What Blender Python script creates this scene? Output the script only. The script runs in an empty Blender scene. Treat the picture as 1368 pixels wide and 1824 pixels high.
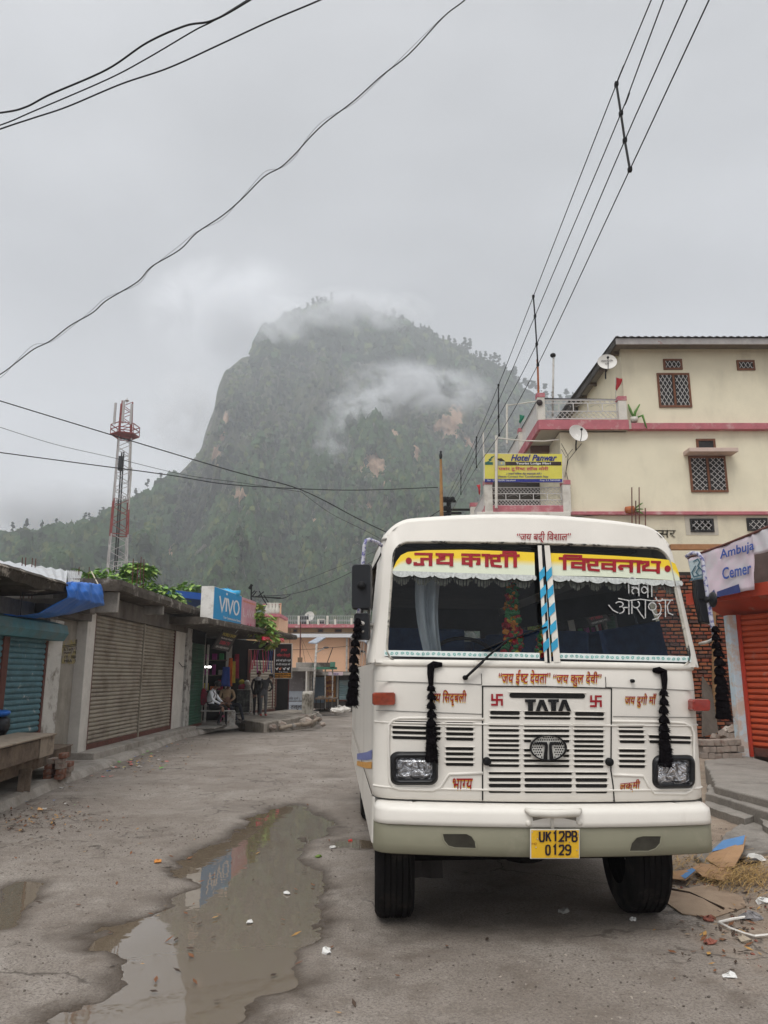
import bpy, bmesh, math, random
import numpy as np
from mathutils import Vector, Matrix, Euler
random.seed(7); RNG = np.random.default_rng(11)
S = bpy.context.scene
COL = S.collection
R = math.radians
# ------------------------------------------------------------------ camera
FPX, PITCH, EYE = 1350.0, R(12.2), 1.6            # focal length in photo pixels (1368 x 1824), upward pitch, eye height
cam = bpy.data.cameras.new("camera"); CAM = bpy.data.objects.new("camera", cam); COL.objects.link(CAM)
cam.sensor_fit = 'VERTICAL'; cam.sensor_height = 24.0; cam.lens = FPX / 1824 * 24.0
cam.clip_start = 0.05; cam.clip_end = 6000
CAM.location = (0, 0, EYE); CAM.rotation_euler = (R(90) + PITCH, 0, 0)
S.camera = CAM
# ------------------------------------------------------------------ world, sun, exposure
SUN_EL, SUN_AZ = R(58), R(205)                     # high, from behind the camera, hidden by cloud
W = bpy.data.worlds.new("World"); S.world = W; W.use_nodes = True
nt = W.node_tree; nt.nodes.clear(); N = nt.nodes.new; LK = nt.links.new
out = N('ShaderNodeOutputWorld'); bg = N('ShaderNodeBackground'); LK(bg.outputs[0], out.inputs[0])
sky = N('ShaderNodeTexSky'); sky.sky_type = 'NISHITA'; sky.sun_disc = False
sky.sun_elevation = SUN_EL; sky.sun_rotation = SUN_AZ; sky.air_density = 2.0; sky.dust_density = 6.0
tc = N('ShaderNodeTexCoord'); sep = N('ShaderNodeSeparateXYZ'); LK(tc.outputs['Generated'], sep.inputs[0])
hsv = N('ShaderNodeHueSaturation'); hsv.inputs['Saturation'].default_value = 0.15; LK(sky.outputs[0], hsv.inputs['Color'])
def wmath(op, a, b=None):
    n = N('ShaderNodeMath'); n.operation = op
    for i, v in enumerate((a, b)):
        if v is None: continue
        if isinstance(v, (int, float)): n.inputs[i].default_value = v
        else: LK(v, n.inputs[i])
    return n.outputs[0]
# overcast deck: brighter towards the zenith and behind the camera, uneven cloud
mp = N('ShaderNodeMapping'); mp.inputs['Scale'].default_value = (1.0, 1.0, 1.9); LK(tc.outputs['Generated'], mp.inputs[0])
n1 = N('ShaderNodeTexNoise'); n1.inputs['Scale'].default_value = 1.7; n1.inputs['Detail'].default_value = 7; n1.inputs['Roughness'].default_value = .5
n1.inputs['Distortion'].default_value = .35; LK(mp.outputs[0], n1.inputs['Vector'])
up = wmath('MAXIMUM', sep.outputs[2], 0.0)
lum = N('ShaderNodeValToRGB'); LK(up, lum.inputs[0])
lum.color_ramp.elements[0].position = 0.0; lum.color_ramp.elements[0].color = (5.6, 5.75, 5.95, 1)
lum.color_ramp.elements[1].position = 1.0; lum.color_ramp.elements[1].color = (15.5, 15.6, 15.8, 1)
for p_, c_ in ((.22, (4.4, 4.5, 4.7, 1)), (.45, (2.95, 3.02, 3.18, 1)), (.62, (3.2, 3.26, 3.38, 1)), (.75, (4.3, 4.36, 4.5, 1)), (.88, (10.5, 10.6, 10.8, 1))):
    e = lum.color_ramp.elements.new(p_); e.color = c_
back = N('ShaderNodeMapRange'); LK(sep.outputs[1], back.inputs[0])
for k_, v_ in ((1, .2), (2, -1.0), (3, 1.0), (4, 1.35)): back.inputs[k_].default_value = v_
cl = N('ShaderNodeMapRange'); LK(n1.outputs['Fac'], cl.inputs[0])
for k_, v_ in ((1, .34), (2, .66), (3, .78), (4, 1.26)): cl.inputs[k_].default_value = v_
fac = wmath('MULTIPLY', back.outputs[0], cl.outputs[0])
sc = N('ShaderNodeVectorMath'); sc.operation = 'SCALE'; LK(lum.outputs[0], sc.inputs[0]); LK(fac, sc.inputs['Scale'])
mx = N('ShaderNodeMix'); mx.data_type = 'RGBA'; mx.inputs[0].default_value = 0.94
LK(hsv.outputs[0], mx.inputs[6]); LK(sc.outputs[0], mx.inputs[7]); LK(mx.outputs[2], bg.inputs[0])
bg.inputs[1].default_value = 0.115
sun = bpy.data.lights.new("sun", 'SUN'); SUN = bpy.data.objects.new("sun", sun); COL.objects.link(SUN)
sun.energy = 1.8; sun.angle = R(35); sun.color = (1.0, .97, .93)
SUN.rotation_euler = Vector((-math.sin(SUN_AZ) * math.cos(SUN_EL), -math.cos(SUN_AZ) * math.cos(SUN_EL), -math.sin(SUN_EL))).to_track_quat('-Z', 'Y').to_euler()
SUN.location = (0, -20, 60)
S.view_settings.view_transform = 'Standard'; S.view_settings.look = 'None'
S.view_settings.exposure = 0.40; S.view_settings.gamma = 1.0
S.cycles.max_bounces = 8; S.cycles.diffuse_bounces = 3; S.cycles.transparent_max_bounces = 12
S.cycles.volume_bounces = 2; S.cycles.volume_max_steps = 256; S.cycles.use_denoising = True
S.cycles.sample_clamp_indirect = 4.0
# ------------------------------------------------------------------ pixel -> world helpers (measuring the photograph)
CP, SP = math.cos(PITCH), math.sin(PITCH)
def ray(px, py):
    u, v = (px - 684) / FPX, (912 - py) / FPX
    return Vector((u, CP - v * SP, SP + v * CP))
def onY(px, py, y): r = ray(px, py); return Vector((0, 0, EYE)) + r * (y / r.y)
def onZ(px, py, z=0.0): r = ray(px, py); return Vector((0, 0, EYE)) + r * ((z - EYE) / r.z)
def onX(px, py, x): r = ray(px, py); return Vector((0, 0, EYE)) + r * (x / r.x)
def onV(px, py, a, b):                              # vertical plane through ground points a, b
    n = Vector((b[1] - a[1], -(b[0] - a[0]), 0)); r = ray(px, py)
    t = (n.dot(Vector((a[0], a[1], 0))) - 0) / n.dot(r)
    return Vector((0, 0, EYE)) + r * t
# ------------------------------------------------------------------ scene bookkeeping
def tag(o, label=None, cat=None, group=None, kind=None):
    if label: o['label'] = label
    if cat: o['category'] = cat
    if group: o['group'] = group
    if kind: o['kind'] = kind
    return o
def thing(name, label, cat, loc=(0, 0, 0), rz=0.0, group=None):
    o = bpy.data.objects.new(name, None); COL.objects.link(o); o.location = loc; o.rotation_euler = (0, 0, rz)
    o.empty_display_size = .1
    return tag(o, label, cat, group)
def dup(o, label=None, group=None, parent=None):
    c = o.copy(); COL.objects.link(c)
    if parent is not None: c.parent = parent
    if label: c['label'] = label
    if group: c['group'] = group
    for ch in list(o.children): dup(ch, parent=c)
    return c
# ------------------------------------------------------------------ mesh builder
class MB:
    def __init__(s, fn=None): s.v = []; s.f = []; s.m = []; s.fn = fn
    def add(s, vs, fs, mi=0):
        b = len(s.v); s.v += [tuple(v) for v in vs]
        for f in fs: s.f.append(tuple(b + i for i in f)); s.m.append(mi)
        return s
    def box(s, c, d, rot=None, mi=0):
        x, y, z = d[0] / 2, d[1] / 2, d[2] / 2
        vs = [Vector(p) for p in ((-x, -y, -z), (x, -y, -z), (x, y, -z), (-x, y, -z), (-x, -y, z), (x, -y, z), (x, y, z), (-x, y, z))]
        if rot is not None:
            m = rot if isinstance(rot, Matrix) else Euler(rot).to_matrix(); vs = [m @ v for v in vs]
        c = Vector(c)
        return s.add([v + c for v in vs], ((0, 3, 2, 1), (4, 5, 6, 7), (0, 1, 5, 4), (1, 2, 6, 5), (2, 3, 7, 6), (3, 0, 4, 7)), mi)
    def span(s, lo, hi, mi=0):
        return s.box([(a + b) / 2 for a, b in zip(lo, hi)], [abs(b - a) for a, b in zip(lo, hi)], None, mi)
    def beam(s, a, b, w, h, mi=0, up=(0, 0, 1)):     # rectangular bar from a to b
        a, b = Vector(a), Vector(b); d = b - a; L = d.length; d.normalize(); u = Vector(up)
        if abs(d.dot(u)) > .98: u = Vector((1, 0, 0))
        x = d.cross(u).normalized(); z = x.cross(d).normalized()
        return s.box((a + b) / 2, (w, L, h), Matrix((x, d, z)).transposed(), mi)
    def tube(s, pts, r, n=8, mi=0, cap=True):
        pts = [Vector(p) for p in pts]; k = len(pts); rs = r if isinstance(r, (list, tuple)) else [r] * k
        b = len(s.v); prev = None
        for i, p in enumerate(pts):
            t = (pts[min(i + 1, k - 1)] - pts[max(i - 1, 0)]).normalized()
            if prev is None:
                a = Vector((0, 0, 1)) if abs(t.z) < .9 else Vector((1, 0, 0)); x = t.cross(a).normalized()
            else: x = (prev - t * prev.dot(t)).normalized()
            prev = x; y = t.cross(x)
            for j in range(n):
                q = 2 * math.pi * j / n; s.v.append(tuple(p + (x * math.cos(q) + y * math.sin(q)) * rs[i]))
        for i in range(k - 1):
            for j in range(n):
                j2 = (j + 1) % n; s.f.append((b + i * n + j, b + i * n + j2, b + (i + 1) * n + j2, b + (i + 1) * n + j)); s.m.append(mi)
        if cap:
            s.f.append(tuple(b + j for j in range(n))[::-1]); s.m.append(mi)
            s.f.append(tuple(b + (k - 1) * n + j for j in range(n))); s.m.append(mi)
        return s
    def lathe(s, c, prof, n=24, axis='z', mi=0):      # prof: (radius, height) pairs
        b = len(s.v); c = Vector(c)
        for (r, h) in prof:
            for j in range(n):
                q = 2 * math.pi * j / n; p = (r * math.cos(q), r * math.sin(q), h)
                if axis == 'x': p = (h, p[0], p[1])
                elif axis == 'y': p = (p[0], h, p[1])
                s.v.append(tuple(c + Vector(p)))
        for i in range(len(prof) - 1):
            for j in range(n):
                j2 = (j + 1) % n; s.f.append((b + i * n + j, b + i * n + j2, b + (i + 1) * n + j2, b + (i + 1) * n + j)); s.m.append(mi)
        return s
    def grid(s, P, mi=0, closed=False):               # P[i][j] points
        b = len(s.v); r, c = len(P), len(P[0])
        for row in P: s.v += [tuple(p) for p in row]
        for i in range(r - 1):
            for j in range(c if closed else c - 1):
                j2 = (j + 1) % c; s.f.append((b + i * c + j, b + i * c + j2, b + (i + 1) * c + j2, b + (i + 1) * c + j)); s.m.append(mi)
        return s
    def prism(s, pts, d, mi=0):                       # closed outline (3-D points) pushed along vector d
        b = len(s.v); n = len(pts); d = Vector(d)
        s.v += [tuple(p) for p in pts] + [tuple(Vector(p) + d) for p in pts]
        s.f.append(tuple(b + i for i in range(n))); s.m.append(mi)
        s.f.append(tuple(b + n + i for i in reversed(range(n)))); s.m.append(mi)
        for i in range(n):
            j = (i + 1) % n; s.f.append((b + i, b + j, b + n + j, b + n + i)); s.m.append(mi)
        return s
    def ball(s, c, r, n=10, m=7, mi=0, jit=0.0):
        r = (r, r, r) if isinstance(r, (int, float)) else r
        P = [[Vector(c) + Vector((r[0] * math.sin(math.pi * i / m) * math.cos(2 * math.pi * j / n), r[1] * math.sin(math.pi * i / m) * math.sin(2 * math.pi * j / n), r[2] * math.cos(math.pi * i / m))) * 1.0
              + Vector((random.uniform(-jit, jit), random.uniform(-jit, jit), random.uniform(-jit, jit))) for j in range(n)] for i in range(m + 1)]
        return s.grid(P, mi, True)
    def build(s, name, mats, parent=None, smooth=False, bev=0.0, loc=None, seg=2, thick=0.0, fixn=True):
        vs = [s.fn(*v) for v in s.v] if s.fn else s.v
        me = bpy.data.meshes.new(name); me.from_pydata([tuple(v) for v in vs], [], s.f); me.update()
        mats = mats if isinstance(mats, (list, tuple)) else [mats]
        for m in mats: me.materials.append(m)
        if len(mats) > 1: me.polygons.foreach_set('material_index', s.m)
        if fixn:
            bm = bmesh.new(); bm.from_mesh(me); bmesh.ops.recalc_face_normals(bm, faces=bm.faces); bm.to_mesh(me); bm.free()
        if smooth: me.polygons.foreach_set('use_smooth', [True] * len(me.polygons))
        o = bpy.data.objects.new(name, me); COL.objects.link(o)
        if parent is not None: o.parent = parent
        if loc is not None: o.location = loc
        if thick:
            q = o.modifiers.new('solid', 'SOLIDIFY'); q.thickness = thick; q.offset = 0
        if bev:
            q = o.modifiers.new('bevel', 'BEVEL'); q.width = bev; q.segments = seg; q.limit_method = 'ANGLE'; q.angle_limit = R(40)
            if smooth is False:
                me.polygons.foreach_set('use_smooth', [True] * len(me.polygons)); q.harden_normals = True
        return o
# ------------------------------------------------------------------ materials
def mat(name, col, rough=.75, var=.18, scale=6.0, bump=.15, dirt=None, dscale=1.2, dirt_lo=.5, dirt_hi=.7, streak=1.0, metal=0.0, spec=.28, bscale=None, detail=6, fine=0.0, emit=0.0, trans=0.0, coat=0.0):
    m = bpy.data.materials.new(name); m.use_nodes = True; t = m.node_tree; p = t.nodes['Principled BSDF']
    new, ln = t.nodes.new, t.links.new
    c = new('ShaderNodeTexCoord'); n = new('ShaderNodeTexNoise'); n.inputs['Scale'].default_value = scale; n.inputs['Detail'].default_value = detail
    n.inputs['Roughness'].default_value = .62
    ln(c.outputs['Object'], n.inputs['Vector'])
    r = new('ShaderNodeValToRGB'); ln(n.outputs['Fac'], r.inputs[0]); e = r.color_ramp.elements
    e[0].position, e[1].position = .3, .7
    e[0].color = (*[max(0, x * (1 - var)) for x in col], 1); e[1].color = (*[min(1, x * (1 + var)) for x in col], 1)
    o = r.outputs[0]
    if fine:
        n3 = new('ShaderNodeTexNoise'); n3.inputs['Scale'].default_value = scale * 22; n3.inputs['Detail'].default_value = 3; ln(c.outputs['Object'], n3.inputs['Vector'])
        r3 = new('ShaderNodeMapRange'); ln(n3.outputs['Fac'], r3.inputs[0])
        for k, v in ((1, .25), (2, .75), (3, 1 - fine), (4, 1 + fine)): r3.inputs[k].default_value = v
        q = new('ShaderNodeVectorMath'); q.operation = 'SCALE'; ln(o, q.inputs[0]); ln(r3.outputs[0], q.inputs['Scale']); o = q.outputs[0]
    if dirt:
        mpn = new('ShaderNodeMapping'); mpn.inputs['Scale'].default_value = (1, 1, 1 / streak); ln(c.outputs['Object'], mpn.inputs[0])
        n2 = new('ShaderNodeTexNoise'); n2.inputs['Scale'].default_value = dscale; n2.inputs['Detail'].default_value = 9; n2.inputs['Roughness'].default_value = .68; ln(mpn.outputs[0], n2.inputs['Vector'])
        r2 = new('ShaderNodeMapRange'); ln(n2.outputs['Fac'], r2.inputs[0]); r2.inputs[1].default_value = dirt_lo; r2.inputs[2].default_value = dirt_hi
        x = new('ShaderNodeMix'); x.data_type = 'RGBA'; ln(r2.outputs[0], x.inputs[0]); ln(o, x.inputs[6]); x.inputs[7].default_value = (*dirt, 1); o = x.outputs[2]
    ln(o, p.inputs['Base Color'])
    p.inputs['Roughness'].default_value = rough; p.inputs['Metallic'].default_value = metal; p.inputs['Specular IOR Level'].default_value = spec
    if coat: p.inputs['Coat Weight'].default_value = coat; p.inputs['Coat Roughness'].default_value = .12
    if trans: p.inputs['Transmission Weight'].default_value = trans
    if emit: ln(o, p.inputs['Emission Color']); p.inputs['Emission Strength'].default_value = emit
    if bump:
        b = new('ShaderNodeBump'); b.inputs['Strength'].default_value = bump; b.inputs['Distance'].default_value = .02
        nb = new('ShaderNodeTexNoise'); nb.inputs['Scale'].default_value = bscale or scale * 4; nb.inputs['Detail'].default_value = 5; ln(c.outputs['Object'], nb.inputs['Vector'])
        ln(nb.outputs['Fac'], b.inputs['Height']); ln(b.outputs[0], p.inputs['Normal'])
    return m
# ------------------------------------------------------------------ value noise for shaping terrain
_T = RNG.random((256, 256))
def vnoise(x, y):
    xi, yi = np.floor(x).astype(int), np.floor(y).astype(int); fx, fy = x - xi, y - yi
    fx, fy = fx * fx * (3 - 2 * fx), fy * fy * (3 - 2 * fy)
    g = lambda a, b: _T[a & 255, b & 255]
    return (g(xi, yi) * (1 - fx) + g(xi + 1, yi) * fx) * (1 - fy) + (g(xi, yi + 1) * (1 - fx) + g(xi + 1, yi + 1) * fx) * fy
def fbm(x, y, o=5, gain=.5):
    a, t, w = 1.0, 0.0, 0.0
    for i in range(o): t = t + a * vnoise(x + 37.1 * i, y + 11.7 * i); w += a; x, y, a = x * 2.03, y * 2.03, a * gain
    return t / w
# ------------------------------------------------------------------ writing
def text_geo(segs, shear=0.0, bold=0.0):
    """segs: list of strings, or (string, keep) where only the left part 'keep' of the glyph is used (half letters).
    returns (points, faces, (xmin, ymin, xmax, ymax))"""
    V, Fc, cur = [], [], 0.0
    for sg in ([segs] if isinstance(segs, str) else segs):
        st, keep = (sg, 1.0) if isinstance(sg, str) else sg
        if st == ' ': cur += .24; continue
        c = bpy.data.curves.new('writing', 'FONT'); c.body = st; c.size = 1.0; c.resolution_u = 3; c.shear = shear
        o = bpy.data.objects.new('writing', c); me = bpy.data.meshes.new_from_object(o)
        bm = bmesh.new(); bm.from_mesh(me)
        if bm.verts:
            x0 = min(v.co.x for v in bm.verts); x1 = max(v.co.x for v in bm.verts)
            if keep < 1:
                xc = x0 + (x1 - x0) * keep
                bmesh.ops.bisect_plane(bm, geom=bm.verts[:] + bm.edges[:] + bm.faces[:], plane_co=(xc, 0, 0), plane_no=(1, 0, 0), clear_outer=True); x1 = xc
            bm.verts.index_update(); b = len(V)
            V += [(v.co.x - x0 + cur, v.co.y) for v in bm.verts]; Fc += [tuple(b + v.index for v in f.verts) for f in bm.faces]
            cur += (x1 - x0)
        bm.free(); bpy.data.meshes.remove(me); bpy.data.objects.remove(o); bpy.data.curves.remove(c)
    if bold:
        V0, F0 = list(V), list(Fc)
        for k, (dx, dy) in enumerate(((bold, 0), (0, bold), (bold, bold), (bold / 2, bold / 2))):
            b = len(V); V += [(x + dx, y + dy) for x, y in V0]; Fc += [tuple(b + i for i in f) for f in F0]
        ly = [0] * len(V0) + [1] * len(V0) + [2] * len(V0) + [3] * len(V0) + [4] * len(V0)
    else: ly = [0] * len(V)
    xs, ys = [v[0] for v in V], [v[1] for v in V]
    x0, x1, y0, y1 = min(xs), max(xs), min(ys), max(ys)
    return [((x - x0) / (x1 - x0), (y - y0) / (y1 - y0), l) for (x, y), l in zip(V, ly)], Fc
def quadmap(tl, tr, br, bl, lift=(0, 0, 0)):
    tl, tr, br, bl, lift = map(Vector, (tl, tr, br, bl, lift))
    return lambda u, v, l=0: (bl * (1 - u) + br * u) * (1 - v) + (tl * (1 - u) + tr * u) * v + lift * (1 + .12 * l)
def write(mb, segs, qm, mi=0, shear=0.0, bold=0.0):
    V, Fc = text_geo(segs, shear, bold)
    mb.add([qm(*v) for v in V], Fc, mi); return mb
def stroke2(pts, w):                                  # polyline -> list of quads (as 2-D points) with square ends, mitred
    P = [Vector((a, b)) for a, b in pts]; L, Rr = [], []
    for i, p in enumerate(P):
        d0 = (p - P[i - 1]).normalized() if i else (P[1] - p).normalized()
        d1 = (P[i + 1] - p).normalized() if i < len(P) - 1 else d0
        t = (d0 + d1); t = d1 if t.length < 1e-4 else t.normalized(); n = Vector((-t.y, t.x)); k = max(.35, n.dot(Vector((-d1.y, d1.x))))
        L.append(p + n * (w / 2 / k)); Rr.append(p - n * (w / 2 / k))
    return [(L[i], L[i + 1], Rr[i + 1], Rr[i]) for i in range(len(P) - 1)]
def arc(cx, cy, rx, ry, a0, a1, n=10):
    return [(cx + rx * math.cos(R(a0 + (a1 - a0) * i / n)), cy + ry * math.sin(R(a0 + (a1 - a0) * i / n))) for i in range(n + 1)]
# ================================================================== GROUND
def smooth(a, b, x): t = np.clip((x - a) / (b - a), 0, 1); return t * t * (3 - 2 * t)
def inside_sd(poly, X, Y):                            # signed distance to a polygon (negative inside)
    d = np.full(X.shape, 1e9); ins = np.zeros(X.shape, bool); n = len(poly)
    for i in range(n):
        ax, ay = poly[i]; bx, by = poly[(i + 1) % n]; ex, ey = bx - ax, by - ay; wx, wy = X - ax, Y - ay
        t = np.clip((wx * ex + wy * ey) / (ex * ex + ey * ey + 1e-12), 0, 1)
        d = np.minimum(d, np.hypot(wx - ex * t, wy - ey * t))
        c = ((ay <= Y) & (by > Y)) | ((by <= Y) & (ay > Y))
        with np.errstate(divide='ignore', invalid='ignore'): xx = ax + (Y - ay) / (by - ay) * ex
        ins ^= c & (X < xx)
    return np.where(ins, -d, d)
PUD = [(540, 1428), (470, 1441), (415, 1468), (398, 1490), (330, 1516), (292, 1548), (318, 1562), (330, 1572), (285, 1598), (230, 1632), (170, 1654), (100, 1668), (122, 1690), (190, 1712), (205, 1760), (120, 1790),
       (60, 1806), (20, 1900), (420, 1900), (470, 1800), (560, 1745), (545, 1700), (592, 1640), (600, 1590), (570, 1545), (535, 1512), (560, 1490), (600, 1478), (588, 1455), (560, 1440)]
PUDDLES = [PUD, [(8, 1578), (40, 1566), (90, 1568), (92, 1590), (55, 1618), (30, 1652), (-30, 1658), (-60, 1640), (-20, 1615)], [(592, 1497), (640, 1494), (690, 1500), (680, 1512), (600, 1509)]]
PW = [[tuple(onZ(a, b)[:2]) for a, b in P] for P in PUDDLES]
def road_z(X, Y):
    n = (fbm(X * 1.3, Y * 1.3, 4) - .5) * .022 + (fbm(X * 9, Y * 9, 3) - .5) * .011 + (fbm(X * 30, Y * 30, 2) - .5) * .005
    z = n * np.clip(1.2 - np.hypot(X, Y - 6) / 60, .15, 1) + .004
    for k, P in enumerate(PW):
        w = (fbm(X * 3.1 + 5, Y * 3.1, 4) - .5) * .42 + (fbm(X * 12, Y * 12, 3) - .5) * .12
        if k: w = w * .5
        d = inside_sd(P, X, Y) + w
        z = z * smooth(-.02, .25, d) + np.where(d < .25, -.03 * (1 - smooth(-.28, .13, d)), 0)
    # broken asphalt lip left of the puddle, dirt heaped against the right-hand shop
    z = z - .25 * smooth(20, 29, Y)
    z = z + .035 * smooth(2.6, 4.2, X) * smooth(3.0, 5.0, Y) * smooth(60, 20, Y) * (.6 + .8 * fbm(X * 2, Y * 2, 4))
    return z
xs = np.concatenate([np.array([-1200, -600, -150, -60, -30, -18, -12, -9, -7, -6.]), np.arange(-5.5, 3.6, .045), np.arange(3.6, 8, .12), np.array([9, 12, 18, 30, 60, 150, 600, 1200.])])
ys = np.concatenate([np.array([-200, -100, -60, -20, -8, -3, 0, .8]), np.arange(1.4, 11, .045), np.arange(11, 24, .14), np.arange(24, 45, .5), np.array([48, 54, 62, 75, 100, 150, 400, 1200.])])
GX, GY = np.meshgrid(xs, ys); GZ = road_z(GX, GY)
GZ = np.where((np.abs(GX) > 100) | (GY > 100) | (GY < -15), -.05, GZ)
nx, ny = len(xs), len(ys)
idx = np.arange(nx * ny).reshape(ny, nx)
fc = np.stack([idx[:-1, :-1], idx[:-1, 1:], idx[1:, 1:], idx[1:, :-1]], -1).reshape(-1, 4)
def np_mesh(name, V, F, mats, smooth_=True, mi=None, parent=None):
    me = bpy.data.meshes.new(name); me.vertices.add(len(V)); me.vertices.foreach_set('co', np.asarray(V, np.float32).ravel())
    k = F.shape[1]; me.loops.add(F.size); me.loops.foreach_set('vertex_index', F.astype(np.int32).ravel())
    me.polygons.add(len(F)); me.polygons.foreach_set('loop_start', np.arange(0, F.size, k, dtype=np.int32)); me.polygons.foreach_set('loop_total', np.full(len(F), k, np.int32))
    for m in (mats if isinstance(mats, list) else [mats]): me.materials.append(m)
    if mi is not None: me.polygons.foreach_set('material_index', mi.astype(np.int32))
    me.update(calc_edges=True); me.polygons.foreach_set('use_smooth', [smooth_] * len(F)); me.validate()
    o = bpy.data.objects.new(name, me); COL.objects.link(o)
    if parent: o.parent = parent
    return o
def road_mat():
    m = bpy.data.materials.new('worn asphalt'); m.use_nodes = True; t = m.node_tree; p = t.nodes['Principled BSDF']; new, ln = t.nodes.new, t.links.new
    c = new('ShaderNodeTexCoord')
    def noise(s, d=6, r=.6, dist=0.0):
        n = new('ShaderNodeTexNoise'); n.inputs['Scale'].default_value = s; n.inputs['Detail'].default_value = d; n.inputs['Roughness'].default_value = r; n.inputs['Distortion'].default_value = dist; ln(c.outputs['Object'], n.inputs['Vector']); return n.outputs['Fac']
    def rng(x, a, b, lo=0., hi=1.):
        n = new('ShaderNodeMapRange'); ln(x, n.inputs[0])
        for k, v in ((1, a), (2, b), (3, lo), (4, hi)): n.inputs[k].default_value = v
        return n.outputs[0]
    def mix(f, a, b):
        n = new('ShaderNodeMix'); n.data_type = 'RGBA'
        for k, v in ((0, f), (6, a), (7, b)):
            if isinstance(v, tuple): n.inputs[k].default_value = (*v, 1)
            elif isinstance(v, float): n.inputs[k].default_value = v
            else: ln(v, n.inputs[k])
        return n.outputs[2]
    def math_(op, a, b):
        n = new('ShaderNodeMath'); n.operation = op
        for k, v in ((0, a), (1, b)):
            if isinstance(v, float): n.inputs[k].default_value = v
            else: ln(v, n.inputs[k])
        return n.outputs[0]
    base = mix(rng(noise(.9, 8), .35, .65), (.205, .172, .142), (.295, .258, .222))          # dusty asphalt
    base = mix(rng(noise(3.2, 8, .7), .5, .68), base, (.165, .132, .104))                      # mud film
    base = mix(rng(noise(.55, 6, .7, .6), .52, .66), base, (.345, .308, .268))                 # pale dry dust
    agg = noise(70, 4, .8)
    base = mix(rng(agg, .46, .62), base, (.135, .112, .094)); base = mix(rng(noise(46, 3, .8), .62, .72), base, (.37, .33, .285))
    sepn = new('ShaderNodeSeparateXYZ'); ln(c.outputs['Object'], sepn.inputs[0])
    side = rng(math_('ADD', sepn.outputs[0], math_('MULTIPLY', noise(1.4, 7, .65), 1.6)), 2.75, 3.3)
    dirt = mix(rng(noise(2.6, 9, .7), .35, .65), (.20, .145, .105), (.34, .275, .21))
    base = mix(side, base, dirt)
    dn = new('ShaderNodeMapRange'); dn.interpolation_type = 'SMOOTHSTEP'; ln(sepn.outputs[1], dn.inputs[0])
    for k, v in ((1, 20.), (2, 29.), (3, 0.), (4, .25)): dn.inputs[k].default_value = v
    drop = dn.outputs[0]
    wet = rng(math_('ADD', math_('ADD', sepn.outputs[2], drop), math_('MULTIPLY', noise(5, 5, .7), .02)), -.006, .012, 1.0, 0.0)                                           # low ground stays wet
    vm = new('ShaderNodeVectorMath'); vm.operation = 'ADD'; nz = new('ShaderNodeTexNoise'); nz.inputs['Scale'].default_value = 2.2; nz.inputs['Detail'].default_value = 5; ln(c.outputs['Object'], nz.inputs['Vector']); vs = new('ShaderNodeVectorMath'); vs.operation = 'SCALE'; vs.inputs['Scale'].default_value = .8; ln(nz.outputs['Color'], vs.inputs[0]); ln(c.outputs['Object'], vm.inputs[0]); ln(vs.outputs[0], vm.inputs[1])
    ck = new('ShaderNodeTexVoronoi'); ck.feature = 'DISTANCE_TO_EDGE'; ck.inputs['Scale'].default_value = .75; ln(vm.outputs[0], ck.inputs['Vector'])
    crack = math_('MULTIPLY', rng(ck.outputs['Distance'], .004, .016, .75, 0.), rng(noise(.8, 4), .48, .58))
    base = mix(crack, base, (.06, .048, .038)); base = mix(wet, base, (.06, .042, .027))
    ln(base, p.inputs['Base Color']); rr = new('ShaderNodeMix'); rr.data_type = 'FLOAT'; ln(wet, rr.inputs[0]); rr.inputs[2].default_value = .72; rr.inputs[3].default_value = .35; ln(rr.outputs[0], p.inputs['Roughness'])
    p.inputs['Specular IOR Level'].default_value = .4
    b = new('ShaderNodeBump'); b.inputs['Strength'].default_value = .75; b.inputs['Distance'].default_value = .012
    vo = new('ShaderNodeTexVoronoi'); vo.inputs['Scale'].default_value = 42; ln(c.outputs['Object'], vo.inputs['Vector'])
    ln(math_('ADD', math_('MULTIPLY', agg, 1.1), math_('ADD', math_('MULTIPLY', vo.outputs['Distance'], .6), noise(14, 6, .7))), b.inputs['Height']); ln(b.outputs[0], p.inputs['Normal'])
    return m
ROAD = np_mesh('road', np.stack([GX, GY, GZ], -1).reshape(-1, 3), fc, road_mat()); tag(ROAD, 'wet grey brown broken asphalt street with dusty verges', None, None, 'structure')
def water_mat():
    m = bpy.data.materials.new('muddy water'); m.use_nodes = True; t = m.node_tree; p = t.nodes['Principled BSDF']; new, ln = t.nodes.new, t.links.new
    p.inputs['Base Color'].default_value = (.135, .105, .074, 1); p.inputs['Roughness'].default_value = .015; p.inputs['IOR'].default_value = 1.45; p.inputs['Specular IOR Level'].default_value = 1.0
    c = new('ShaderNodeTexCoord'); n = new('ShaderNodeTexNoise'); n.inputs['Scale'].default_value = 5; n.inputs['Detail'].default_value = 3; ln(c.outputs['Object'], n.inputs['Vector'])
    b = new('ShaderNodeBump'); b.inputs['Strength'].default_value = .035; b.inputs['Distance'].default_value = .02; ln(n.outputs['Fac'], b.inputs['Height']); ln(b.outputs[0], p.inputs['Normal'])
    return m
WAT = water_mat()
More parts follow.
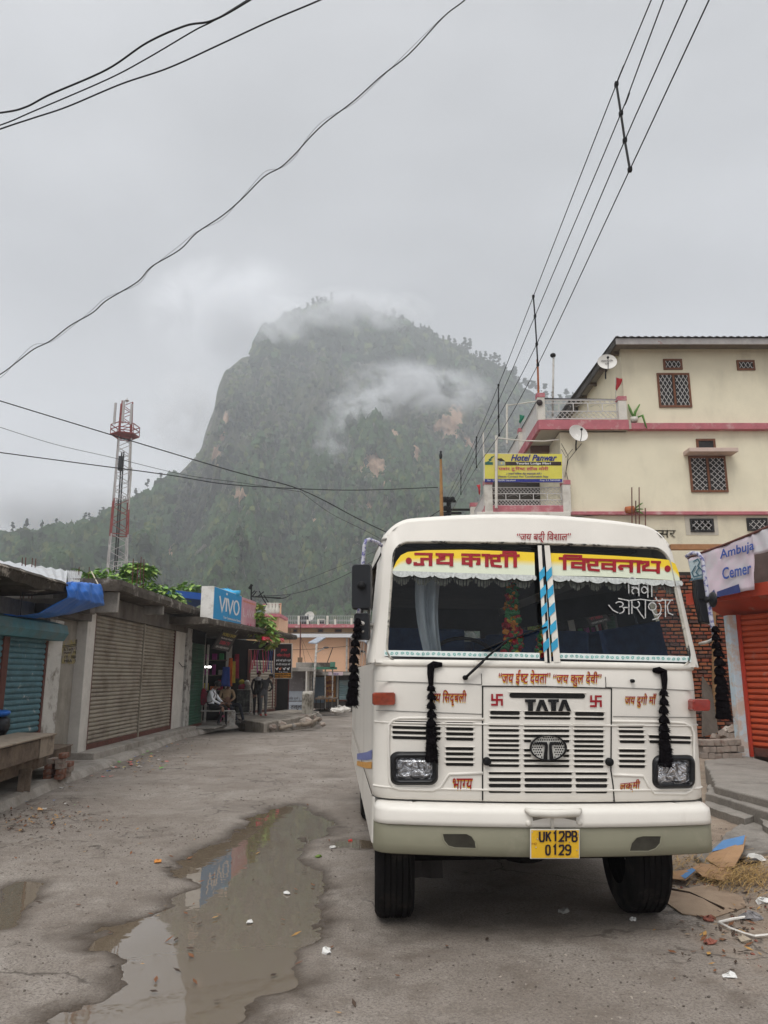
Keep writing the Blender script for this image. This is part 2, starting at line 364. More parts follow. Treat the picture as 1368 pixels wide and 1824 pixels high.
for k, (P, lab) in enumerate(zip(PW, ('long muddy rain puddle down the middle of the street, mirroring the blue sign', 'small muddy puddle at the left edge of the street', 'small muddy puddle beside the front wheel of the bus'))):
    c = Vector((sum(p[0] for p in P) / len(P), sum(p[1] for p in P) / len(P)))
    g = .75 if k == 0 else .3
    pts = [tuple(Vector(p) + (Vector(p) - c).normalized() * g) + (-.0155 + .003 * k,) for p in P]
    w = MB().add(pts, [tuple(range(len(pts)))]); o = w.build('puddle', WAT); tag(o, lab, None, None, 'structure')
    bm = bmesh.new(); bm.from_mesh(o.data); bmesh.ops.triangulate(bm, faces=bm.faces); bm.to_mesh(o.data); bm.free()
# ================================================================== MOUNTAIN
def angles(px, py): r = ray(px, py); return math.atan2(r.x, r.y), math.atan2(r.z, math.hypot(r.x, r.y))
RIDGE = [(-3000, 700), (-900, 760), (-300, 905), (0, 952), (60, 950), (110, 940), (170, 928), (225, 900), (270, 868), (300, 850), (330, 824), (352, 803), (360, 788), (365, 766), (375, 738), (382, 722), (386, 694), (391, 676), (400, 655), (421, 640), (430, 632), (450, 628), (456, 620), (462, 606), (474, 588), (491, 582), (500, 572), (514, 560), (537, 556), (548, 549), (562, 541), (580, 537), (606, 543), (629, 536), (652, 543),
         (675, 560), (698, 566), (721, 574), (758, 588), (781, 603), (809, 619), (841, 633), (869, 645), (892, 659), (910, 677), (928, 688), (956, 708), (1010, 716), (1080, 735), (1200, 760), (1400, 790), (2400, 760), (5000, 700)]
RA = np.array([angles(p[0], p[1] + (10 if p[0] > 540 else 5)) for p in RIDGE]); order = np.argsort(RA[:, 0]); RA = RA[order]
def ridge_el(a): return np.interp(a, RA[:, 0], RA[:, 1])
def ridge_r(a):
    px = 684 + FPX * np.tan(a)
    return 430 + 330 * smooth(200, 520, px) - 60 * smooth(700, 1000, px)
def mtn(a, s):
    """point on the mountainside: a azimuth, s 0 at the foot .. 1 at the ridge .. 1.5 behind"""
    rr = ridge_r(a); r0 = 150.0; r = r0 + (rr - r0) * s
    zr = EYE + rr * np.tan(ridge_el(a)) - 2
    up_ = np.where(s < 1, .25 * s + .75 * s ** 1.75, 1 - 1.1 * (s - 1) ** 1.3)
    z = zr * up_
    x, y = r * np.sin(a), r * np.cos(a)
    fade = np.clip(s * 4, 0, 1) * np.clip((1.02 - s) * 5, .06, 1)
    gul = (fbm(a * 16 + 3, s * 2.2 + 9, 4) - .5); crag = np.abs(fbm(a * 42, s * 9, 4) - .5)
    d = gul * 150 - crag * 80 + (fbm(x / 9., y / 9. + z / 13., 4) - .5) * 16
    r2 = r + d * fade
    z = z + (fbm(a * 70, s * 14 + 4, 4) - .5) * 12 * fade
    return r2 * np.sin(a), r2 * np.cos(a), z
aa = np.concatenate([np.linspace(R(-80), R(-34), 40), np.linspace(R(-33.5), R(22), 560), np.linspace(R(22.5), R(80), 60)])
ss = np.concatenate([np.linspace(0, .3, 40, endpoint=False), np.linspace(.3, 1, 210, endpoint=False), np.linspace(1, 1.6, 14)])
A_, S_ = np.meshgrid(aa, ss); MX, MY, MZ = mtn(A_, S_)
na, ns = len(aa), len(ss); idx = np.arange(na * ns).reshape(ns, na)
mf = np.stack([idx[:-1, :-1], idx[:-1, 1:], idx[1:, 1:], idx[1:, :-1]], -1).reshape(-1, 4)
MPX = 684 + FPX * (MX / (MY * CP + (MZ - EYE) * SP)); MPY = 912 - FPX * ((-MY * SP + (MZ - EYE) * CP) / (MY * CP + (MZ - EYE) * SP))
SCARS = [(672, 822, 24, 22), (650, 836, 14, 9), (430, 882, 13, 13), (386, 806, 9, 16), (798, 760, 22, 22), (812, 740, 14, 16), (704, 776, 8, 10), (742, 806, 8, 16), (396, 778, 6, 8), (402, 742, 5, 9), (835, 790, 10, 12), (445, 1085, 9, 20), (655, 905, 7, 7), (560, 930, 6, 10), (300, 985, 8, 22), (690, 860, 6, 8), (760, 880, 7, 8)]
sc_ = np.zeros(MX.shape)
wob = (fbm(A_ * 150, S_ * 60, 4) - .5) * 1.9
for (cx, cy, rx, ry) in SCARS: sc_ = np.maximum(sc_, np.clip(1.35 - np.hypot((MPX - cx) / rx, (MPY - cy) / ry) + wob, 0, 1))
def mountain_mat():
    m = bpy.data.materials.new('mountainside'); m.use_nodes = True; t = m.node_tree; p = t.nodes['Principled BSDF']; new, ln = t.nodes.new, t.links.new
    c0 = new('ShaderNodeTexCoord'); cm = new('ShaderNodeMapping'); cm.inputs['Scale'].default_value = (1, 1, .45); ln(c0.outputs['Object'], cm.inputs[0])
    def noise(s, d=8, r=.65, dist=0.):
        n = new('ShaderNodeTexNoise'); n.inputs['Scale'].default_value = s; n.inputs['Detail'].default_value = d; n.inputs['Roughness'].default_value = r; n.inputs['Distortion'].default_value = dist; ln(cm.outputs[0], n.inputs['Vector']); return n.outputs['Fac']
    def mix(f, a, b, lo, hi):
        q = new('ShaderNodeMapRange'); ln(f, q.inputs[0]); q.inputs[1].default_value = lo; q.inputs[2].default_value = hi
        n = new('ShaderNodeMix'); n.data_type = 'RGBA'; ln(q.outputs[0], n.inputs[0])
        for k, v in ((6, a), (7, b)):
            if isinstance(v, tuple): n.inputs[k].default_value = (*v, 1)
            else: ln(v, n.inputs[k])
        return n.outputs[2]
    o = mix(noise(.045, 9, .7), (.026, .036, .018), (.105, .118, .050), .38, .62)
    o = mix(noise(.016, 7, .7), o, (.13, .135, .08), .48, .62)
    o = mix(noise(.11, 9, .75), o, (.022, .026, .018), .52, .62)
    o = mix(noise(.06, 9, .75, 1.), o, (.22, .20, .18), .51, .62)
    o = mix(noise(.23, 8, .8), o, (.36, .33, .30), .62, .70)
    at = new('ShaderNodeAttribute'); at.attribute_name = 'bare_earth'
    o = mix(at.outputs['Fac'], o, (.60, .41, .29), .12, .6)
    ln(o, p.inputs['Base Color']); p.inputs['Roughness'].default_value = .95; p.inputs['Specular IOR Level'].default_value = .1
    b = new('ShaderNodeBump'); b.inputs['Strength'].default_value = 1.0; b.inputs['Distance'].default_value = 6.0; ln(noise(.16, 9, .8), b.inputs['Height']); ln(b.outputs[0], p.inputs['Normal'])
    return m
MT = np_mesh('mountain', np.stack([MX, MY, MZ], -1).reshape(-1, 3), mf, mountain_mat()); tag(MT, 'steep rocky green mountain filling the end of the street', None, None, 'structure')
at = MT.data.attributes.new('bare_earth', 'FLOAT', 'POINT'); at.data.foreach_set('value', sc_.ravel().astype(np.float32))
# forest and scrub covering the slopes: a mass nobody could count
def clump(n=7, m=4, seed=0):
    r = np.random.default_rng(seed); V = []
    for i in range(m + 1):
        for j in range(n):
            th, ph = math.pi * i / m, 2 * math.pi * (j + .5 * (i % 2)) / n; k = 1 + r.uniform(-.38, .38)
            V.append((math.sin(th) * math.cos(ph) * k, math.sin(th) * math.sin(ph) * k, math.cos(th) * k))
    F = [(i * n + j, i * n + (j + 1) % n, (i + 1) * n + (j + 1) % n, (i + 1) * n + j) for i in range(m) for j in range(n)]
    return np.array(V), np.array(F)
def pine(seed, flat=False):
    r = np.random.default_rng(seed); V, F = [(.012, 0, 0), (-.006, .011, 0), (-.006, -.011, 0), (0, 0, .9)], [(0, 1, 3), (1, 2, 3), (2, 0, 3)]
    for k in range(11):
        zc = r.uniform(.62, .98) if flat else r.uniform(.35, .98); sp_ = .17 * (1.25 - zc) + (.08 if flat else 0); q = r.uniform(0, 6.28); C = np.array([sp_ * math.cos(q) * r.uniform(.2, 1.2), sp_ * math.sin(q) * r.uniform(.2, 1.2), zc]); cv, cf = clump(5, 3, seed * 20 + k); b = len(V); s = r.uniform(.05, .10)
        V += [tuple(C + v * np.array([s * 1.3, s * 1.3, s * .7])) for v in cv]; F += [tuple(b + i for i in f) for f in cf]
    return V, F
def scatter(T, pos, sx, sz, rot):
    V, F = T; k = len(pos); c, s = np.cos(rot)[:, None], np.sin(rot)[:, None]
    x = (V[None, :, 0] * c - V[None, :, 1] * s) * sx[:, None] + pos[:, 0:1]; y = (V[None, :, 0] * s + V[None, :, 1] * c) * sx[:, None] + pos[:, 1:2]; z = V[None, :, 2] * sz[:, None] + pos[:, 2:3]
    return np.stack([x, y, z], -1).reshape(-1, 3), (F[None] + (np.arange(k) * len(V))[:, None, None]).reshape(-1, F.shape[1])
LEAFM = [mat('scrub dark', (.020, .030, .015), .95, .35, .05, 0, detail=3, spec=.1), mat('scrub olive', (.085, .105, .036), .95, .35, .05, 0, detail=3, spec=.1), mat('forest green', (.040, .075, .030), .95, .35, .05, 0, detail=3, spec=.1)]
def sow(name, lab, n, s_lo, s_hi, px_lo, px_hi, size, tall, T, m, dens):
    a = np.arctan((RNG.uniform(px_lo, px_hi, n) - 684) / FPX); s = RNG.uniform(s_lo, s_hi, n)
    keep = RNG.random(n) < dens(a, s); a, s = a[keep], s[keep]
    x, y, z = mtn(a, s); k = len(x); sz = RNG.uniform(.5, 1.4, k) * size * np.clip(np.hypot(x, y) / 600, .3, 1.15)
    vx = 684 + FPX * x / (y * CP + (z - EYE) * SP); vy = 912 - FPX * (-y * SP + (z - EYE) * CP) / (y * CP + (z - EYE) * SP); bare = np.ones(k, bool)
    for (cx, cy, rx, ry) in SCARS: bare &= np.hypot((vx - cx) / rx, (vy - cy) / ry) > .8
    x, y, z, sz = x[bare], y[bare], z[bare], sz[bare]; k = len(x)
    V, F = scatter(T, np.stack([x, y, z], -1), sz, sz * tall * RNG.uniform(.8, 1.3, k), RNG.uniform(0, 6.3, k))
    nf = len(T[1]); o = np_mesh(name, V, F, LEAFM, False, np.repeat(np.where(RNG.random(k) < .6, m, RNG.integers(0, 3, k)), nf)); tag(o, lab, None, None, 'stuff'); return o
pat = lambda f, lo, hi, o=0: (lambda a, s: np.clip((fbm(a * f + o, s * f * .35 + o, 4) - lo) / (hi - lo), 0, 1))
sow('scrub', 'dark scrub clinging to the cliff faces of the mountain', 15000, .25, .99, -60, 1250, 2.2, 1.0, clump(6, 3, 1), 0, pat(60, .44, .62))
sow('undergrowth', 'olive bushes and grass over the middle slopes of the mountain', 13000, .2, .95, -60, 1250, 2.0, .7, clump(6, 3, 2), 1, pat(40, .47, .62, 7))
sow('forest', 'hazy pine forest over the foot of the mountain', 26000, .10, .62, -120, 1200, 2.6, 1.7, clump(6, 4, 3), 2, lambda a, s: np.clip(1.2 - s * 1.5 + (fbm(a * 30, s * 9, 3) - .5), 0, 1))
sow('treeline', 'dark pines crowding the flat top of the mountain', 4200, .84, 1.03, 440, 1150, 4.4, 1.3, clump(6, 4, 4), 0, lambda a, s: .25 + .75 * smooth(.86, .97, s))
sow('hill_forest', 'misty forest on the low ridge at the left', 4200, .45, 1.0, -150, 300, 3.6, 1.5, clump(7, 4, 5), 2, lambda a, s: .4 + .6 * s)
# single trees one can tell apart against the sky
TRM = mat('distant pine', (.028, .036, .022), .95, .3, .1, 0, detail=2, spec=.1)
PROTO = []
for k in range(4):
    V, F = pine(20 + k); me = bpy.data.meshes.new('pine_tree'); me.from_pydata([tuple(v) for v in V], [], [tuple(f) for f in F]); me.materials.append(TRM); PROTO.append(me)
for k in range(2):                                     # flat-topped ones: trunk with a wide crown
    V1, F1 = pine(40 + k, True)
    me = bpy.data.meshes.new('pine_tree'); me.from_pydata([tuple(v) for v in V1], [], [tuple(f) for f in F1]); me.materials.append(TRM); PROTO.append(me)
SPOTS = [('left', x) for x in (20, 45, 72, 98, 150, 158, 176, 182, 207, 240, 262, 285)] + [('cliff', x) for x in (476, 492, 506, 520, 535)] + \
        [('top', x) for x in (548, 558, 566, 573, 580, 590, 604, 618, 628, 636, 650, 662, 678, 688, 700, 715, 735, 750, 764, 778)] + [('right', x) for x in (790, 800, 811, 822, 830, 838, 848, 856, 865, 874, 882, 890, 899, 908, 918, 925, 934, 944, 952, 962, 972, 985, 998, 1012, 1022, 1035)]
LAB = dict(left=('thin misty pine on the low left ridge behind the mast', 'pines on the low left ridge'), cliff=('small dark pine on the rim of the steep left cliff', 'pines on the rim of the left cliff'),
           top=('small pine on the misty flat summit', 'pines on the misty summit'), right=('dark pine on the descending right ridge behind the cables', 'pines on the right ridge'))
for w, px in SPOTS:
    a = math.atan((px - 684) / FPX / 1.0) if False else float(np.interp(px, MPX[250], aa))
    x, y, z = mtn(np.array([a]), np.array([1.0])); h = random.uniform(11, 19) * dict(left=.62, cliff=.7, top=.95, right=1.1)[w]
    o = bpy.data.objects.new('pine_tree', random.choice(PROTO)); COL.objects.link(o); o.location = (x[0], y[0], z[0] - 1.0); wd = random.uniform(.7, 1.2)
    o.scale = (h * wd, h * wd, h * 1.25); o.rotation_euler = (0, 0, random.uniform(0, 6)); tag(o, LAB[w][0], 'tree', LAB[w][1])
# ================================================================== BUS
BO, BYAW, BROLL = Vector((1.03, 5.05, 0.0)), R(3.6), .0135
cB, sB = math.cos(BYAW), math.sin(BYAW)
def bow(x): return .105 * x * x
def BT(x, y, z):                                      # body frame -> bus frame (front bows forward in the middle, body leans on its springs)
    k = max(0.0, min(1.0, 1 - y / 1.2)) if y > 0 else 1.0
    return Vector((x + BROLL * (z - .5), y + bow(min(abs(x), 1.1)) * k, z - BROLL * x))
def BWd(x, y, z):
    p = BT(x, y, z); return Vector((BO.x + p.x * cB - p.y * sB, BO.y + p.x * sB + p.y * cB, p.z))
def BL(px, py, y=0.0):                                # photo pixel on the bus front (depth y in the body frame) -> body x, z
    x, z = 0.0, 1.2
    for _ in range(12):
        w = BWd(x, y, z); e = onV(px, py, (w.x, w.y), (w.x + cB, w.y + sB)); d = e - w
        x += d.x / cB; z += d.z
    return x, z
bus = thing('bus', 'cream white passenger bus with painted red writing parked facing the viewer', 'bus', BO, BYAW)
PAINT = mat('cream bus paint', (.70, .665, .605), .38, .05, 2.5, .03, dirt=(.40, .35, .29), dscale=1.3, dirt_lo=.55, dirt_hi=.82, streak=2.5, bscale=1.6, coat=.15)
PAINT2 = mat('rubbed cream paint', (.66, .625, .56), .45, .10, 4, .06, dirt=(.22, .17, .12), dscale=6, dirt_lo=.62, dirt_hi=.74)
OLIVE = mat('olive grey bumper paint', (.215, .205, .145), .5, .10, 2, .05, dirt=(.30, .28, .21), dscale=3, dirt_lo=.55, dirt_hi=.8)
BLACKR = mat('black rubber', (.010, .010, .011), .6, .3, 8, .05, spec=.15)
TYRE = mat('dusty tyre rubber', (.011, .010, .010), .85, .3, 6, .2, spec=.08, dirt=(.07, .06, .05), dscale=4, dirt_lo=.5, dirt_hi=.8)
SLOT = mat('dark grille slot', (.010, .009, .008), .8, .3, 30, 0)
STEEL = mat('painted steel', (.42, .40, .37), .45, .2, 12, .05, dirt=(.12, .08, .05), dscale=9)
RED = mat('red sign paint', (.29, .008, .016), .5, .12, 9, 0); YEL = mat('yellow sign paint', (.66, .40, .04), .5, .1, 9, 0)
DARKI = mat('dark cabin trim', (.010, .009, .009), .9, .3, 4, .05, spec=.05)
SEATM = mat('dark blue seat cloth', (.03, .07, .17), .9, .3, 10, .1)
def glass_mat(name, tint=(.75, .8, .78), fres=1.45, rough=.0, dark=.0):
    m = bpy.data.materials.new(name); m.use_nodes = True; t = m.node_tree; t.nodes.clear(); new, ln = t.nodes.new, t.links.new
    o = new('ShaderNodeOutputMaterial'); mixn = new('ShaderNodeMixShader'); tr = new('ShaderNodeBsdfTransparent'); gl = new('ShaderNodeBsdfGlossy'); fr = new('ShaderNodeFresnel')
    tr.inputs[0].default_value = (*tint, 1); gl.inputs['Roughness'].default_value = rough; fr.inputs['IOR'].default_value = fres; gl.inputs['Color'].default_value = (.9, .92, .95, 1)
    ln(fr.outputs[0], mixn.inputs[0]); ln(tr.outputs[0], mixn.inputs[1]); ln(gl.outputs[0], mixn.inputs[2]); ln(mixn.outputs[0], o.inputs[0]); return m
GLASS = glass_mat('windscreen glass', (.66, .70, .71), 1.3)
# plan of the shell: across the front, round the corners and back along both sides
HW, CR = 1.10, .13
def plan(s, hw=HW, cr=CR):
    a = hw - cr; sg = 1 if s >= 0 else -1; q = abs(s)
    if q <= a: return s, 0.0
    L = cr * math.pi / 2
    if q <= a + L: t = (q - a) / cr; return sg * (a + cr * math.sin(t)), cr * (1 - math.cos(t))
    return sg * hw, cr + (q - a - L)
SS = [-(HW - CR) * (1 - i / 12.0) for i in range(12)] + [(HW - CR) * i / 12.0 for i in range(13)]
CORN = [HW - CR + CR * math.pi / 2 * i / 6 for i in range(1, 7)]; SIDE = [HW - CR + CR * math.pi / 2 + d for d in (.1, .3, .6, 1.2, 2.5, 4.2, 6.2)]
SALL = [-q for q in reversed(CORN + SIDE)] + SS + CORN + SIDE
ZW0, ZW1, ZT = 1.672, 2.50, 2.67                      # windscreen sill, windscreen top, roof edge
def lean(z): return 0.0 if z < ZW0 - .12 else (z - ZW0 + .12) * .20
def tuck(z): return 0.0 if z < ZW0 else (z - ZW0) * .085
def shell(s, z, out=0.0):                             # point on the outer skin
    hw = HW - tuck(z) + out; x, y = plan(s * (hw / HW) if abs(s) <= HW - CR else s, hw)
    return BT(x, y + lean(z) - out, z)
mb = MB()
rows = [.822, .835, .90, 1.0, 1.1, 1.2, 1.3, 1.4, 1.48, 1.56, 1.62, ZW0 + .005]
mb.grid([[shell(s, z, -.012 if z == .822 else 0) for s in SALL] for z in rows])
mb.grid([[shell(s, z) for s in SALL if s <= -(HW)] for z in (.54, .6, .822)]); mb.grid([[shell(s, z) for s in SALL if s >= HW] for z in (.54, .6, .822)])
body = mb.build('body', PAINT, bus, True)
# belt lip under the windscreen, swage lines, lower lip
def strip(name, z, s0, s1, h, out, m, parent=body, n=30, bulge=True):
    b = MB(); P = [[shell(s0 + (s1 - s0) * i / n, z + h * math.cos(q) / 2, .001 + out * math.sin(q)) for i in range(n + 1)] for q in [math.pi * k / 6 for k in range(7)]]
    return b.grid(P).build(name, m, parent, True)
def vz(px, py): return BL(px, py)[1]
strip('sill_moulding', ZW0 + .0, -1.12, 1.12, .045, .014, PAINT2)
for zz, hh, oo in ((vz(930, 1291), .012, .006), (vz(980, 1408), .014, .007)): strip('swage_line', zz, -1.13, 1.13, hh, oo, PAINT)
# ---- windscreen surround
def rrect(w, h, r, cx=0, cz=0, n=7, sub=0):
    p = []
    for (sx, sz, a0) in ((1, 1, 0), (-1, 1, 90), (-1, -1, 180), (1, -1, 270)):
        p += [(cx + sx * (w / 2 - r) + r * math.cos(R(a0 + 90 * i / n)), cz + sz * (h / 2 - r) + r * math.sin(R(a0 + 90 * i / n))) for i in range(n + 1)]
    if sub:
        q = []; m = n + 1
        for i, a in enumerate(p):
            q.append(a); b = p[(i + 1) % len(p)]
            if i % m == n: q += [(a[0] + (b[0] - a[0]) * k / sub, a[1] + (b[1] - a[1]) * k / sub) for k in range(1, sub)]
        p = q
    return p
def face(x, z, out=0.0): return BT(x, lean(z) - out, z)
xl, xr = BL(690, 1172, lean(1.7))[0], BL(1230, 1180, lean(1.7))[0]
zb, zt = BL(970, 1181, lean(ZW0))[1], BL(965, 970, lean(2.45))[1]
WX, WZ0, WZ1 = (xr - xl) / 2, zb, zt
def tap(x, z): return x * (1 - .055 * (z - WZ0) / (WZ1 - WZ0))
WCX = (xl + xr) / 2
opening = [(WCX + tap(x - WCX, z), z) for x, z in rrect(2 * WX, WZ1 - WZ0, .10, WCX, (WZ0 + WZ1) / 2, 7, 12)]
seal_o = [(WCX + tap(x - WCX, z), z) for x, z in rrect(2 * WX + .035, WZ1 - WZ0 + .035, .115, WCX, (WZ0 + WZ1) / 2, 7, 12)]
def outer(x, z):                                      # push an opening point out to the shell edge
    cx, cz = WCX, (WZ0 + WZ1) / 2; dx, dz = (x - cx) / (WX * 1.0), (z - cz) / ((WZ1 - WZ0) / 2); k = 1 / max(abs(dx), abs(dz))
    return dx * k, dz * k
def skin(dx, dz):                                     # unit square -> rounded outline of the cab front (x, z)
    k, kz = .17, .30; ax = abs(dx); sx = 1 if dx >= 0 else -1
    if ax > 1 - k and dz > 1 - kz:
        a, b2 = (ax - 1 + k) / k, (dz - 1 + kz) / kz; q = max(a, b2) / max(1e-6, math.hypot(a, b2)); ax, dz = 1 - k + k * a * q, 1 - kz + kz * b2 * q
    z1 = 2.695 - .05 * ax ** 2; Z = ZW0 + (z1 - ZW0) * (dz + 1) / 2
    return sx * ax * (HW - tuck(Z)), Z
def ring(out, k):
    P = []
    for x, z in seal_o:
        dx, dz = outer(x, z); X, Z = skin(dx, dz); e = BT(X, lean(Z) + .012 * (abs(dx) > .97) + .012 * (dz > .97), Z); P.append(face(x, z).lerp(e, k))
    return P
mb = MB(); rg = [ring(0, 0.0), ring(0, .35), ring(0, .7), ring(0, 1.0)]
mb.grid(rg, closed=True)
mb.grid([[face(x, z, .0) for x, z in seal_o], [face(x, z, -.035) for x, z in seal_o]], closed=True)
mb.build('windscreen_surround', PAINT, body, True)
OUT = [(-1, -1 + 2 * i / 12) for i in range(12)] + [(-1, .7 + .3 * i / 6) for i in range(1, 6)] + [(-1 + .17 * i / 6, 1) for i in range(6)] + [(-.83 + 1.66 * i / 24, 1) for i in range(25)] + [(1 - .17 * i / 6, 1) for i in reversed(range(6))] + [(1, .7 + .3 * i / 6) for i in reversed(range(1, 6))] + [(1, -1 + 2 * i / 12) for i in reversed(range(12))]
def loop(dy, grow, y=None, lo=-2):                    # outline pushed back: rounds the front edge into roof and corner posts
    P = []
    for dx, dz in OUT:
        if dz < lo: continue
        X, Z = skin(dx, dz); top = max(0, (Z - 2.5) / .19); P.append(BT(X + (.0 if X == 0 else math.copysign(grow * (1 - top), X)), (lean(Z) + .012 + dy) if y is None else y, Z + grow * 1.15 * top))
    return P
MB().grid([loop(0, 0), loop(.006, .012), loop(.022, .024), loop(.055, .036), loop(.11, .042)]).build('corner_post', PAINT, body, True)
MB().grid([loop(.11, .042, None, .35), loop(0, .05, .6, .35), loop(0, .05, 1.4, .35), loop(0, .05, 6.3, .35)]).build('roof', PAINT, bus, True)
MB().grid([[face(x, z, .004) for x, z in seal_o], [face(x, z, .010) for x, z in [(a * .5 + c * .5, b * .5 + d * .5) for (a, b), (c, d) in zip(seal_o, opening)]], [face(x, z, -.02) for x, z in opening]], closed=True).build('windscreen_seal', mat('cracked seal', (.46, .43, .37), .7, .35, 14, .3, dirt=(.02, .02, .02), dscale=9, dirt_lo=.52, dirt_hi=.6), body, True)
# ---- sides above the belt: window glass, posts, guard bars
mb, gl = MB(), MB()
for sg in (-1, 1):
    for k in range(7):
        y = .55 + k * .95; mb.grid([[shell(sg * (HW - CR + CR * math.pi / 2 + y + d), z) for d in (0, .09)] for z in (ZW0, 2.1, ZT - .02)])
    mb.grid([[shell(sg * (HW - CR + CR * math.pi / 2 + d), z) for d in (.15, 2, 4, 6.2)] for z in (2.46, ZT - .02)])
    gl.grid([[shell(sg * (HW - CR + CR * math.pi / 2 + d), z, -.03) for d in (.2, 2, 4, 6.2)] for z in (ZW0, 2.1, 2.47)])
mb.build('window_posts', PAINT, body, True); gl.build('side_window', GLASS, body, True)
mb = MB()
for sg in (-1,):
    for k in range(10): mb.tube([shell(sg * (HW - CR + CR * math.pi / 2 + .3 + k * .09), z, .012) for z in (ZW0, 1.86)], .008, 6)
    mb.tube([shell(sg * (HW - CR + CR * math.pi / 2 + d), 1.86, .012) for d in (.25, 1.3)], .01, 6)
mb.build('guard_bars', STEEL, body, True)
# striped ribbon on the side panel
for nm, z0, z1, m in (('side_stripe', 1.05, 1.11, mat('blue stripe', (.16, .19, .42), .5, .3, 20, 0)), ('side_stripe', .99, 1.035, mat('orange stripe', (.62, .30, .06), .5, .2, 9, 0))):
    MB().grid([[shell(-(HW - CR + CR * math.pi / 2 + d), z - .10 * d, .004) for d in (.02, .4, 1, 2, 3.4)] for z in (z0, z1)]).build(nm, m, body)
# ---- glass, inside and outside trim of the windscreen
for k, (a, b) in enumerate(((-1, -.027), (.027, 1))):
    pts = [(x, z) for x, z in opening]
    half = [(x, z) for x, z in pts if (x - WCX) * (1 if a > 0 else -1) > 0.02] 
    cx0 = WCX + (a if a > 0 else b)
    poly = sorted(half, key=lambda p: math.atan2(p[1] - (WZ0 + WZ1) / 2, (p[0] - WCX) * (1 if a > 0 else -1)))
    poly = [(cx0, WZ0)] + poly + [(cx0, WZ1)]
    n = len(poly); g = MB(); cxx = sum(p[0] for p in poly) / n; czz = (WZ0 + WZ1) / 2
    for t0, t1 in ((0, .35), (.35, .7), (.7, 1.0)):
        P0 = [face(cxx + (x - cxx) * t0, czz + (z - czz) * t0, -.012) for x, z in poly]; P1 = [face(cxx + (x - cxx) * t1, czz + (z - czz) * t1, -.012) for x, z in poly]
        g.grid([P0, P1], closed=True)
    g.build('windscreen_pane', GLASS, body, True)
def fq(px0, py0, px1, py1, out=.004, y=None):         # pixel box -> mapping on the bus face
    def f(u, v, l=0):
        px, py = px0 + (px1 - px0) * u, py1 + (py0 - py1) * v
        yy = y if y is not None else 0.0
        x, z = BL(px, py, yy); x, z = BL(px, py, lean(z)); return face(x, z, out * (1 + .15 * l))
    return f
BLK = mat('black band', (.006, .006, .007), .25, .2, 4, 0)
band = MB()
def xz(px, py):
    x, z = BL(px, py, .0); return BL(px, py, lean(z))
def ribbon(b, top, bot, out, mi=0):                   # top/bottom pixel polylines with equal count
    b.grid([[face(*xz(*p), out) for p in top], [face(*xz(*p), out) for p in bot]], mi)
BAN = mat('printed banner', (.70, .72, .60), .5, .05, 8, 0); bt = BAN.node_tree; bp_ = bt.nodes['Principled BSDF']
a_ = bt.nodes.new('ShaderNodeAttribute'); a_.attribute_name = 'print'; mr = bt.nodes.new('ShaderNodeValToRGB'); bt.links.new(a_.outputs['Fac'], mr.inputs[0])
e = mr.color_ramp.elements; e[0].position = .40; e[0].color = (.66, .70, .55, 1); e[1].position = .66; e[1].color = (.80, .56, .03, 1); bt.links.new(mr.outputs[0], bp_.inputs['Base Color'])
def banner(name, top, bot):
    b = MB(); rows_ = [[face(*xz(a[0] + (c[0] - a[0]) * t, a[1] + (c[1] - a[1]) * t), .003) for a, c in zip(bot, top)] for t in (0, .25, .5, .75, 1)]
    b.grid(rows_); o = b.build(name, BAN, body); at = o.data.attributes.new('print', 'FLOAT', 'POINT'); n = len(top)
    at.data.foreach_set('value', [t for t in (0, .25, .5, .75, 1) for _ in range(n)]); return o
banner('banner', [(701, 1012), (706, 1000), (714, 989), (726, 983), (760, 980), (830, 979), (890, 981), (952, 984)], [(698, 1018), (706, 1018), (714, 1018), (726, 1018), (760, 1019), (830, 1021), (890, 1023), (953, 1025)])
banner('banner', [(979, 985), (1040, 987), (1100, 990), (1160, 994), (1190, 997), (1203, 1004), (1208, 1016), (1210, 1024)], [(980, 1025), (1040, 1026), (1100, 1028), (1160, 1031), (1190, 1033), (1200, 1034), (1208, 1035), (1211, 1035)])
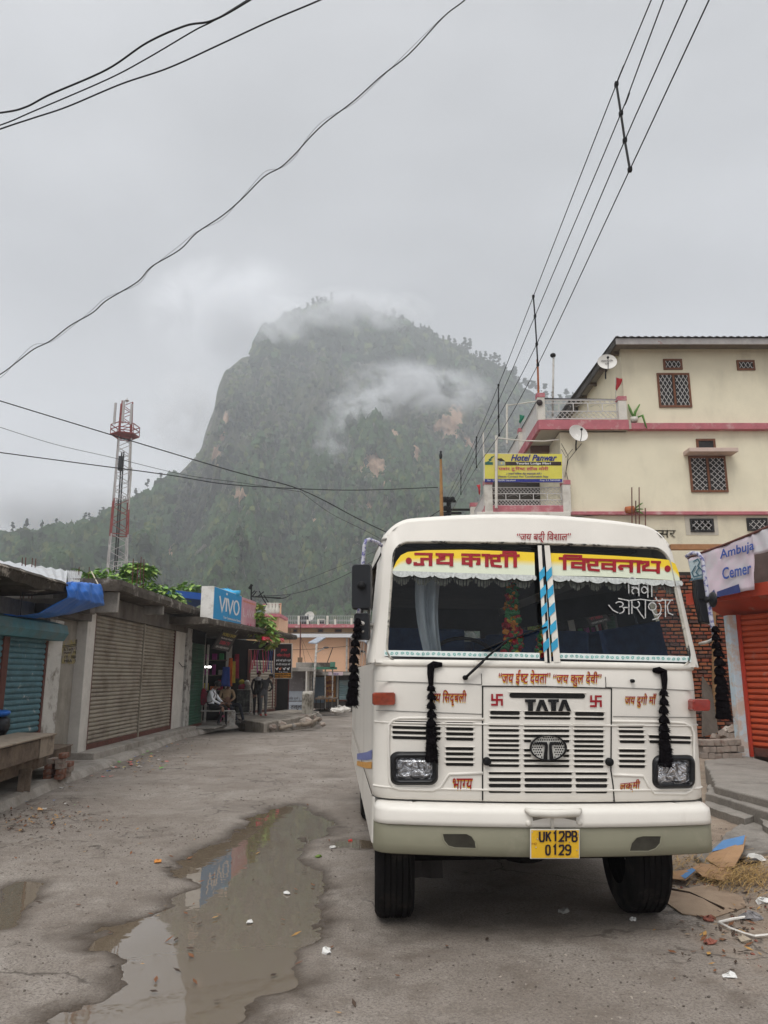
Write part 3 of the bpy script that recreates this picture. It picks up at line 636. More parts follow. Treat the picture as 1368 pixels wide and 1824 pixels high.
# big block letters, drawn stroke by stroke (u right, v up, headline at v = 1)
K = .17
G = {
 'ja': (1.15, [[(0, .93), (1.0, .93)], [(.88, .93), (.88, .0)], [(.88, .55), (.42, .55), (.42, .12)], [(.55, .12), (.05, .12), (.05, .30)]]),
 'ya': (1.05, [[(0, .93), (1.0, .93)], [(.86, .93), (.86, 0)], [(.16, .76), (.44, .76), (.44, .60), (.14, .50), (.14, .25), (.86, .25)]]),
 'ka': (1.15, [[(0, .93), (1.05, .93)], [(.52, .93), (.52, 0)], [(.52, .62), (.12, .62), (.12, .25), (.52, .25)], [(.52, .62), (.95, .62), (.95, .25), (.80, .25)]]),
 'aa': (.40, [[(-.05, .93), (.42, .93)], [(.24, .93), (.24, 0)]]),
 'sha': (1.08, [[(.55, .93), (1.05, .93)], [(.90, .93), (.90, 0)], [(.06, .64), (.06, .88), (.50, .88), (.50, .50), (.02, .50)], [(.10, .44), (.16, .12), (.66, .05)]]),
 'ii': (.50, [[(-.05, .93), (.55, .93)], [(.30, 1.2), (.30, 0)], [(-.30, .93), (-.30, 1.17), (.36, 1.17)]]),
 'i': (.42, [[(-.15, .93), (.45, .93)], [(.18, 1.2), (.18, 0)], [(.14, 1.17), (1.05, 1.17), (1.05, .93)]]),
 'va': (.98, [[(-.05, .93), (.98, .93)], [(.82, .93), (.82, 0)], [(.82, .60), (.20, .60), (.20, .25), (.82, .25)]]),
 'sh_': (.70, [[(0, .93), (.75, .93)], [(.06, .64), (.06, .88), (.55, .88), (.55, .50), (.02, .50)], [(.10, .44), (.16, .12), (.72, .06)]]),
 'na': (.95, [[(-.05, .93), (.95, .93)], [(.78, .93), (.78, 0)], [(.78, .52), (.22, .52), (.14, .40), (.20, .26), (.34, .26)]]),
 'tha': (1.1, [[(.52, .93), (1.08, .93)], [(.92, .93), (.92, 0)], [(.04, .72), (.04, .90), (.34, .90), (.34, .66), (.12, .54), (.12, .25), (.92, .25)]]),
 ' ': (.35, []),
}
def block(name, word, qm, mat_, parent, k=K, zb_=0.0):
    tot = sum(G[w][0] for w in word); b = MB(); cur = 0; ly = 0
    for w in word:
        for st in G[w][1]:
            if len(st) > 1:
                for q in stroke2(st, k):
                    b.add([qm((cur + p.x) / tot, p.y, ly) for p in q], [(0, 1, 2, 3)]); ly = (ly + 1) % 9
        cur += G[w][0]
    return b.build(name, mat_, parent)
def tilt(px0, pyA0, px1, pyA1, h, out=.006):          # baseline from (px0,pyA0) to (px1,pyA1), headline h pixels above
    def f(u, v, l=0):
        px, py = px0 + (px1 - px0) * u, pyA0 + (pyA1 - pyA0) * u - h * v
        return face(*xz(px, py), out * (1 + .06 * l))
    return f
block('painted_lettering', ['ja', 'ya', ' ', 'ka', 'aa', 'sha', 'ii'], tilt(738, 1008, 924, 1011, 23), RED, body, .20)
block('painted_lettering', ['i', 'va', 'sh_', 'va', 'na', 'aa', 'tha'], tilt(1000, 1015, 1178, 1022, 22), RED, body, .20)
for (px, py) in ((728, 999), (1189, 1013)):
    f = fq(px - 5.5, py - 6, px + 5.5, py + 6, .007); MB().add([f(.5 + .5 * math.cos(2 * math.pi * k / 16), .5 + .5 * math.sin(2 * math.pi * k / 16)) for k in range(16)], [tuple(range(16))]).build('painted_dot', RED, body)
# lace, fringe, lower border
LACE = mat('white lace', (.50, .52, .50), .8, .25, 60, .1); FRI = mat('grey fringe', (.30, .28, .23), .9, .4, 40, .1)
for (x0, y0, x1, y1, n) in ((698, 1018, 953, 1026, 7), (980, 1026, 1214, 1036, 7)):
    L_, F_, B_ = MB(), MB(), MB()
    for k in range(n):
        a, b = x0 + (x1 - x0) * k / n, x0 + (x1 - x0) * (k + 1) / n; ya, yb = y0 + (y1 - y0) * k / n, y0 + (y1 - y0) * (k + 1) / n
        top, bot = [], []
        for i in range(9):
            t = i / 8; px = a + (b - a) * t; py = ya + (yb - ya) * t; top.append((px, py - 1.5)); bot.append((px, py + 2 + 7.5 * math.sin(math.pi * t) ** .7))
        ribbon(L_, top, bot, .004)
        f = fq(b - 4, yb - 1, b + 2.5, yb + 8, .006); L_.add([f(.5 + .5 * math.cos(math.pi * j / 4), .5 + .5 * math.sin(math.pi * j / 4)) for j in range(8)], [tuple(range(8))])
        for i in range(13):
            t = (i + .5) / 13; px = a + (b - a) * t; py = ya + (yb - ya) * t + 6 * math.sin(math.pi * t); ln_ = 9 + 7 * math.sin(math.pi * t) + random.uniform(-2, 2)
            if px < x0 + 4: continue
            dx = random.uniform(-1, 1); F_.tube([face(*xz(px, py), -.03), face(*xz(px + dx, py + ln_), -.03)], .0042, 4)
    L_.build('lace_edging', LACE, body); F_.build('fringe', FRI, body)
BORD = mat('border strip', (.68, .72, .70), .5, .06, 8, 0); TEAL = mat('teal print', (.09, .38, .34), .5, .2, 10, 0)
for (x0, y0, x1, y1) in ((684, 1158, 961, 1163), (986, 1163, 1231, 1169)):
    b = MB(); n = 12; ribbon(b, [(x0 + (x1 - x0) * i / n, y0 + (y1 - y0) * i / n) for i in range(n + 1)], [(x0 + (x1 - x0) * i / n, y0 + 10.5 + (y1 - y0) * i / n) for i in range(n + 1)], .003); b.build('border_strip', BORD, body)
    b = MB(); m = int((x1 - x0) / 9)
    for k in range(m):
        cx, cy = x0 + (x1 - x0) * (k + .5) / m, y0 + (y1 - y0) * (k + .5) / m + 5.2; sg = 1 if k % 2 else -1
        pts = [(cx + .9 * (1 + t * 2.6) * math.cos(t * 7 + k * 2), cy + .9 * (1 + t * 1.9) * math.sin(t * 7 + k * 2) * sg) for t in [i / 9 for i in range(10)]]
        for q in stroke2(pts, 1.1): b.add([face(*xz(p.x, p.y), .0055) for p in q], [(0, 1, 2, 3)])
    b.build('border_print', TEAL, body)
# centre divider with blue bands
dv = MB()
for (a, b_) in (((957, 972), (969, 1180)), ((969, 972), (985, 1180))): ribbon(dv, [a, (a[0] + 9.5, a[1])], [b_, (b_[0] + 12, b_[1])], .016)
ribbon(dv, [(957, 972), (957, 971.9)], [(968, 1180), (968, 1180)], .0)
dv.build('divider_post', PAINT2, body)
ribs_ = MB(); ribbon(ribs_, [(684, 1168), (820, 1171), (961, 1173)], [(700, 1174), (820, 1181), (964, 1182)], .001); ribbon(ribs_, [(986, 1173), (1110, 1176), (1231, 1179)], [(988, 1183), (1110, 1185), (1222, 1184)], .001); ribs_.build('glass_band', BLK, body)
MB().beam(face(*xz(966, 971), .006), face(*xz(976, 1181), .006), .016, .02, up=(0, 1, 0)).build('divider_post', BLACKR, body)
BLU = mat('blue tape', (.03, .30, .50), .5, .15, 9, 0); b = MB()
for (a, b_, w0, w1) in (((957, 972), (968, 1180), 9, 11), ((968.5, 972), (983, 1180), 9.5, 12)):
    for k in range(6):
        t = (k + .35) / 6.6; px = a[0] + (b_[0] - a[0]) * t; py = a[1] + (b_[1] - a[1]) * t; w = w0 + (w1 - w0) * t
        if k == 0: continue
        b.add([face(*xz(*p), .0215) for p in ((px, py + 6), (px + w, py - 5), (px + w + .8, py + 11), (px + .8, py + 22))], [(0, 1, 2, 3)])
b.build('tape_bands', BLU, body)
# chalk writing on the glass
CH = mat('white chalk paint', (.42, .42, .41), .9, .5, 60, 0)
def strokes(name, m, sts, w, mapf, parent=body):
    b = MB()
    for k, st in enumerate(sts):
        for q in stroke2(st, w): b.add([mapf(p.x, p.y, k) for p in q], [(0, 1, 2, 3)])
    return b.build(name, m, parent)
glassf = lambda x, y, l=0: face(*xz(970 + x / 5.262, 970 + y / 5.262), .0025 + .0003 * (l % 6))
strokes('chalk_lettering', CH, [[(745, 345), (800, 358), (880, 346), (960, 372), (1025, 362)], arc(822, 345, 42, 38, 180, 360, 8), [(788, 360), (790, 460)], [(815, 400), (860, 400), (880, 420)], arc(850, 436, 32, 28, 110, 400, 10), [(884, 365), (884, 485)],
  arc(935, 425, 26, 30, 30, 360, 10), [(968, 375), (968, 500)], [(1005, 370), (1005, 490)], [(968, 338), (974, 345)],
  [(690, 505), (790, 525), (900, 512), (1010, 528), (1110, 520), (1205, 520)], arc(700, 560, 36, 24, 200, 450, 10)[::-1], arc(690, 610, 55, 36, 80, -60, 10), [(600, 565), (640, 615), (690, 640)], [(735, 590), (780, 590)], [(790, 530), (790, 655)], [(818, 525), (818, 650)],
  arc(855, 560, 35, 32, 160, -60, 9), [(865, 595), (900, 650), (935, 695)], [(945, 525), (945, 690)], arc(1010, 580, 36, 36, 0, 360, 12), arc(1050, 600, 42, 60, 170, -60, 10), [(1095, 640), (1060, 690), (1010, 705)], [(1132, 520), (1132, 680)], arc(1075, 490, 32, 42, 180, 20, 8)[::-1], [(1180, 525), (1150, 575), (1160, 640), (1205, 660)]], 10, glassf)
# ---- cabin
b = MB(); b.span((-1.0, .35, 1.50), (1.0, .95, 1.62)); b.span((-1.02, .35, .95), (1.02, 6.2, 1.0)); b.span((-1.02, 6.1, 1.0), (1.02, 6.2, 1.72)); b.span((-1.02, 6.1, 2.25), (1.02, 6.2, 2.6)); b.span((-1.02, 6.1, 1.7), (-.75, 6.2, 2.3)); b.span((.75, 6.1, 1.7), (1.02, 6.2, 2.3)); b.span((-.98, .75, 2.56), (.98, 6.2, 2.58))
b.fn = BT; b.build('cabin', mat('grey cabin lining', (.085, .088, .092), .85, .2, 3, .05), bus)
b = MB(BT)
for k in range(5):
    for sg in (-1, 1): b.span((sg * .98, 2.0 + k * .8, 1.3), (sg * .18, 2.12 + k * .8, 2.02)); b.span((sg * .98, 1.7 + k * .8, 1.3), (sg * .18, 2.0 + k * .8, 1.42))
b.build('seat', SEATM, bus, bev=.03)
sw = MB(BT); cw = Vector((-.42, .62, 1.70)); sw.tube([cw + Vector((.24 * math.cos(R(a)), .10 * math.sin(R(a)), .17 * math.sin(R(a)))) for a in range(0, 361, 15)], .014, 8); sw.tube([cw + Vector((0, .25, -.35)), cw], .02, 8); sw.beam(cw - Vector((.24, 0, 0)), cw + Vector((.24, 0, 0)), .03, .02)
sw.build('steering_wheel', BLACKR, bus, True)
CUR = mat('grey white curtain', (.50, .52, .55), .9, .2, 3, .05); cu = MB(BT)
cu.grid([[Vector((-.80 + .20 * u - (.04 * math.sin(3 * t)) + .08 * t * (1 - u), .34 + .05 * math.sin(u * 14 + t) + .03 * t, 2.40 - .70 * t)) for u in [i / 14 for i in range(15)]] for t in [j / 8 for j in range(9)]])
cu.build('curtain', CUR, bus, True)
# garlands at the divider post
gm = [mat('garland red', (.40, .02, .03), .8, .3, 20, .1), mat('garland orange', (.62, .22, .03), .8, .3, 20, .1), mat('garland green', (.05, .20, .07), .8, .3, 20, .1), mat('garland yellow', (.62, .45, .05), .8, .3, 20, .1)]
def garland(x0, z0, z1, spread, n, parent):
    b = MB(BT)
    for k in range(n):
        t = k / n; z = z0 + (z1 - z0) * t; r = .010 + .009 * random.random() + spread * t * .12
        mi = random.choice((0, 0, 1, 2, 2, 3)) if t > .45 else random.choice((2, 0, 1, 2))
        b.ball((x0 + random.uniform(-1, 1) * (.018 + spread * t), .30 + random.uniform(-.02, .02), z), (r, r * .8, r * .8), 7, 5, mi, .008)
    return b.build('garland', gm, parent)
garland(-.13, 2.36, 1.74, .055, 230, bus); garland(.085, 1.92, 1.74, .045, 90, bus)
# ---- wiper
wp = MB(); A0, A1, A2 = face(*xz(828, 1207), .03), face(*xz(868, 1168), .05), face(*xz(905, 1138), .035); wp.tube([A0, A1, A2], [.010, .008, .005], 6)
wp.tube([face(*xz(856, 1159), .028), face(*xz(905, 1139), .03), face(*xz(972, 1117), .028)], .006, 6); wp.tube([A0 + Vector((0, .03, 0)), A0 - Vector((0, .005, 0))], .016, 10)
wp.beam(face(*xz(830, 1205), .034), face(*xz(858, 1179), .05), .022, .014); wp.build('wiper', BLACKR, body, True)
wn = MB(); p = face(*xz(1125, 1213), .0); wn.tube([p + Vector((0, .02, 0)), p - Vector((0, .03, 0))], .012, 10); wn.build('washer_nozzle', BLACKR, body, True)
# ---- front panel: grille slots, lips, gaps, letters
def capsule(b, px0, px1, py, h, out=.003, dpy=0.0, mi=0):
    r = h / 2; pts = []
    for i in range(7): a = R(90 + 180 * i / 6); pts.append((px0 + r + r * math.cos(a), py + r * math.sin(a)))
    for i in range(7): a = R(-90 + 180 * i / 6); pts.append((px1 - r + r * math.cos(a), py + dpy + r * math.sin(a)))
    n = max(2, int((px1 - px0) / 14)); T2, B2 = [], []
    for i in range(-3, n + 4):
        if i < 0 or i > n: a = R(30 * (abs(i) if i < 0 else i - n)); x = (px0 + r - r * math.sin(a)) if i < 0 else (px1 - r + r * math.sin(a)); hh = r * math.cos(a)
        else: x = px0 + r + (px1 - px0 - 2 * r) * i / n; hh = r
        y = py + dpy * (x - px0) / (px1 - px0); T2.append(face(*BL(x, y - hh), out)); B2.append(face(*BL(x, y + hh), out))
    b.grid([T2, B2], mi)
gr, lip = MB(), MB()
def zg(x, y): return 860 + x / 5.472, 1180 + y / 5.472       # coordinates read off an enlarged crop of the grille
def slot(x0, x1, y, h, dy=0):
    (a, py), (c, _) = zg(x0, y), zg(x1, y); capsule(gr, a, c, py, h / 5.472, .003, dy / 5.472)
    n = 8; hh = h / 5.472                                  # the pressed eyebrow above each slot
    P = [[face(*BL(a - 2 + (c - a + 4) * i / n, py - hh * .5 - 1.9 * s_ + dy / 5.472 * i / n), .001 + .007 * math.sin(math.pi * s_)) for i in range(n + 1)] for s_ in (0, .25, .5, .75, 1)]
    lip.grid(P)
for y, h, dy in ((490, 36, 4), (537, 22, 4)):
    slot(70, 360, y, h, dy); slot(405, 852, y + 5, h, dy); slot(897, 1180, y + 10, h, dy)
for y in (611, 660, 712, 761, 807, 852, 903, 953, 1004):
    slot(57, 353, y, 24, 3)
    if y in (611, 660, 712, 953, 1004): slot(400, 842, y + 4, 24, 3)
    elif y in (761, 852, 903): slot(400, 470, y + 4, 24, 0); slot(780, 842, y + 7, 24, 0)
    slot(888, 1175, y + 8, 24, 3)
for y, h in ((1080, 22), (1142, 34), (1199, 34), (1254, 34)): slot(57, 370, y, h, 1); slot(405, 868, y + 2, h, 1); slot(903, 1212, y + 3, h, 1)
slot(258, 997, 320, 50, 8)
def zl(x, y): return 600 + x / 3.42, 1250 + y / 3.42
def slotL(x0, x1, y, h, dy=0):
    (a, py), (c, _) = zl(x0, y), zl(x1, y); capsule(gr, a, c, py, h / 3.42, .003, dy / 3.42); n = 6
    lip.grid([[face(*BL(a - 2 + (c - a + 4) * i / n, py - h / 6.84 - 2.2 * s_ + dy / 3.42 * i / n), .001 + .008 * math.sin(math.pi * s_)) for i in range(n + 1)] for s_ in (0, .25, .5, .75, 1)])
for y in (124, 155, 186, 217): slotL(338 + (14 if y < 130 else 0), 632, y, 17, 8); slotL(665, 832, y + 9, 17, 3)
for y in (285, 317, 349, 381): slotL(663, 832, y, 17, 2)
def zr(x, y): return 968 + x / 3.42, 1250 + y / 3.42
def slotR(x0, x1, y, h, dy=0):
    (a, py), (c, _) = zr(x0, y), zr(x1, y); capsule(gr, a, c, py, h / 3.42, .003, dy / 3.42); n = 6
    lip.grid([[face(*BL(a - 2 + (c - a + 4) * i / n, py - h / 6.84 - 2.2 * s_ + dy / 3.42 * i / n), .001 + .008 * math.sin(math.pi * s_)) for i in range(n + 1)] for s_ in (0, .25, .5, .75, 1)])
for k, y in enumerate((150, 180, 211, 243)): slotR(455 + 3 * k, 607 + 3 * k, y, 16, 2)
for y in (298, 329, 361, 393): slotR(460, 618, y, 16, 2)
slotR(642, 896, 212, 16, 8); slotR(645, 897, 243, 16, 6)
gr.build('grille_slots', SLOT, body); lip.build('grille_ribs', PAINT, body, True)
# shut lines
gp = MB()
def line(b, pts, w=.006, out=.0035):
    n = 8
    for (a, c) in zip(pts, pts[1:]):
        for i in range(n): b.beam(face(*BL(a[0] + (c[0] - a[0]) * i / n, a[1] + (c[1] - a[1]) * i / n), out - .004), face(*BL(a[0] + (c[0] - a[0]) * (i + 1) / n, a[1] + (c[1] - a[1]) * (i + 1) / n), out - .004), w, .01, up=(0, 1, 0))
line(gp, [(860, 1222), (975, 1223), (1089, 1226)], .007); line(gp, [(859.5, 1221), (859.5, 1426)], .008); line(gp, [(1089, 1226), (1088, 1372), (1092, 1400), (1094, 1428)], .007)
line(gp, [(670, 1213), (858, 1219)], .0022); line(gp, [(1080, 1224), (1242, 1230)], .0022); line(gp, [(670, 1265), (858, 1272)], .0018); line(gp, [(1092, 1276), (1244, 1278)], .0018); line(gp, [(1079, 1206), (1079, 1225)], .003); line(gp, [(858, 1200), (858, 1219)], .003)
gp.build('shut_lines', SLOT, body)
# recessed frames round headlamp and vents, drawn as a raised rim
def rim(pts, w, out):
    b = MB(); b.tube([face(*BL(*p), out) for p in pts], w, 6); return b
rim([(862, 1281), (760, 1279), (712, 1279), (700, 1283), (693, 1292), (692, 1330), (694, 1390), (700, 1402), (712, 1406), (770, 1408), (784, 1403), (792, 1390), (800, 1379), (860, 1377)], .010, .000).build('panel_rim', PAINT, body, True)
rim([(1090, 1285), (1180, 1286), (1218, 1288), (1231, 1294), (1236, 1306), (1237, 1395), (1232, 1408), (1220, 1414), (1165, 1413), (1155, 1400), (1145, 1382), (1092, 1380)], .010, .000).build('panel_rim', PAINT, body, True)
# ---- letters T A T A, badge, round catches
tb = MB()
def letter(poly):
    P = [face(*BL(*zg(*p)), .004) for p in poly]; tb.prism(P, (0, -.012, 0))
for x in (408, 632): letter([(x, 358), (x + 104, 358), (x + 104, 383), (x + 76, 390), (x + 76, 472), (x + 30, 472), (x + 30, 390), (x, 383)])
for x in (512, 732): letter([(x, 472), (x + 38, 362), (x + 78, 362), (x + 122, 474), (x + 86, 474), (x + 60, 398), (x + 36, 474)])
tb.build('raised_lettering', BLK, body)
bd = MB(); ec = zg(628, 828)
def el(t, k): return face(*BL(ec[0] + 33 * k * math.cos(t), ec[1] + 23.2 * k * math.sin(t)), .018)
T_ = [2 * math.pi * i / 40 for i in range(40)]
bd.grid([[el(t, 1.0) for t in T_], [el(t, 1.0) - Vector((0, .012, 0)) for t in T_], [el(t, .90) - Vector((0, .012, 0)) for t in T_], [el(t, .90) for t in T_]], 0, True); bd.add([el(t, .95) for t in T_], [tuple(range(40))], 1)
def bp(x, y, o=.008): return face(*BL(*zg(x, y)), .018 + o)
for poly in ([(470, 790), (520, 778), (560, 772), (612, 772), (622, 800), (618, 942), (580, 938), (592, 850), (596, 806), (560, 796)], [(786, 790), (740, 778), (700, 772), (646, 772), (636, 800), (640, 942), (678, 938), (664, 850), (660, 806), (700, 796)]): bd.prism([bp(*p, .002) for p in poly], (0, -.010, 0), 0)
for j in range(9):
    for i in range(15):
        x, y = 480 + i * 21.5 + (10 if j % 2 else 0), 728 + j * 24
        if ((x - 628) / 165) ** 2 + ((y - 828) / 112) ** 2 < .9 and not (568 < x < 690 and y > 765): bd.add([bp(x + 8 * math.cos(a), y + 8 * math.sin(a), .0015) for a in [math.pi * q / 3 for q in range(6)]], [tuple(range(6))], 0)
bd.build('oval_badge', [BLK, mat('badge silver', (.55, .54, .50), .35, .1, 10, 0, metal=.3)], body)
for c_ in ((37, 962), (1228, 968)):
    k = MB(); p = face(*BL(*zg(*c_)), 0); k.lathe(p, [(0, -.03), (.018, -.03), (.026, -.022), (.026, 0), (.0, 0)], 16, 'y'); k.build('rubber_catch', BLACKR, body, True)
# ---- painted slogans, red over a yellow drop
def slogan(segs, x0, y0, x1, y1, drop=3.0, rise=0.0, sh=0.12, bold=.018, y=None):
    for m, dy, o in ((YEL, drop, .0035), (RED, 0, .0065)):
        if drop == 0 and m is YEL: continue
        def qm(u, v, l=0, dy=dy, o=o):
            px, py = x0 + (x1 - x0) * u, y1 + (y0 - y1) * v + dy - rise * u
            x, z = BL(px, py, 0); x, z = BL(px, py, lean(z)); return face(x, z, o + .0003 * l)
        write(MB(), segs, qm, 0, sh, bold).build('painted_slogan', m, body)
slogan(['“जय', ' ', 'बद्ी', ' ', 'िवशाल”'], 921, 946, 1017, 967, 0)
slogan(['“जय', ' ', 'ई', ('ष', .62), 'ट', ' ', 'देवता”'], 888, 1193, 980, 1219, 2.4); slogan('“जय कुल देवी”', 985, 1196, 1071, 1222, 2.4)
slogan(['जय', ' ', 'िस', 'दृ', 'बली'], 766, 1229, 831, 1256, 2.4); slogan(['जय', ' ', 'दुगाे', ' ', 'माँ'], 1113, 1235, 1169, 1259, 2.4)
slogan(['भा', ('ग', .6), 'य'], 806, 1386, 842, 1406, 2.4, 0, .1)
slogan(['ल', 'क्', 'मी'], 1104, 1391, 1140, 1411, 2.4, 4, .1)
# auspicious crosses
for (cx, cy) in ((885, 1246.5), (1061, 1249)):
    sk = MB(); h, w = 10.5, 3.6; ly = 0
    for st in ([(0, -h), (0, h)], [(-h, 0), (h, 0)], [(0, -h + w / 2), (h, -h + w / 2)], [(0, h - w / 2), (-h, h - w / 2)], [(h - w / 2, 0), (h - w / 2, h)], [(-h + w / 2, 0), (-h + w / 2, -h)]):
        for q in stroke2(st, w): sk.add([face(*BL(cx + p.x, cy + p.y), .004 + .0006 * ly) for p in q], [(0, 1, 2, 3)]); ly += 1
    sk.build('painted_symbol', RED, body)
# ---- lamps
AMB = mat('orange lens', (.22, .030, .008), .25, .3, 30, .05, coat=.6); REDL = mat('red lens', (.24, .02, .012), .25, .2, 30, .05, coat=.6)
def lens(name, x0, y0, x1, y1, m, d, r=3, sk_=0):
    pts = [(x0 + r, y0), (x1 - r, y0 + sk_), (x1, y0 + r + sk_), (x1, y1 - r + sk_), (x1 - r, y1 + sk_), (x0 + r, y1), (x0, y1 - r), (x0, y0 + r)]
    b = MB(); cx, cy = (x0 + x1) / 2, (y0 + y1) / 2; sc2 = lambda p, k: (cx + (p[0] - cx) * k, cy + (p[1] - cy) * k)
    b.grid([[face(*BL(*p), -.01) for p in pts], [face(*BL(*p), d) for p in pts], [face(*BL(*sc2(p, .93)), d + .012) for p in pts]], 0, True); b.add([face(*BL(*sc2(p, .93)), d + .012) for p in pts], [tuple(range(8))])
    return b.build(name, m, body)
lens('indicator_lamp', 663, 1233, 704, 1256, AMB, .02); lens('indicator_lamp', 1226, 1245, 1257, 1266, REDL, .06)
HB = mat('headlamp housing', (.010, .010, .011), .3, .2, 5, .02); 
def hl_mat():
    m = bpy.data.materials.new('headlamp glass'); m.use_nodes = True; t = m.node_tree; p = t.nodes['Principled BSDF']; p.inputs['Metallic'].default_value = .85; p.inputs['Roughness'].default_value = .12; p.inputs['Coat Weight'].default_value = 1.0
    c = t.nodes.new('ShaderNodeTexCoord'); v = t.nodes.new('ShaderNodeTexNoise'); v.inputs['Scale'].default_value = 16; v.inputs['Detail'].default_value = 4; v.inputs['Distortion'].default_value = 2.5; t.links.new(c.outputs['Object'], v.inputs['Vector'])
    r = t.nodes.new('ShaderNodeValToRGB'); t.links.new(v.outputs['Fac'], r.inputs[0]); r.color_ramp.elements[0].position = .35; r.color_ramp.elements[0].color = (.06, .06, .065, 1); r.color_ramp.elements[1].position = .65; r.color_ramp.elements[1].color = (.62, .63, .66, 1); t.links.new(r.outputs[0], p.inputs['Base Color'])
    b = t.nodes.new('ShaderNodeBump'); b.inputs['Strength'].default_value = .8; b.inputs['Distance'].default_value = .02; t.links.new(v.outputs['Fac'], b.inputs['Height']); t.links.new(b.outputs[0], p.inputs['Normal']); return m
HLM = hl_mat()
def headlamp(x0, y0, x1, y1, lx0, ly0, lx1, ly1):
    def loop(X0, Y0, X1, Y1, r, o): 
        p = rrect(X1 - X0, Y1 - Y0, r, (X0 + X1) / 2, (Y0 + Y1) / 2, 5); return [face(*BL(*q), o) for q in p]
    b = MB(); b.grid([loop(x0 - 3, y0 - 3, x1 + 3, y1 + 3, 15, -.004), loop(x0, y0, x1, y1, 14, .02), loop(x0 + 3, y0 + 3, x1 - 3, y1 - 3, 12, .03), loop(lx0 - 2, ly0 - 2, lx1 + 2, ly1 + 2, 8, .028), loop(lx0, ly0, lx1, ly1, 7, .002)], 0, True)
    h = b.build('headlamp', HB, body, True); g = MB(); L0 = loop(lx0, ly0, lx1, ly1, 7, .004); g.grid([L0, loop(lx0 + 8, ly0 + 6, lx1 - 8, ly1 - 6, 7, .018)], 0, True); q = loop(lx0 + 8, ly0 + 6, lx1 - 8, ly1 - 6, 7, .018); g.add(q, [tuple(range(len(q)))]); g.build('lens', HLM, h, True)
headlamp(697, 1341, 778, 1396, 705, 1350, 770, 1388); headlamp(1164, 1347, 1236, 1402, 1171, 1354, 1228, 1396)
# ---- bumper
def bump_pt(s, z, out):
    hw = 1.09 + (out * .8 if out < -.02 else 0); x, y = plan(math.copysign(min(abs(s), abs(s) + (hw - 1.09)), s) if abs(s) > .9 else s, hw, .10); return BT(x, y - .10 - out + (.0 if abs(s) < .9 else 0), z)
zb0, zb1, zb2 = BL(975, 1530, -.13)[1], BL(975, 1476, -.13)[1], BL(975, 1438, -.12)[1]
SB = [-(1.085 - .10 + .10 * math.pi / 2 + d) for d in (.5, .25, .05)] + [-(.985 + .157 * i / 5) for i in range(5, 0, -1)] + [-.985 + 1.97 * i / 30 for i in range(31)] + [.985 + .157 * i / 5 for i in range(1, 6)] + [1.085 - .10 + .10 * math.pi / 2 + d for d in (.05, .25, .5)]
prof_w = [(zb1, .000), (zb1 + .004, .012), (zb1 + .03, .010), (zb1 + .07, .006), (zb2 - .045, .004), (zb2 - .03, .0), (zb2 - .006, -.03), (zb2, -.06), (zb2, -.16), (zb2, -.34)]
bm_ = MB().grid([[bump_pt(s, z, o) for s in SB] for z, o in prof_w]).build('bumper', PAINT, bus, True)
hb = []
def olive(s, z, o): return bump_pt(s, z, o)
FOG = [((785, 1484), (853, 1512)), ((1118, 1488), (1180, 1517))]
bo = MB().grid([[bump_pt(s, z, o) for s in SB] for z, o in ((zb0, -.10), (zb0, -.012), (zb0 + .008, .0), (zb0 + .06, .001), (zb1 - .004, .0), (zb1, -.004))]); bo.build('bumper_skirt', OLIVE, bm_, True)
for k, poly in enumerate(([(785, 1484), (832, 1484), (842, 1489), (849, 1499), (851, 1512), (810, 1511), (796, 1507), (788, 1497)], [(1118, 1517), (1122, 1502), (1132, 1491), (1145, 1488), (1180, 1488), (1178, 1502), (1169, 1512), (1155, 1517)])):
    cx, cy = sum(p[0] for p in poly) / 8, sum(p[1] for p in poly) / 8; on = lambda p, o: BT(*(lambda q: (q[0], -.10 - o, q[1]))(BL(p[0], p[1], -.10)))
    f = MB(); f.grid([[on(p, .004) for p in poly], [on((cx + (p[0] - cx) * .93, cy + (p[1] - cy) * .93), .006) for p in poly], [on((cx + (p[0] - cx) * .86, cy + (p[1] - cy) * .86), .0015) for p in poly]], 0, True); f.build('fog_lamp_recess', OLIVE, bm_, True)
    f = MB(); f.add([on((cx + (p[0] - cx) * .9, cy + (p[1] - cy) * .9), .003) for p in poly], [tuple(range(8))]); f.build('recess_opening', mat('recess dark', (.035, .032, .024), .9, .5, 5, .1), bm_)
on = lambda px, py, o: (lambda q: BT(q[0], -.10 - o, q[1]))(BL(px, py, -.10))
hk = MB(); hk.tube([on(936, 1442, .0), on(944, 1446, .035), on(985, 1447, .05), on(1026, 1446, .035), on(1034, 1442, .0)], [.012, .024, .026, .024, .012], 10); hk.build('tow_handle', PAINT2, bm_, True)
hk = MB(); hk.span((0, 0, 0), (0.001, .001, .001)); hk = MB(); hk.add([on(*p, .009) for p in ((948, 1455), (1026, 1455), (1024, 1474), (950, 1474))], [(0, 1, 2, 3)]); hk.build('tow_pocket', mat('grey pocket', (.20, .18, .15), .9, .3, 5, .1), bm_)  # flat quad, darker than the bumper around it
MB().tube([on(983, 1456, .012), on(983, 1475, .012)], .012, 8).build('tow_pin', PAINT2, bm_, True)
for q in ((941, 1466), (1031, 1464)): MB().ball(on(*q, .012), (.02, .012, .02)).build('bolt', PAINT2, bm_, True)
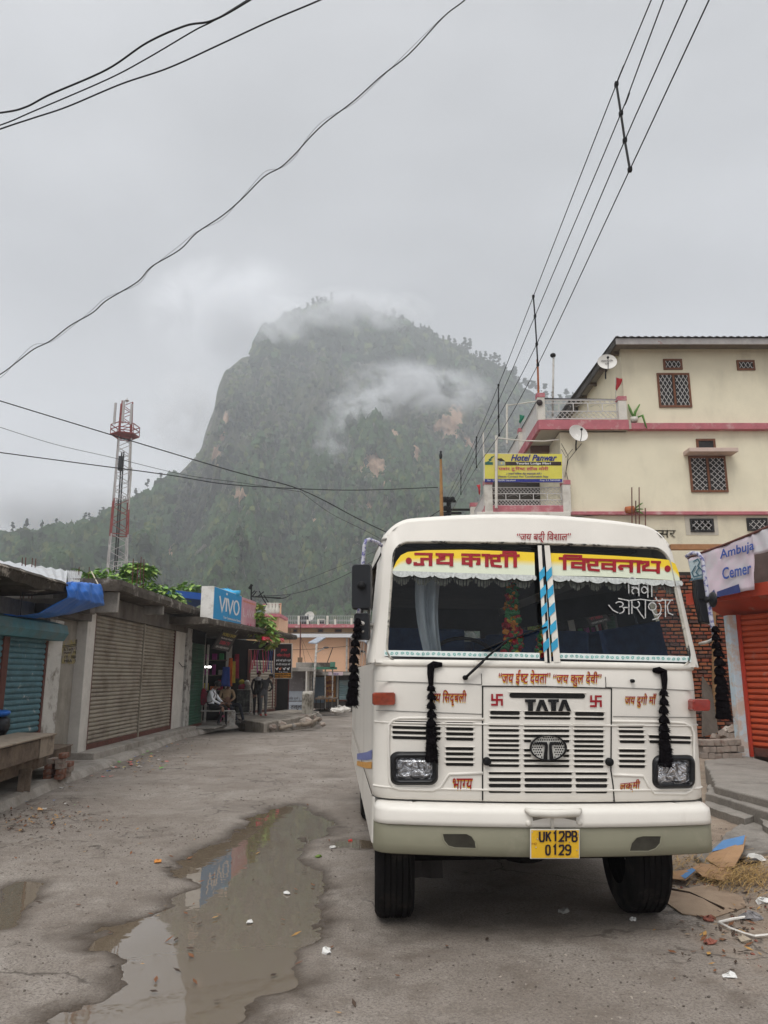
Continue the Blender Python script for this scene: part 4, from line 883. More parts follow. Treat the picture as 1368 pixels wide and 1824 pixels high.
# number plate
pl = MB(); c4 = [on(942, 1475, .03), on(1030, 1475, .03), on(1030, 1528, .03), on(942, 1528, .03)]; pl.prism(c4, (0, .006, 0)); npl = pl.build('number_plate', mat('plate rim', (.60, .58, .52), .5, .1, 8, .05), bm_, bev=.004)
pl = MB(); pl.prism([on(944, 1477, .031), on(1028.3, 1477, .031), on(1028.3, 1526, .031), on(944, 1526, .031)], (0, -.0012, 0)); pl.build('plate_face', mat('plate yellow', (.68, .40, .022), .4, .08, 5, .02, dirt=(.45, .25, .03), dscale=8), npl)
def pq(x0, y0, x1, y1, o=.0345): return lambda u, v, l=0: on(x0 + (x1 - x0) * u, y1 + (y0 - y1) * v, o + .0003 * l)
PB = mat('plate black', (.015, .010, .018), .5, .2, 8, 0); w = MB()
sc9 = 130 / 1368.
dig = {'U': [[(0, 1), (0, .22), (.2, 0), (.8, 0), (1, .22), (1, 1)]], 'K': [[(.05, 1), (.05, 0)], [(1, 1), (.1, .45)], [(.38, .62), (1, 0)]], '1': [[(.15, .8), (.6, 1), (.6, 0)]], '2': [[(0, .78), (.12, .98), (.85, .98), (1, .75), (.9, .52), (.05, .03), (1.05, .03)]], 'P': [[(.05, 0), (.05, 1), (.75, 1), (1, .86), (1, .6), (.75, .46), (.05, .46)]],
       'B': [[(.05, 0), (.05, 1), (.7, 1), (.92, .87), (.92, .66), (.7, .53), (.05, .53)], [(.7, .53), (1, .38), (1, .15), (.75, 0), (.05, 0)]], '0': [[(.5, 1), (.15, .94), (0, .75), (0, .25), (.15, .06), (.5, 0), (.85, .06), (1, .25), (1, .75), (.85, .94), (.5, 1)]], '9': [[(.95, .55), (.6, .45), (.15, .52), (0, .68), (.05, .88), (.3, 1), (.7, 1), (1, .85), (1, .3), (.8, .05), (.3, 0), (.02, .12)]]}
for ch, x, y, wd, h in (('U', 408, 805, 82, 180), ('K', 530, 805, 82, 180), ('1', 660, 805, 70, 180), ('2', 775, 805, 85, 180), ('P', 895, 805, 85, 180), ('B', 1012, 805, 85, 180), ('0', 525, 1055, 72, 178), ('1', 655, 1055, 70, 178), ('2', 775, 1055, 80, 178), ('9', 890, 1055, 90, 178)):
    for k, st in enumerate(dig[ch]):
        for q in stroke2([(x + a * wd, y - b_ * h) for a, b_ in st], 34): w.add([on(920 + p.x * sc9, 1420 + p.y * sc9, .0345 + .0003 * k) for p in q], [(0, 1, 2, 3)])
w.build('plate_lettering', PB, npl)
write(MB(), 'IND', pq(944.5, 1499, 953.5, 1502.5)).build('plate_lettering', mat('plate brown', (.22, .05, .02), .5, .1, 8, 0), npl)
w = MB()
for x, y in ((270, 632), (366, 764), (338, 918), (1128, 662), (962, 818), (1102, 970)): MB().ball(on(920 + x * sc9, 1420 + y * sc9, .034), (.004, .003, .004), 6, 4).build('screw', STEEL, npl)
# ---- black tassel ropes on the front
TAS = mat('black yarn', (.006, .005, .006), 1.0, .4, 40, .4, spec=.03)
def tassel(name, pts, r0, r1, parent, lab=None, head=None, fl=.3):
    b = MB(); n = len(pts); r0, r1 = r0 * .84, r1 * .86
    for k, p in enumerate(pts):
        t = k / (n - 1); r = r0 + (r1 - r0) * t
        m = 12
        prof = [(0, r * .95), (r * .55, r * .8), (r * .92, r * .25), (r, -r * .35), (r * .93, -r * .62), (r * .55, -r * .66), (0, -r * .55)]
        base = len(b.v); b.lathe(p, prof, m)
        for i in range(base, len(b.v)):
            v = Vector(b.v[i]) - Vector(p); v *= 1 + random.uniform(-.10, .10); b.v[i] = tuple(Vector(p) + v)
        for _ in range(60):
            a = random.uniform(0, 6.28); d = Vector((math.cos(a), math.sin(a), random.uniform(-.9, .1))); q = Vector(p) + d * r * .8; q2 = Vector(p) + d * r * random.uniform(1.1, 1.5)
            b.add([q, q + Vector((.004, 0, .004)), q2], [(0, 1, 2)])
    b.tube([pts[0] + Vector((0, 0, r0))] + list(pts), .012, 6)
    if head: b.tube(head[0], head[1], 8)
    return b.build(name, TAS, parent)
def frontrope(x, ys, r0, r1, out, hd):
    pts = [face(*xz(x + (i % 2) * .6 - .3 + (x > 1000) * (.5 * i - 1) * .4, y), out + .010 * (i > len(ys) - 5)) for i, y in enumerate(ys)]
    tassel('black_tassel_rope', pts, r0, r1, bus, head=([face(*xz(*p), o) for p, o in hd], [.014, .024, .026, .022, .016]))
frontrope(767, (1226, 1241, 1257, 1272, 1288, 1301, 1311, 1320, 1329, 1338, 1348), .031, .046, .03, (((787, 1184), .014), ((772, 1184), .02), ((767, 1187), .022), ((766, 1200), .022), ((767, 1220), .022)))
frontrope(1179, (1234, 1250, 1265, 1282, 1297, 1310, 1321, 1330, 1339, 1348, 1356), .032, .05, .03, (((1162, 1194), .014), ((1172, 1194), .02), ((1180, 1197), .022), ((1181, 1210), .022), ((1181, 1228), .022)))
# ---- mirrors
MIR = mat('black mirror plastic', (.013, .014, .017), .42, .25, 5, .03); ARM = mat('patterned mirror arm', (.50, .50, .56), .5, .1, 3, .05, dirt=(.13, .13, .30), dscale=34, dirt_lo=.5, dirt_hi=.56)
inv = lambda w: Vector(((w.x - BO.x) * cB + (w.y - BO.y) * sB, -(w.x - BO.x) * sB + (w.y - BO.y) * cB, w.z))   # world -> bus frame
def wy(px, py, y): return inv(onY(px, py, y))
MY0 = 5.15
a = MB(); a.tube([wy(683, 974, 5.32), wy(672, 966, 5.26), wy(658, 961, 5.2), wy(652, 963, MY0), wy(649, 972, MY0), wy(644, 1030, MY0), wy(639, 1092, MY0)], .013, 8); arm = a.build('mirror_arm', ARM, bus, True)
a = MB(); a.tube([wy(685, 973, 5.34), wy(672, 1000, 5.25), wy(660, 1020, 5.2)], .006, 6); a.build('mirror_stay', BLACKR, arm, True)
def mirror(name, px0, py0, px1, py1, y, d, tiltz, parent):
    p = [wy(px0, py0, y), wy(px1, py0 - 0, y), wy(px1 - 1, py1, y), wy(px0 + 1, py1 - 2, y)]; c = sum(p, Vector()) / 4; b = MB()
    w, h = (p[1] - p[0]).length, (p[0] - p[3]).length; pts = rrect(w, h, min(w, h) * .16, 0, 0, 5); rot = Euler((0, 0, tiltz)).to_matrix()
    L_ = lambda k, o: [c + rot @ Vector((x * k, o, z * k)) for x, z in pts]
    b.grid([L_(.94, -d), L_(1, -d * .6), L_(1, 0), L_(.97, .012)], 0, True); q = L_(.94, -d); b.add(q, [tuple(range(len(q)))]); q = L_(.97, .012); b.add(q, [tuple(reversed(range(len(q))))])
    o = b.build(name, MIR, parent, True); g = MB(); q = L_(.9, .016); g.add(q, [tuple(range(len(q)))]); g.build('mirror_glass', mat('mirror glass', (.8, .8, .8), .05, 0, 3, 0, metal=1.0), o); return o
mirror('mirror', 628, 1005, 663, 1088, MY0 + .03, .05, R(-12), bus); mirror('mirror', 632, 1092, 660, 1142, MY0 + .06, .05, R(-12), bus)
a = MB(); a.lathe(wy(644, 1043, MY0 - .03), [(0, -.025), (.026, -.02), (.03, 0), (.02, .02), (0, .02)], 14, 'y'); a.beam(wy(638, 1043, MY0 - .02), wy(652, 1044, MY0 - .0), .03, .03); a.build('mirror_clamp', BLACKR, arm, True)
a = MB(); a.tube([wy(642, 1110, MY0), wy(655, 1112, 5.2), wy(669, 1115, 5.25)], [.016, .016, .012], 8); a.tube([wy(645, 1126, MY0), wy(655, 1119, 5.2), wy(669, 1119, 5.25)], .007, 6); a.build('mirror_bracket', STEEL, arm, True)
tassel('black_tassel_rope', [wy(x, y, MY0 - .02) for x, y in ((637, 1108), (636, 1120), (634, 1132), (633, 1146), (632, 1160), (630, 1175), (630, 1192), (630, 1206), (629, 1218), (628, 1230), (627, 1240), (627, 1250))], .030, .046, bus)
MY1 = 5.25
a = MB(); a.tube([wy(1222, 992, 5.38), wy(1232, 985, 5.34), wy(1244, 986, MY1), wy(1251, 996, MY1), wy(1256, 1030, MY1), wy(1268, 1110, MY1), wy(1272, 1130, MY1)], .014, 8); arm2 = a.build('mirror_arm', ARM, bus, True)
b = MB(); p = [wy(*q, MY1 + .05) for q in ((1240, 1032), (1258, 1030), (1262, 1052), (1272, 1112), (1252, 1108), (1241, 1060))]; b.prism(p, (.0, .06, 0)); o = b.build('mirror', MIR, bus, bev=.008)
g = MB(); g.add([Vector(q) + Vector((0, .065, 0)) for q in p], [tuple(range(6))]); g.build('mirror_glass', mat('mirror glass', (.8, .8, .8), .05, 0, 3, 0, metal=1.0), o)
a = MB(); c_ = wy(1269, 1068, MY1 - .04); b0 = len(a.v); a.lathe(c_, [(0, -.02), (.022, -.02), (.05, -.004), (.055, .006), (.02, .01), (0, .01)], 16, 'x'); a.tube([wy(1258, 1068, MY1), c_], [.024, .016], 10); a.build('round_mirror', MIR, arm2, True)
a = MB(); a.tube([wy(1246, 1147, 5.35), wy(1258, 1144, 5.3), wy(1268, 1140, MY1), wy(1272, 1132, MY1)], .011, 8); a.build('mirror_bracket', STEEL, arm2, True)
a = MB(); a.tube([wy(1236, 1066, 5.4), wy(1246, 1066, 5.3), wy(1281, 1064, MY1)], .004, 6); a.build('mirror_stay', BLACKR, arm2, True)
tassel('black_tassel_rope', [wy(x, y, MY1 - .02) for x, y in ((1274, 1122), (1275, 1136), (1276, 1150), (1279, 1164), (1281, 1180), (1282, 1196), (1283, 1212), (1285, 1228), (1286, 1242), (1287, 1254), (1288, 1264), (1288, 1272))], .032, .058, bus)
# ---- wheels, chassis
def wheel(x, y, steer=0.0, sg=1, r=.405, w=.26):
    e = MB(); e.lathe((0, 0, 0), [(r * .55, -w / 2), (r * .90, -w / 2), (r * .975, -w / 2 + .018), (r * .99, -w / 2 + .03)] + sum([[(r, -w / 2 + .034 + i * .038), (r, -w / 2 + .062 + i * .038), (r * .972, -w / 2 + .064 + i * .038), (r * .972, -w / 2 + .070 + i * .038)] for i in range(5)], []) + [(r, w / 2 - .034), (r * .99, w / 2 - .03), (r * .975, w / 2 - .018), (r * .90, w / 2), (r * .55, w / 2)], 48, 'x')
    o = e.build('wheel', TYRE, bus, False, loc=(x, y, r)); o.rotation_euler = (0, 0, steer)
    h = MB(); h.lathe((0, 0, 0), [(0, sg * .02), (.06, sg * .02), (.08, sg * .05), (.10, sg * .05), (.12, 0), (.19, -sg * .02), (.215, sg * .10), (r * .56, sg * .125)], 24, 'x'); h.build('rim', STEEL, o, True)
fx0 = inv(onZ(703, 1632, 0)); fx1 = inv(onZ(1142, 1627, 0))
wheel(-.925, .66, R(-3), -1); wheel(.785, .66, R(-3), 1, w=.27); wheel(-.90, 4.3, 0, -1); wheel(.90, 4.3, 0, 1)
ch = MB(); ch.tube([(-.8, .66, .40), (.8, .66, .40)], .055, 10); ch.span((-.45, .1, .52), (-.35, 6.2, .70)); ch.span((.35, .1, .52), (.45, 6.2, .70)); ch.ball((0, .75, .55), (.32, .4, .24)); ch.span((-1.0, .32, .76), (1.0, 6.2, .785)); ch.tube([(-.8, 4.3, .40), (.8, 4.3, .40)], .08, 10); ch.ball((0, 4.3, .42), .2); ch.span((-1.0, 5.0, .40), (1.0, 5.1, .78)); ch.span((-1.0, 1.25, .24), (1.0, 1.32, .78)); ch.span((-.4, .45, .46), (.4, 1.2, .7))  # cross panel widened and engine block added to block light under the bus
ch.build('chassis_and_baffle', DARKI, bus)
fl = MB(); fl.grid([[(-.74 + .22 * u, 1.12 + .03 * math.sin(6 * u), .62 - .5 * v) for u in (0, .3, .6, 1)] for v in (0, .5, 1)]); fl.build('mud_flap', mat('grey mud flap', (.07, .06, .055), .9, .3, 6, .1), bus)
# ================================================================== LEFT ROW OF SHOPS
CONC = mat('stained concrete', (.31, .285, .255), .9, .16, 3, .3, dirt=(.10, .088, .075), dscale=1.6, dirt_lo=.46, dirt_hi=.72, streak=2.5, fine=.12)
CONCP = mat('pale pavement concrete', (.33, .30, .265), .9, .14, 2, .3, dirt=(.16, .135, .11), dscale=1.8, dirt_lo=.45, dirt_hi=.7, fine=.15)
MOSS = mat('black mossy concrete', (.045, .036, .027), .95, .35, 4, .7, dirt=(.34, .30, .25), dscale=2.6, dirt_lo=.58, dirt_hi=.66, fine=.2, bscale=14)
MOSS2 = mat('mossy slab edge', (.075, .062, .050), .95, .35, 4, .6, dirt=(.33, .30, .26), dscale=3.2, dirt_lo=.55, dirt_hi=.68, fine=.2, bscale=14)
WHITEW = mat('dirty whitewash', (.56, .53, .485), .9, .1, 4, .2, dirt=(.26, .225, .185), dscale=2.2, dirt_lo=.54, dirt_hi=.78, streak=3)
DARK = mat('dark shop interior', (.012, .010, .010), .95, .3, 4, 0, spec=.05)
SHB = mat('brown grey shutter', (.285, .25, .20), .55, .10, 2, .05, dirt=(.12, .09, .065), dscale=1.6, dirt_lo=.46, dirt_hi=.74)
TEALM = mat('peeling teal paint', (.075, .165, .195), .55, .25, 5, .15, dirt=(.45, .44, .41), dscale=6, dirt_lo=.60, dirt_hi=.68)
TEALH = mat('teal sheet hood', (.06, .18, .21), .5, .35, 2.2, .1, dirt=(.13, .15, .14), dscale=2, dirt_lo=.45, dirt_hi=.7)
GRN = mat('green shutter', (.022, .085, .05), .6, .2, 3, .1, dirt=(.03, .04, .035), dscale=2)
RUST = mat('red oxide steel', (.12, .045, .035), .7, .25, 8, .1, dirt=(.07, .04, .03), dscale=5)
WOOD = mat('weathered wood', (.155, .115, .085), .9, .3, 5, .4, dirt=(.05, .036, .028), dscale=3, dirt_lo=.45, dirt_hi=.7, fine=.2)
WOODP = mat('pale worn plywood', (.30, .245, .19), .85, .2, 4, .2, dirt=(.10, .075, .055), dscale=4, dirt_lo=.5, dirt_hi=.72)
BRK = mat('loose brick', (.20, .085, .055), .95, .3, 9, .4, dirt=(.24, .20, .17), dscale=7, dirt_lo=.5, dirt_hi=.65)
BRKG = mat('dusty brick', (.27, .225, .19), .95, .22, 9, .4, dirt=(.17, .09, .065), dscale=6, dirt_lo=.52, dirt_hi=.7)
def shutter(name, a, b, z0, z1, m, parent, pitch=.076, amp=.016, n=3, side=1):
    a, b = Vector((a[0], a[1], 0)), Vector((b[0], b[1], 0)); d = (b - a); nn = Vector((d.y, -d.x, 0)).normalized() * side; k = int((z1 - z0) / pitch); P = []
    for i in range(k):
        for (t, o) in ((0, 0), (.12, .55), (.35, 1), (.65, .85), (.88, .4), (.93, -.35)):
            z = z0 + (z1 - z0) * (i + t) / k; P.append([a + d * (j / n) + nn * (amp * o + random.uniform(-.0015, .0015)) + Vector((0, 0, z)) for j in range(n + 1)])
    P.append([a + d * (j / n) + Vector((0, 0, z1)) for j in range(n + 1)])
    o = MB().grid(P).build(name, m, parent, False); q = MB(); q.beam(a + nn * .02 + Vector((0, 0, z0 + .035)), b + nn * .02 + Vector((0, 0, z0 + .035)), .03, .10); q.build('bottom_rail', RUST, o, bev=.004)
    return o
def part(name, lo, hi, m, parent, bev=.008): return MB().span(lo, hi).build(name, m, parent, bev=bev)
# pavement with a broken edge
KE = [(-4.2, 5.0), (-4.4, 7.5), (-4.6, 9.4), (-4.72, 10.6), (-4.84, 12.4), (-5.0, 15.0), (-5.15, 18.0), (-5.3, 21.6), (-5.15, 24.0), (-4.7, 25.2)]
def kedge(y): return float(np.interp(y, [p[1] for p in KE], [p[0] for p in KE]))
P = []
yy = list(np.arange(5, 25.2, .16))
for y in yy:
    j = .05 * (fbm(np.array([y * 2.2]), np.array([3.0]), 4)[0] - .5) * 2; x = kedge(y) + j; h = .10 + .02 * math.sin(y * .7)
    P.append([(-9, y, h + .01), (-6.2, y, h + .01), (x - .10, y, h + .006), (x - .02, y, h - .012 + j * .2), (x + .02, y, h * .4), (x + .06, y, -.03)])
pv = MB().grid(P).build('pavement', CONCP, None, False); tag(pv, 'raised concrete pavement along the shuttered shops', None, None, 'structure')
# ---- shop A: heavy slab roof, teal shutters
ye = onX(120, 1050, -4.85).y
sa = thing('shop_building', 'low shop with teal roller shutters under a heavy black mossy roof slab', 'shop', (-6, 10, 0))
def inn(p): return p
def setp(o, p): o.parent = p; o.matrix_parent_inverse = Matrix.Translation(-p.location); return o
def attach(root):                                     # parts below were modelled in world space: hang them on their thing
    for o in [o for o in bpy.data.objects if o.parent is root and o.get('_w') is None]:
        o.matrix_parent_inverse = Matrix.Translation(-Vector(root.location)); o['_w'] = 1
zt_, zb_ = onX(120, 1036, -4.85).z, onX(120, 1063, -4.85).z
b = MB(); P = []
for y in np.linspace(6.2, ye, 34):
    w1 = (fbm(np.array([y * 3.0]), np.array([1.0]), 4)[0] - .5); w2 = (fbm(np.array([y * 5.0]), np.array([8.0]), 4)[0] - .5)
    P.append([(-9, y, zb_), (-5.4, y, zb_ + .01), (-4.98, y, zb_ + .03 + w1 * .07), (-4.87 + w1 * .08, y, zb_ + .05 + w1 * .10), (-4.85 + w2 * .10, y, zb_ + .16 + w2 * .06), (-4.83 + w2 * .05, y, zt_ - .05), (-4.90, y, zt_ + w2 * .03), (-5.6, y, zt_ + .02), (-9, y, zt_ + .02)])
b.grid(P); b.add(P[-1], [tuple(range(9))]); b.build('roof', MOSS, sa)
part('wall', (-9, 6.2, 0), (-5.78, 13.55, zb_), CONC, sa)
y1 = onX(76, 1200, -5.7).y; y0 = onX(2, 1200, -5.7).y
part('pillar', (-5.95, y1 + .05, .05), (-5.66, 13.55, 2.55), mat('peeling white pillar', (.52, .50, .46), .9, .1, 4, .25, dirt=(.22, .19, .16), dscale=3.5, dirt_lo=.52, dirt_hi=.66), sa, .02)
shutter('roller_shutter', (-5.70, y0 + .1), (-5.70, y1), .62, 2.22, TEALM, sa, .085, .022)
shutter('roller_shutter', (-5.70, 7.0), (-5.70, y0 - .08), .62, 2.22, TEALM, sa, .085, .022)
part('shutter_post', (-5.76, y0 - .08, .3), (-5.66, y0 + .10, 2.25), RUST, sa); part('shutter_post', (-5.74, y1 - .02, .3), (-5.67, y1 + .06, 2.25), RUST, sa)
h = MB(); yh = onX(117, 1140, -5.45).y
h.add([(-5.72, 6.5, 2.52), (-5.44, 6.5, 2.44), (-5.40, 6.5, 2.30), (-5.48, 6.5, 2.18), (-5.72, 6.5, 2.18), (-5.72, yh, 2.52), (-5.44, yh, 2.44), (-5.40, yh, 2.30), (-5.48, yh, 2.18), (-5.72, yh, 2.18)], [(0, 1, 6, 5), (1, 2, 7, 6), (2, 3, 8, 7), (3, 4, 9, 8), (5, 6, 7, 8, 9), (0, 4, 3, 2, 1)])
h.build('shutter_hood', TEALH, sa, bev=.006)
part('side_wall', (-7.2, 13.56, .05), (-5.86, 14.62, 2.75), mat('grimy render', (.30, .275, .235), .95, .12, 3, .25, dirt=(.15, .13, .105), dscale=1.5, dirt_lo=.45, dirt_hi=.75, streak=2, fine=.1), sa)
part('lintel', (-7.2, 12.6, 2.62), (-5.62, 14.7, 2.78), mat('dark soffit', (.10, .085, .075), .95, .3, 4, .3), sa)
h = MB(); h.tube([(-5.2, 10.9, zb_), (-5.22, 10.95, 2.45)], .006, 5); h.build('loose_cable', BLACKR, sa)
for px, y_, dx in ((40, 1018, 0), (46, 1018, 0), (55, 1019, 3), (60, 1020, 4), (141, 1026, 0), (159, 1026, 0)):
    a = onX(px, y_ + 8, -6.4); c = onX(px + dx, y_ - (25 if px < 100 else 16), -6.4); MB().tube([a - Vector((0, 0, .4)), c], .009, 5).build('starter_bar', RUST, sa)
attach(sa)
# peeling poster with faded print on the side wall
po = thing('poster', 'torn faded yellow wall poster with black print lines beside the white column', 'poster', (-5.85, 14.1, 1.6)); X_ = -5.85
b = MB(); q4 = [onX(*p, X_) for p in ((108, 1143), (146, 1137), (147, 1182), (110, 1182))]; b.add([q + Vector((.004, 0, 0)) for q in q4], [(0, 1, 2, 3)])
b.build('paper', mat('faded yellow paper', (.30, .25, .11), .9, .2, 8, .1, dirt=(.25, .22, .18), dscale=7, dirt_lo=.44, dirt_hi=.56), po)
PBK = mat('faded print', (.04, .036, .03), .9, .3, 8, 0); b = MB()
qm = lambda u0, v0, u1, v1: (lambda u, v, l=0: (lambda U, V: (q4[3] * (1 - U) + q4[2] * U) * (1 - V) + (q4[0] * (1 - U) + q4[1] * U) * V + Vector((.008 + .0005 * l, 0, 0)))(u0 + (u1 - u0) * u, v0 + (v1 - v0) * v))
write(b, 'INT', qm(.66, .82, .98, .98), 0, 0, .03)
for tx, u0, u1, v in (('B.Tech · B.Ed', .10, .95, .56), ('Hotel  Mgmt', .10, .9, .40), ('ITI · BBA', .12, .72, .22), ('MBA · B.Sc', .1, .9, .05)): write(b, tx, qm(u0, v, u1, v + .13), 0, 0, .02)
for v in (.72, .78): b.add([qm(.05, v, .95, v + .03)(*c) for c in ((0, 0), (1, 0), (1, 1), (0, 1))], [(0, 1, 2, 3)])
b.build('print', PBK, po); attach(po)
b = MB(); b.add([onX(*p, X_ + .012) for p in ((136, 1160), (147, 1159), (147, 1177), (137, 1177))], [(0, 1, 2, 3)]); tag(b.build('paper_note', WHITEW, None, thick=.003), 'small white paper note stuck over the yellow poster', 'note')
# corrugated sheets lying on the slab
SHEET = mat('galvanised sheet', (.50, .51, .52), .4, .1, 2, .05, metal=.35, dirt=(.36, .34, .32), dscale=2)
def corr(name, q, lab, n=26, grp=None):
    a, b_, c, d = q; P = []
    for i in range(n * 4 + 1):
        t = i / (n * 4); o = Vector((0, 0, .018 * math.sin(2 * math.pi * i / 4))); P.append([a.lerp(b_, t) + o, d.lerp(c, t) + o])
    ob = MB().grid(P).build(name, SHEET, None, True); tag(ob, lab, 'metal sheet', grp); return ob
corr('corrugated_sheet', [Vector((-8.6, 8.6, zt_ + .5)), onX(120, 1016, -6.6), onX(118, 1038, -5.0), Vector((-5.6, 7.0, zt_ + .04))], 'long pale corrugated sheet leaning on the mossy roof slab')
corr('corrugated_sheet', [onX(118, 1016, -6.9), onX(147, 1018, -6.9), onX(142, 1038, -5.6), onX(121, 1039, -5.6)], 'short grey corrugated sheet behind the blue tarpaulin', 8)
# blue tarpaulin
TARP = mat('blue tarpaulin', (.022, .145, .53), .38, .12, 5, .15, bscale=18)
rowsT = [[(128, 1036, -5.9), (150, 1037, -5.9), (174, 1040, -5.8)], [(120, 1037, -4.84), (148, 1039, -4.95), (176, 1041, -5.25)], [(120, 1050, -4.80), (152, 1055, -4.88), (185, 1060, -5.2)], [(121, 1064, -4.80), (156, 1070, -4.9), (188, 1078, -5.25)], [(100, 1075, -4.95), (140, 1079, -5.0), (180, 1079, -5.3)], [(70, 1092, -5.15), (118, 1093, -5.2), (160, 1084, -5.35)], [(30, 1098, -5.45), (80, 1101, -5.4), (128, 1093, -5.45)], [(0, 1094, -5.65), (50, 1098, -5.6), (100, 1097, -5.6)]]
P = []
for i in range(43):
    t = i / 42 * (len(rowsT) - 1); k = min(int(t), len(rowsT) - 2); f = t - k; row = []
    for j in range(33):
        u = j / 32 * 2; a = int(min(u, 1)); g = u - a
        A = [onX(*rowsT[k][a]).lerp(onX(*rowsT[k][a + 1]), g), onX(*rowsT[k + 1][a]).lerp(onX(*rowsT[k + 1][a + 1]), g)]; p = A[0].lerp(A[1], f)
        wr = .020 * math.sin(j * .55 + i * .22 + 2.1 * math.sin(i * .13)) * min(1, i / 8) + .014 * math.sin(j * 1.5 - i * .33)
        row.append(p + Vector((wr, 0, wr * .35)))
    P.append(row)
tag(MB().grid(P).build('tarpaulin', TARP, None, True, thick=.004), 'bright blue tarpaulin bundled over the gap between two roof slabs', 'tarpaulin')
MB().tube([onX(163, 1018, -5.9), onX(170, 1032, -5.6), onX(175, 1041, -5.25)], .012, 6).build('tie_rope', mat('pale rope', (.45, .40, .30), .9), bpy.data.objects['tarpaulin'])
# ---- shop B: twin brown shutters
sbd = thing('shop_building', 'shop with two tall closed brown roller shutters between white columns', 'shop', (-6.5, 18, 0))
ya, yb_, ym = onX(152, 1330, -5.7).y, onX(301, 1298, -5.7).y, onX(244, 1311, -5.7).y
part('step', (-7, 14.55, .0), (-5.32, 22.3, .215), CONCP, sbd, .02)
part('wall', (-9, 14.7, 0), (-5.95, 22.4, 3.2), CONC, sbd)
part('column', (-6.0, 14.62, .1), (-5.66, ya - .06, 2.80), WHITEW, sbd, .012); part('column', (-6.0, yb_ + .06, .1), (-5.66, 21.9, 2.80), WHITEW, sbd, .012); part('column', (-6.0, 21.95, .1), (-5.60, 22.5, 3.0), mat('flaking pillar', (.42, .40, .37), .95, .2, 6, .3, dirt=(.10, .085, .075), dscale=4, dirt_lo=.5, dirt_hi=.62), sbd, .012)
shutter('roller_shutter', (-5.72, ya), (-5.72, ym - .05), .23, 2.80, SHB, sbd, .08, .026); shutter('roller_shutter', (-5.72, ym + .05), (-5.72, yb_), .23, 2.80, SHB, sbd, .08, .026)
for y in (ya - .03, ym, yb_ + .03): part('shutter_guide', (-5.76, y - .03, .22), (-5.67, y + .03, 2.82), RUST if y != ym else SHB, sbd, .004)
CONCD = mat('stained eave shade concrete', (.15, .132, .115), .95, .25, 3, .3, dirt=(.06, .05, .042), dscale=1.5, dirt_lo=.45, dirt_hi=.7, streak=2)  # stained concrete, darkened further for the shade under the eaves
part('beam', (-6.2, 14.2, 2.80), (-5.62, 22.3, 3.18), CONCD, sbd, .015); part('beam', (-9, 14.0, 2.72), (-5.40, 14.25, 3.0), CONCD, sbd, .015)
yr0 = onX(214, 1026, -5.1).y; P = []
for y in np.linspace(yr0, 22.35, 40):
    w1 = (fbm(np.array([y * 3.3]), np.array([21.0]), 4)[0] - .5); P.append([(-9, y, 3.19), (-5.16, y, 3.20), (-5.11, y, 3.22 + w1 * .06), (-5.10 + w1 * .06, y, 3.33), (-5.12, y, 3.42 + w1 * .03), (-5.3, y, 3.44), (-9, y, 3.44)])
b = MB().grid(P); b.add(P[0], [tuple(range(7))]); b.build('roof', MOSS2, sbd)
for y in (yr0 + .25, 17.9): part('roof_bracket', (-5.7, y - .05, 3.0 if y > 15 else 2.8), (-5.18, y + .05, 3.20), CONC, sbd, .012)
for px, y_, h_ in ((236, 1031, 36), (244, 1033, 30), (250, 1034, 42), (256, 1036, 40)): MB().tube([onX(px, y_ + 4, -5.4) - Vector((0, 0, .2)), onX(px + random.uniform(-1, 2), y_ - h_, -5.4)], .010, 5).build('starter_bar', RUST, sbd)
MB().tube([onX(319, 1180, -5.62), onX(325, 1188, -5.6), onX(333, 1186, -5.6)], .01, 5).build('loose_cable', BLACKR, sbd); attach(sbd)
# ---- leafy trees
def leafy(name, lab, base, h, blobs, leaf, n, cols, tw=.06, group=None):
    r = np.random.default_rng(int(abs(base[0] * 31 + base[1] * 7)) + n); t = thing(name, lab, 'tree', base, 0, group)
    V, F, MI = [], [], []
    for _ in range(n):
        c = blobs[r.integers(len(blobs))]; d = r.normal(size=3); d /= np.linalg.norm(d); rad = r.uniform(.55, 1.0) ** .6
        p = np.array(c[:3]) + d * np.array(c[3:6]) * rad; a = r.uniform(0, 6.28); L = leaf * r.uniform(.6, 1.3); wv = L * r.uniform(.25, .38)
        ax = np.array([math.cos(a), math.sin(a), r.uniform(-.8, .15)]); ax /= np.linalg.norm(ax); sd = np.cross(ax, np.array([r.uniform(-.4, .4), r.uniform(-.4, .4), 1])); sd /= np.linalg.norm(sd); k = len(V)
        V += [p, p + ax * L * .5 + sd * wv, p + ax * L + np.array([0, 0, -L * .12]), p + ax * L * .5 - sd * wv]; F.append((k, k + 1, k + 2, k + 3)); MI.append(r.integers(len(cols)))
    me = bpy.data.meshes.new('crown'); me.from_pydata([tuple(v) for v in V], [], F)
    for m in cols: me.materials.append(m)
    me.polygons.foreach_set('material_index', MI); o = bpy.data.objects.new('crown', me); COL.objects.link(o); o.parent = t
    b = MB(); b.tube([(0, 0, -.2), (.03, .02, h * .4), (0, .05, h * .75)], [tw, tw * .8, tw * .4], 7)
    for c in blobs: b.tube([(0.02, .03, h * .45), (c[0] * .6, c[1] * .6, (h * .45 + c[2]) / 2 + .1), (c[0], c[1], c[2])], [tw * .5, tw * .35, tw * .15], 5)
    b.build('trunk', mat('bark', (.10, .075, .055), .95, .3, 9, .4), t); return t
def leafmat(n, c): return mat(n, c, .55, .25, 3, 0, spec=.35)
LG = [leafmat('fresh leaf', (.15, .30, .045)), leafmat('mid leaf', (.09, .21, .035)), leafmat('light leaf', (.24, .36, .07))]
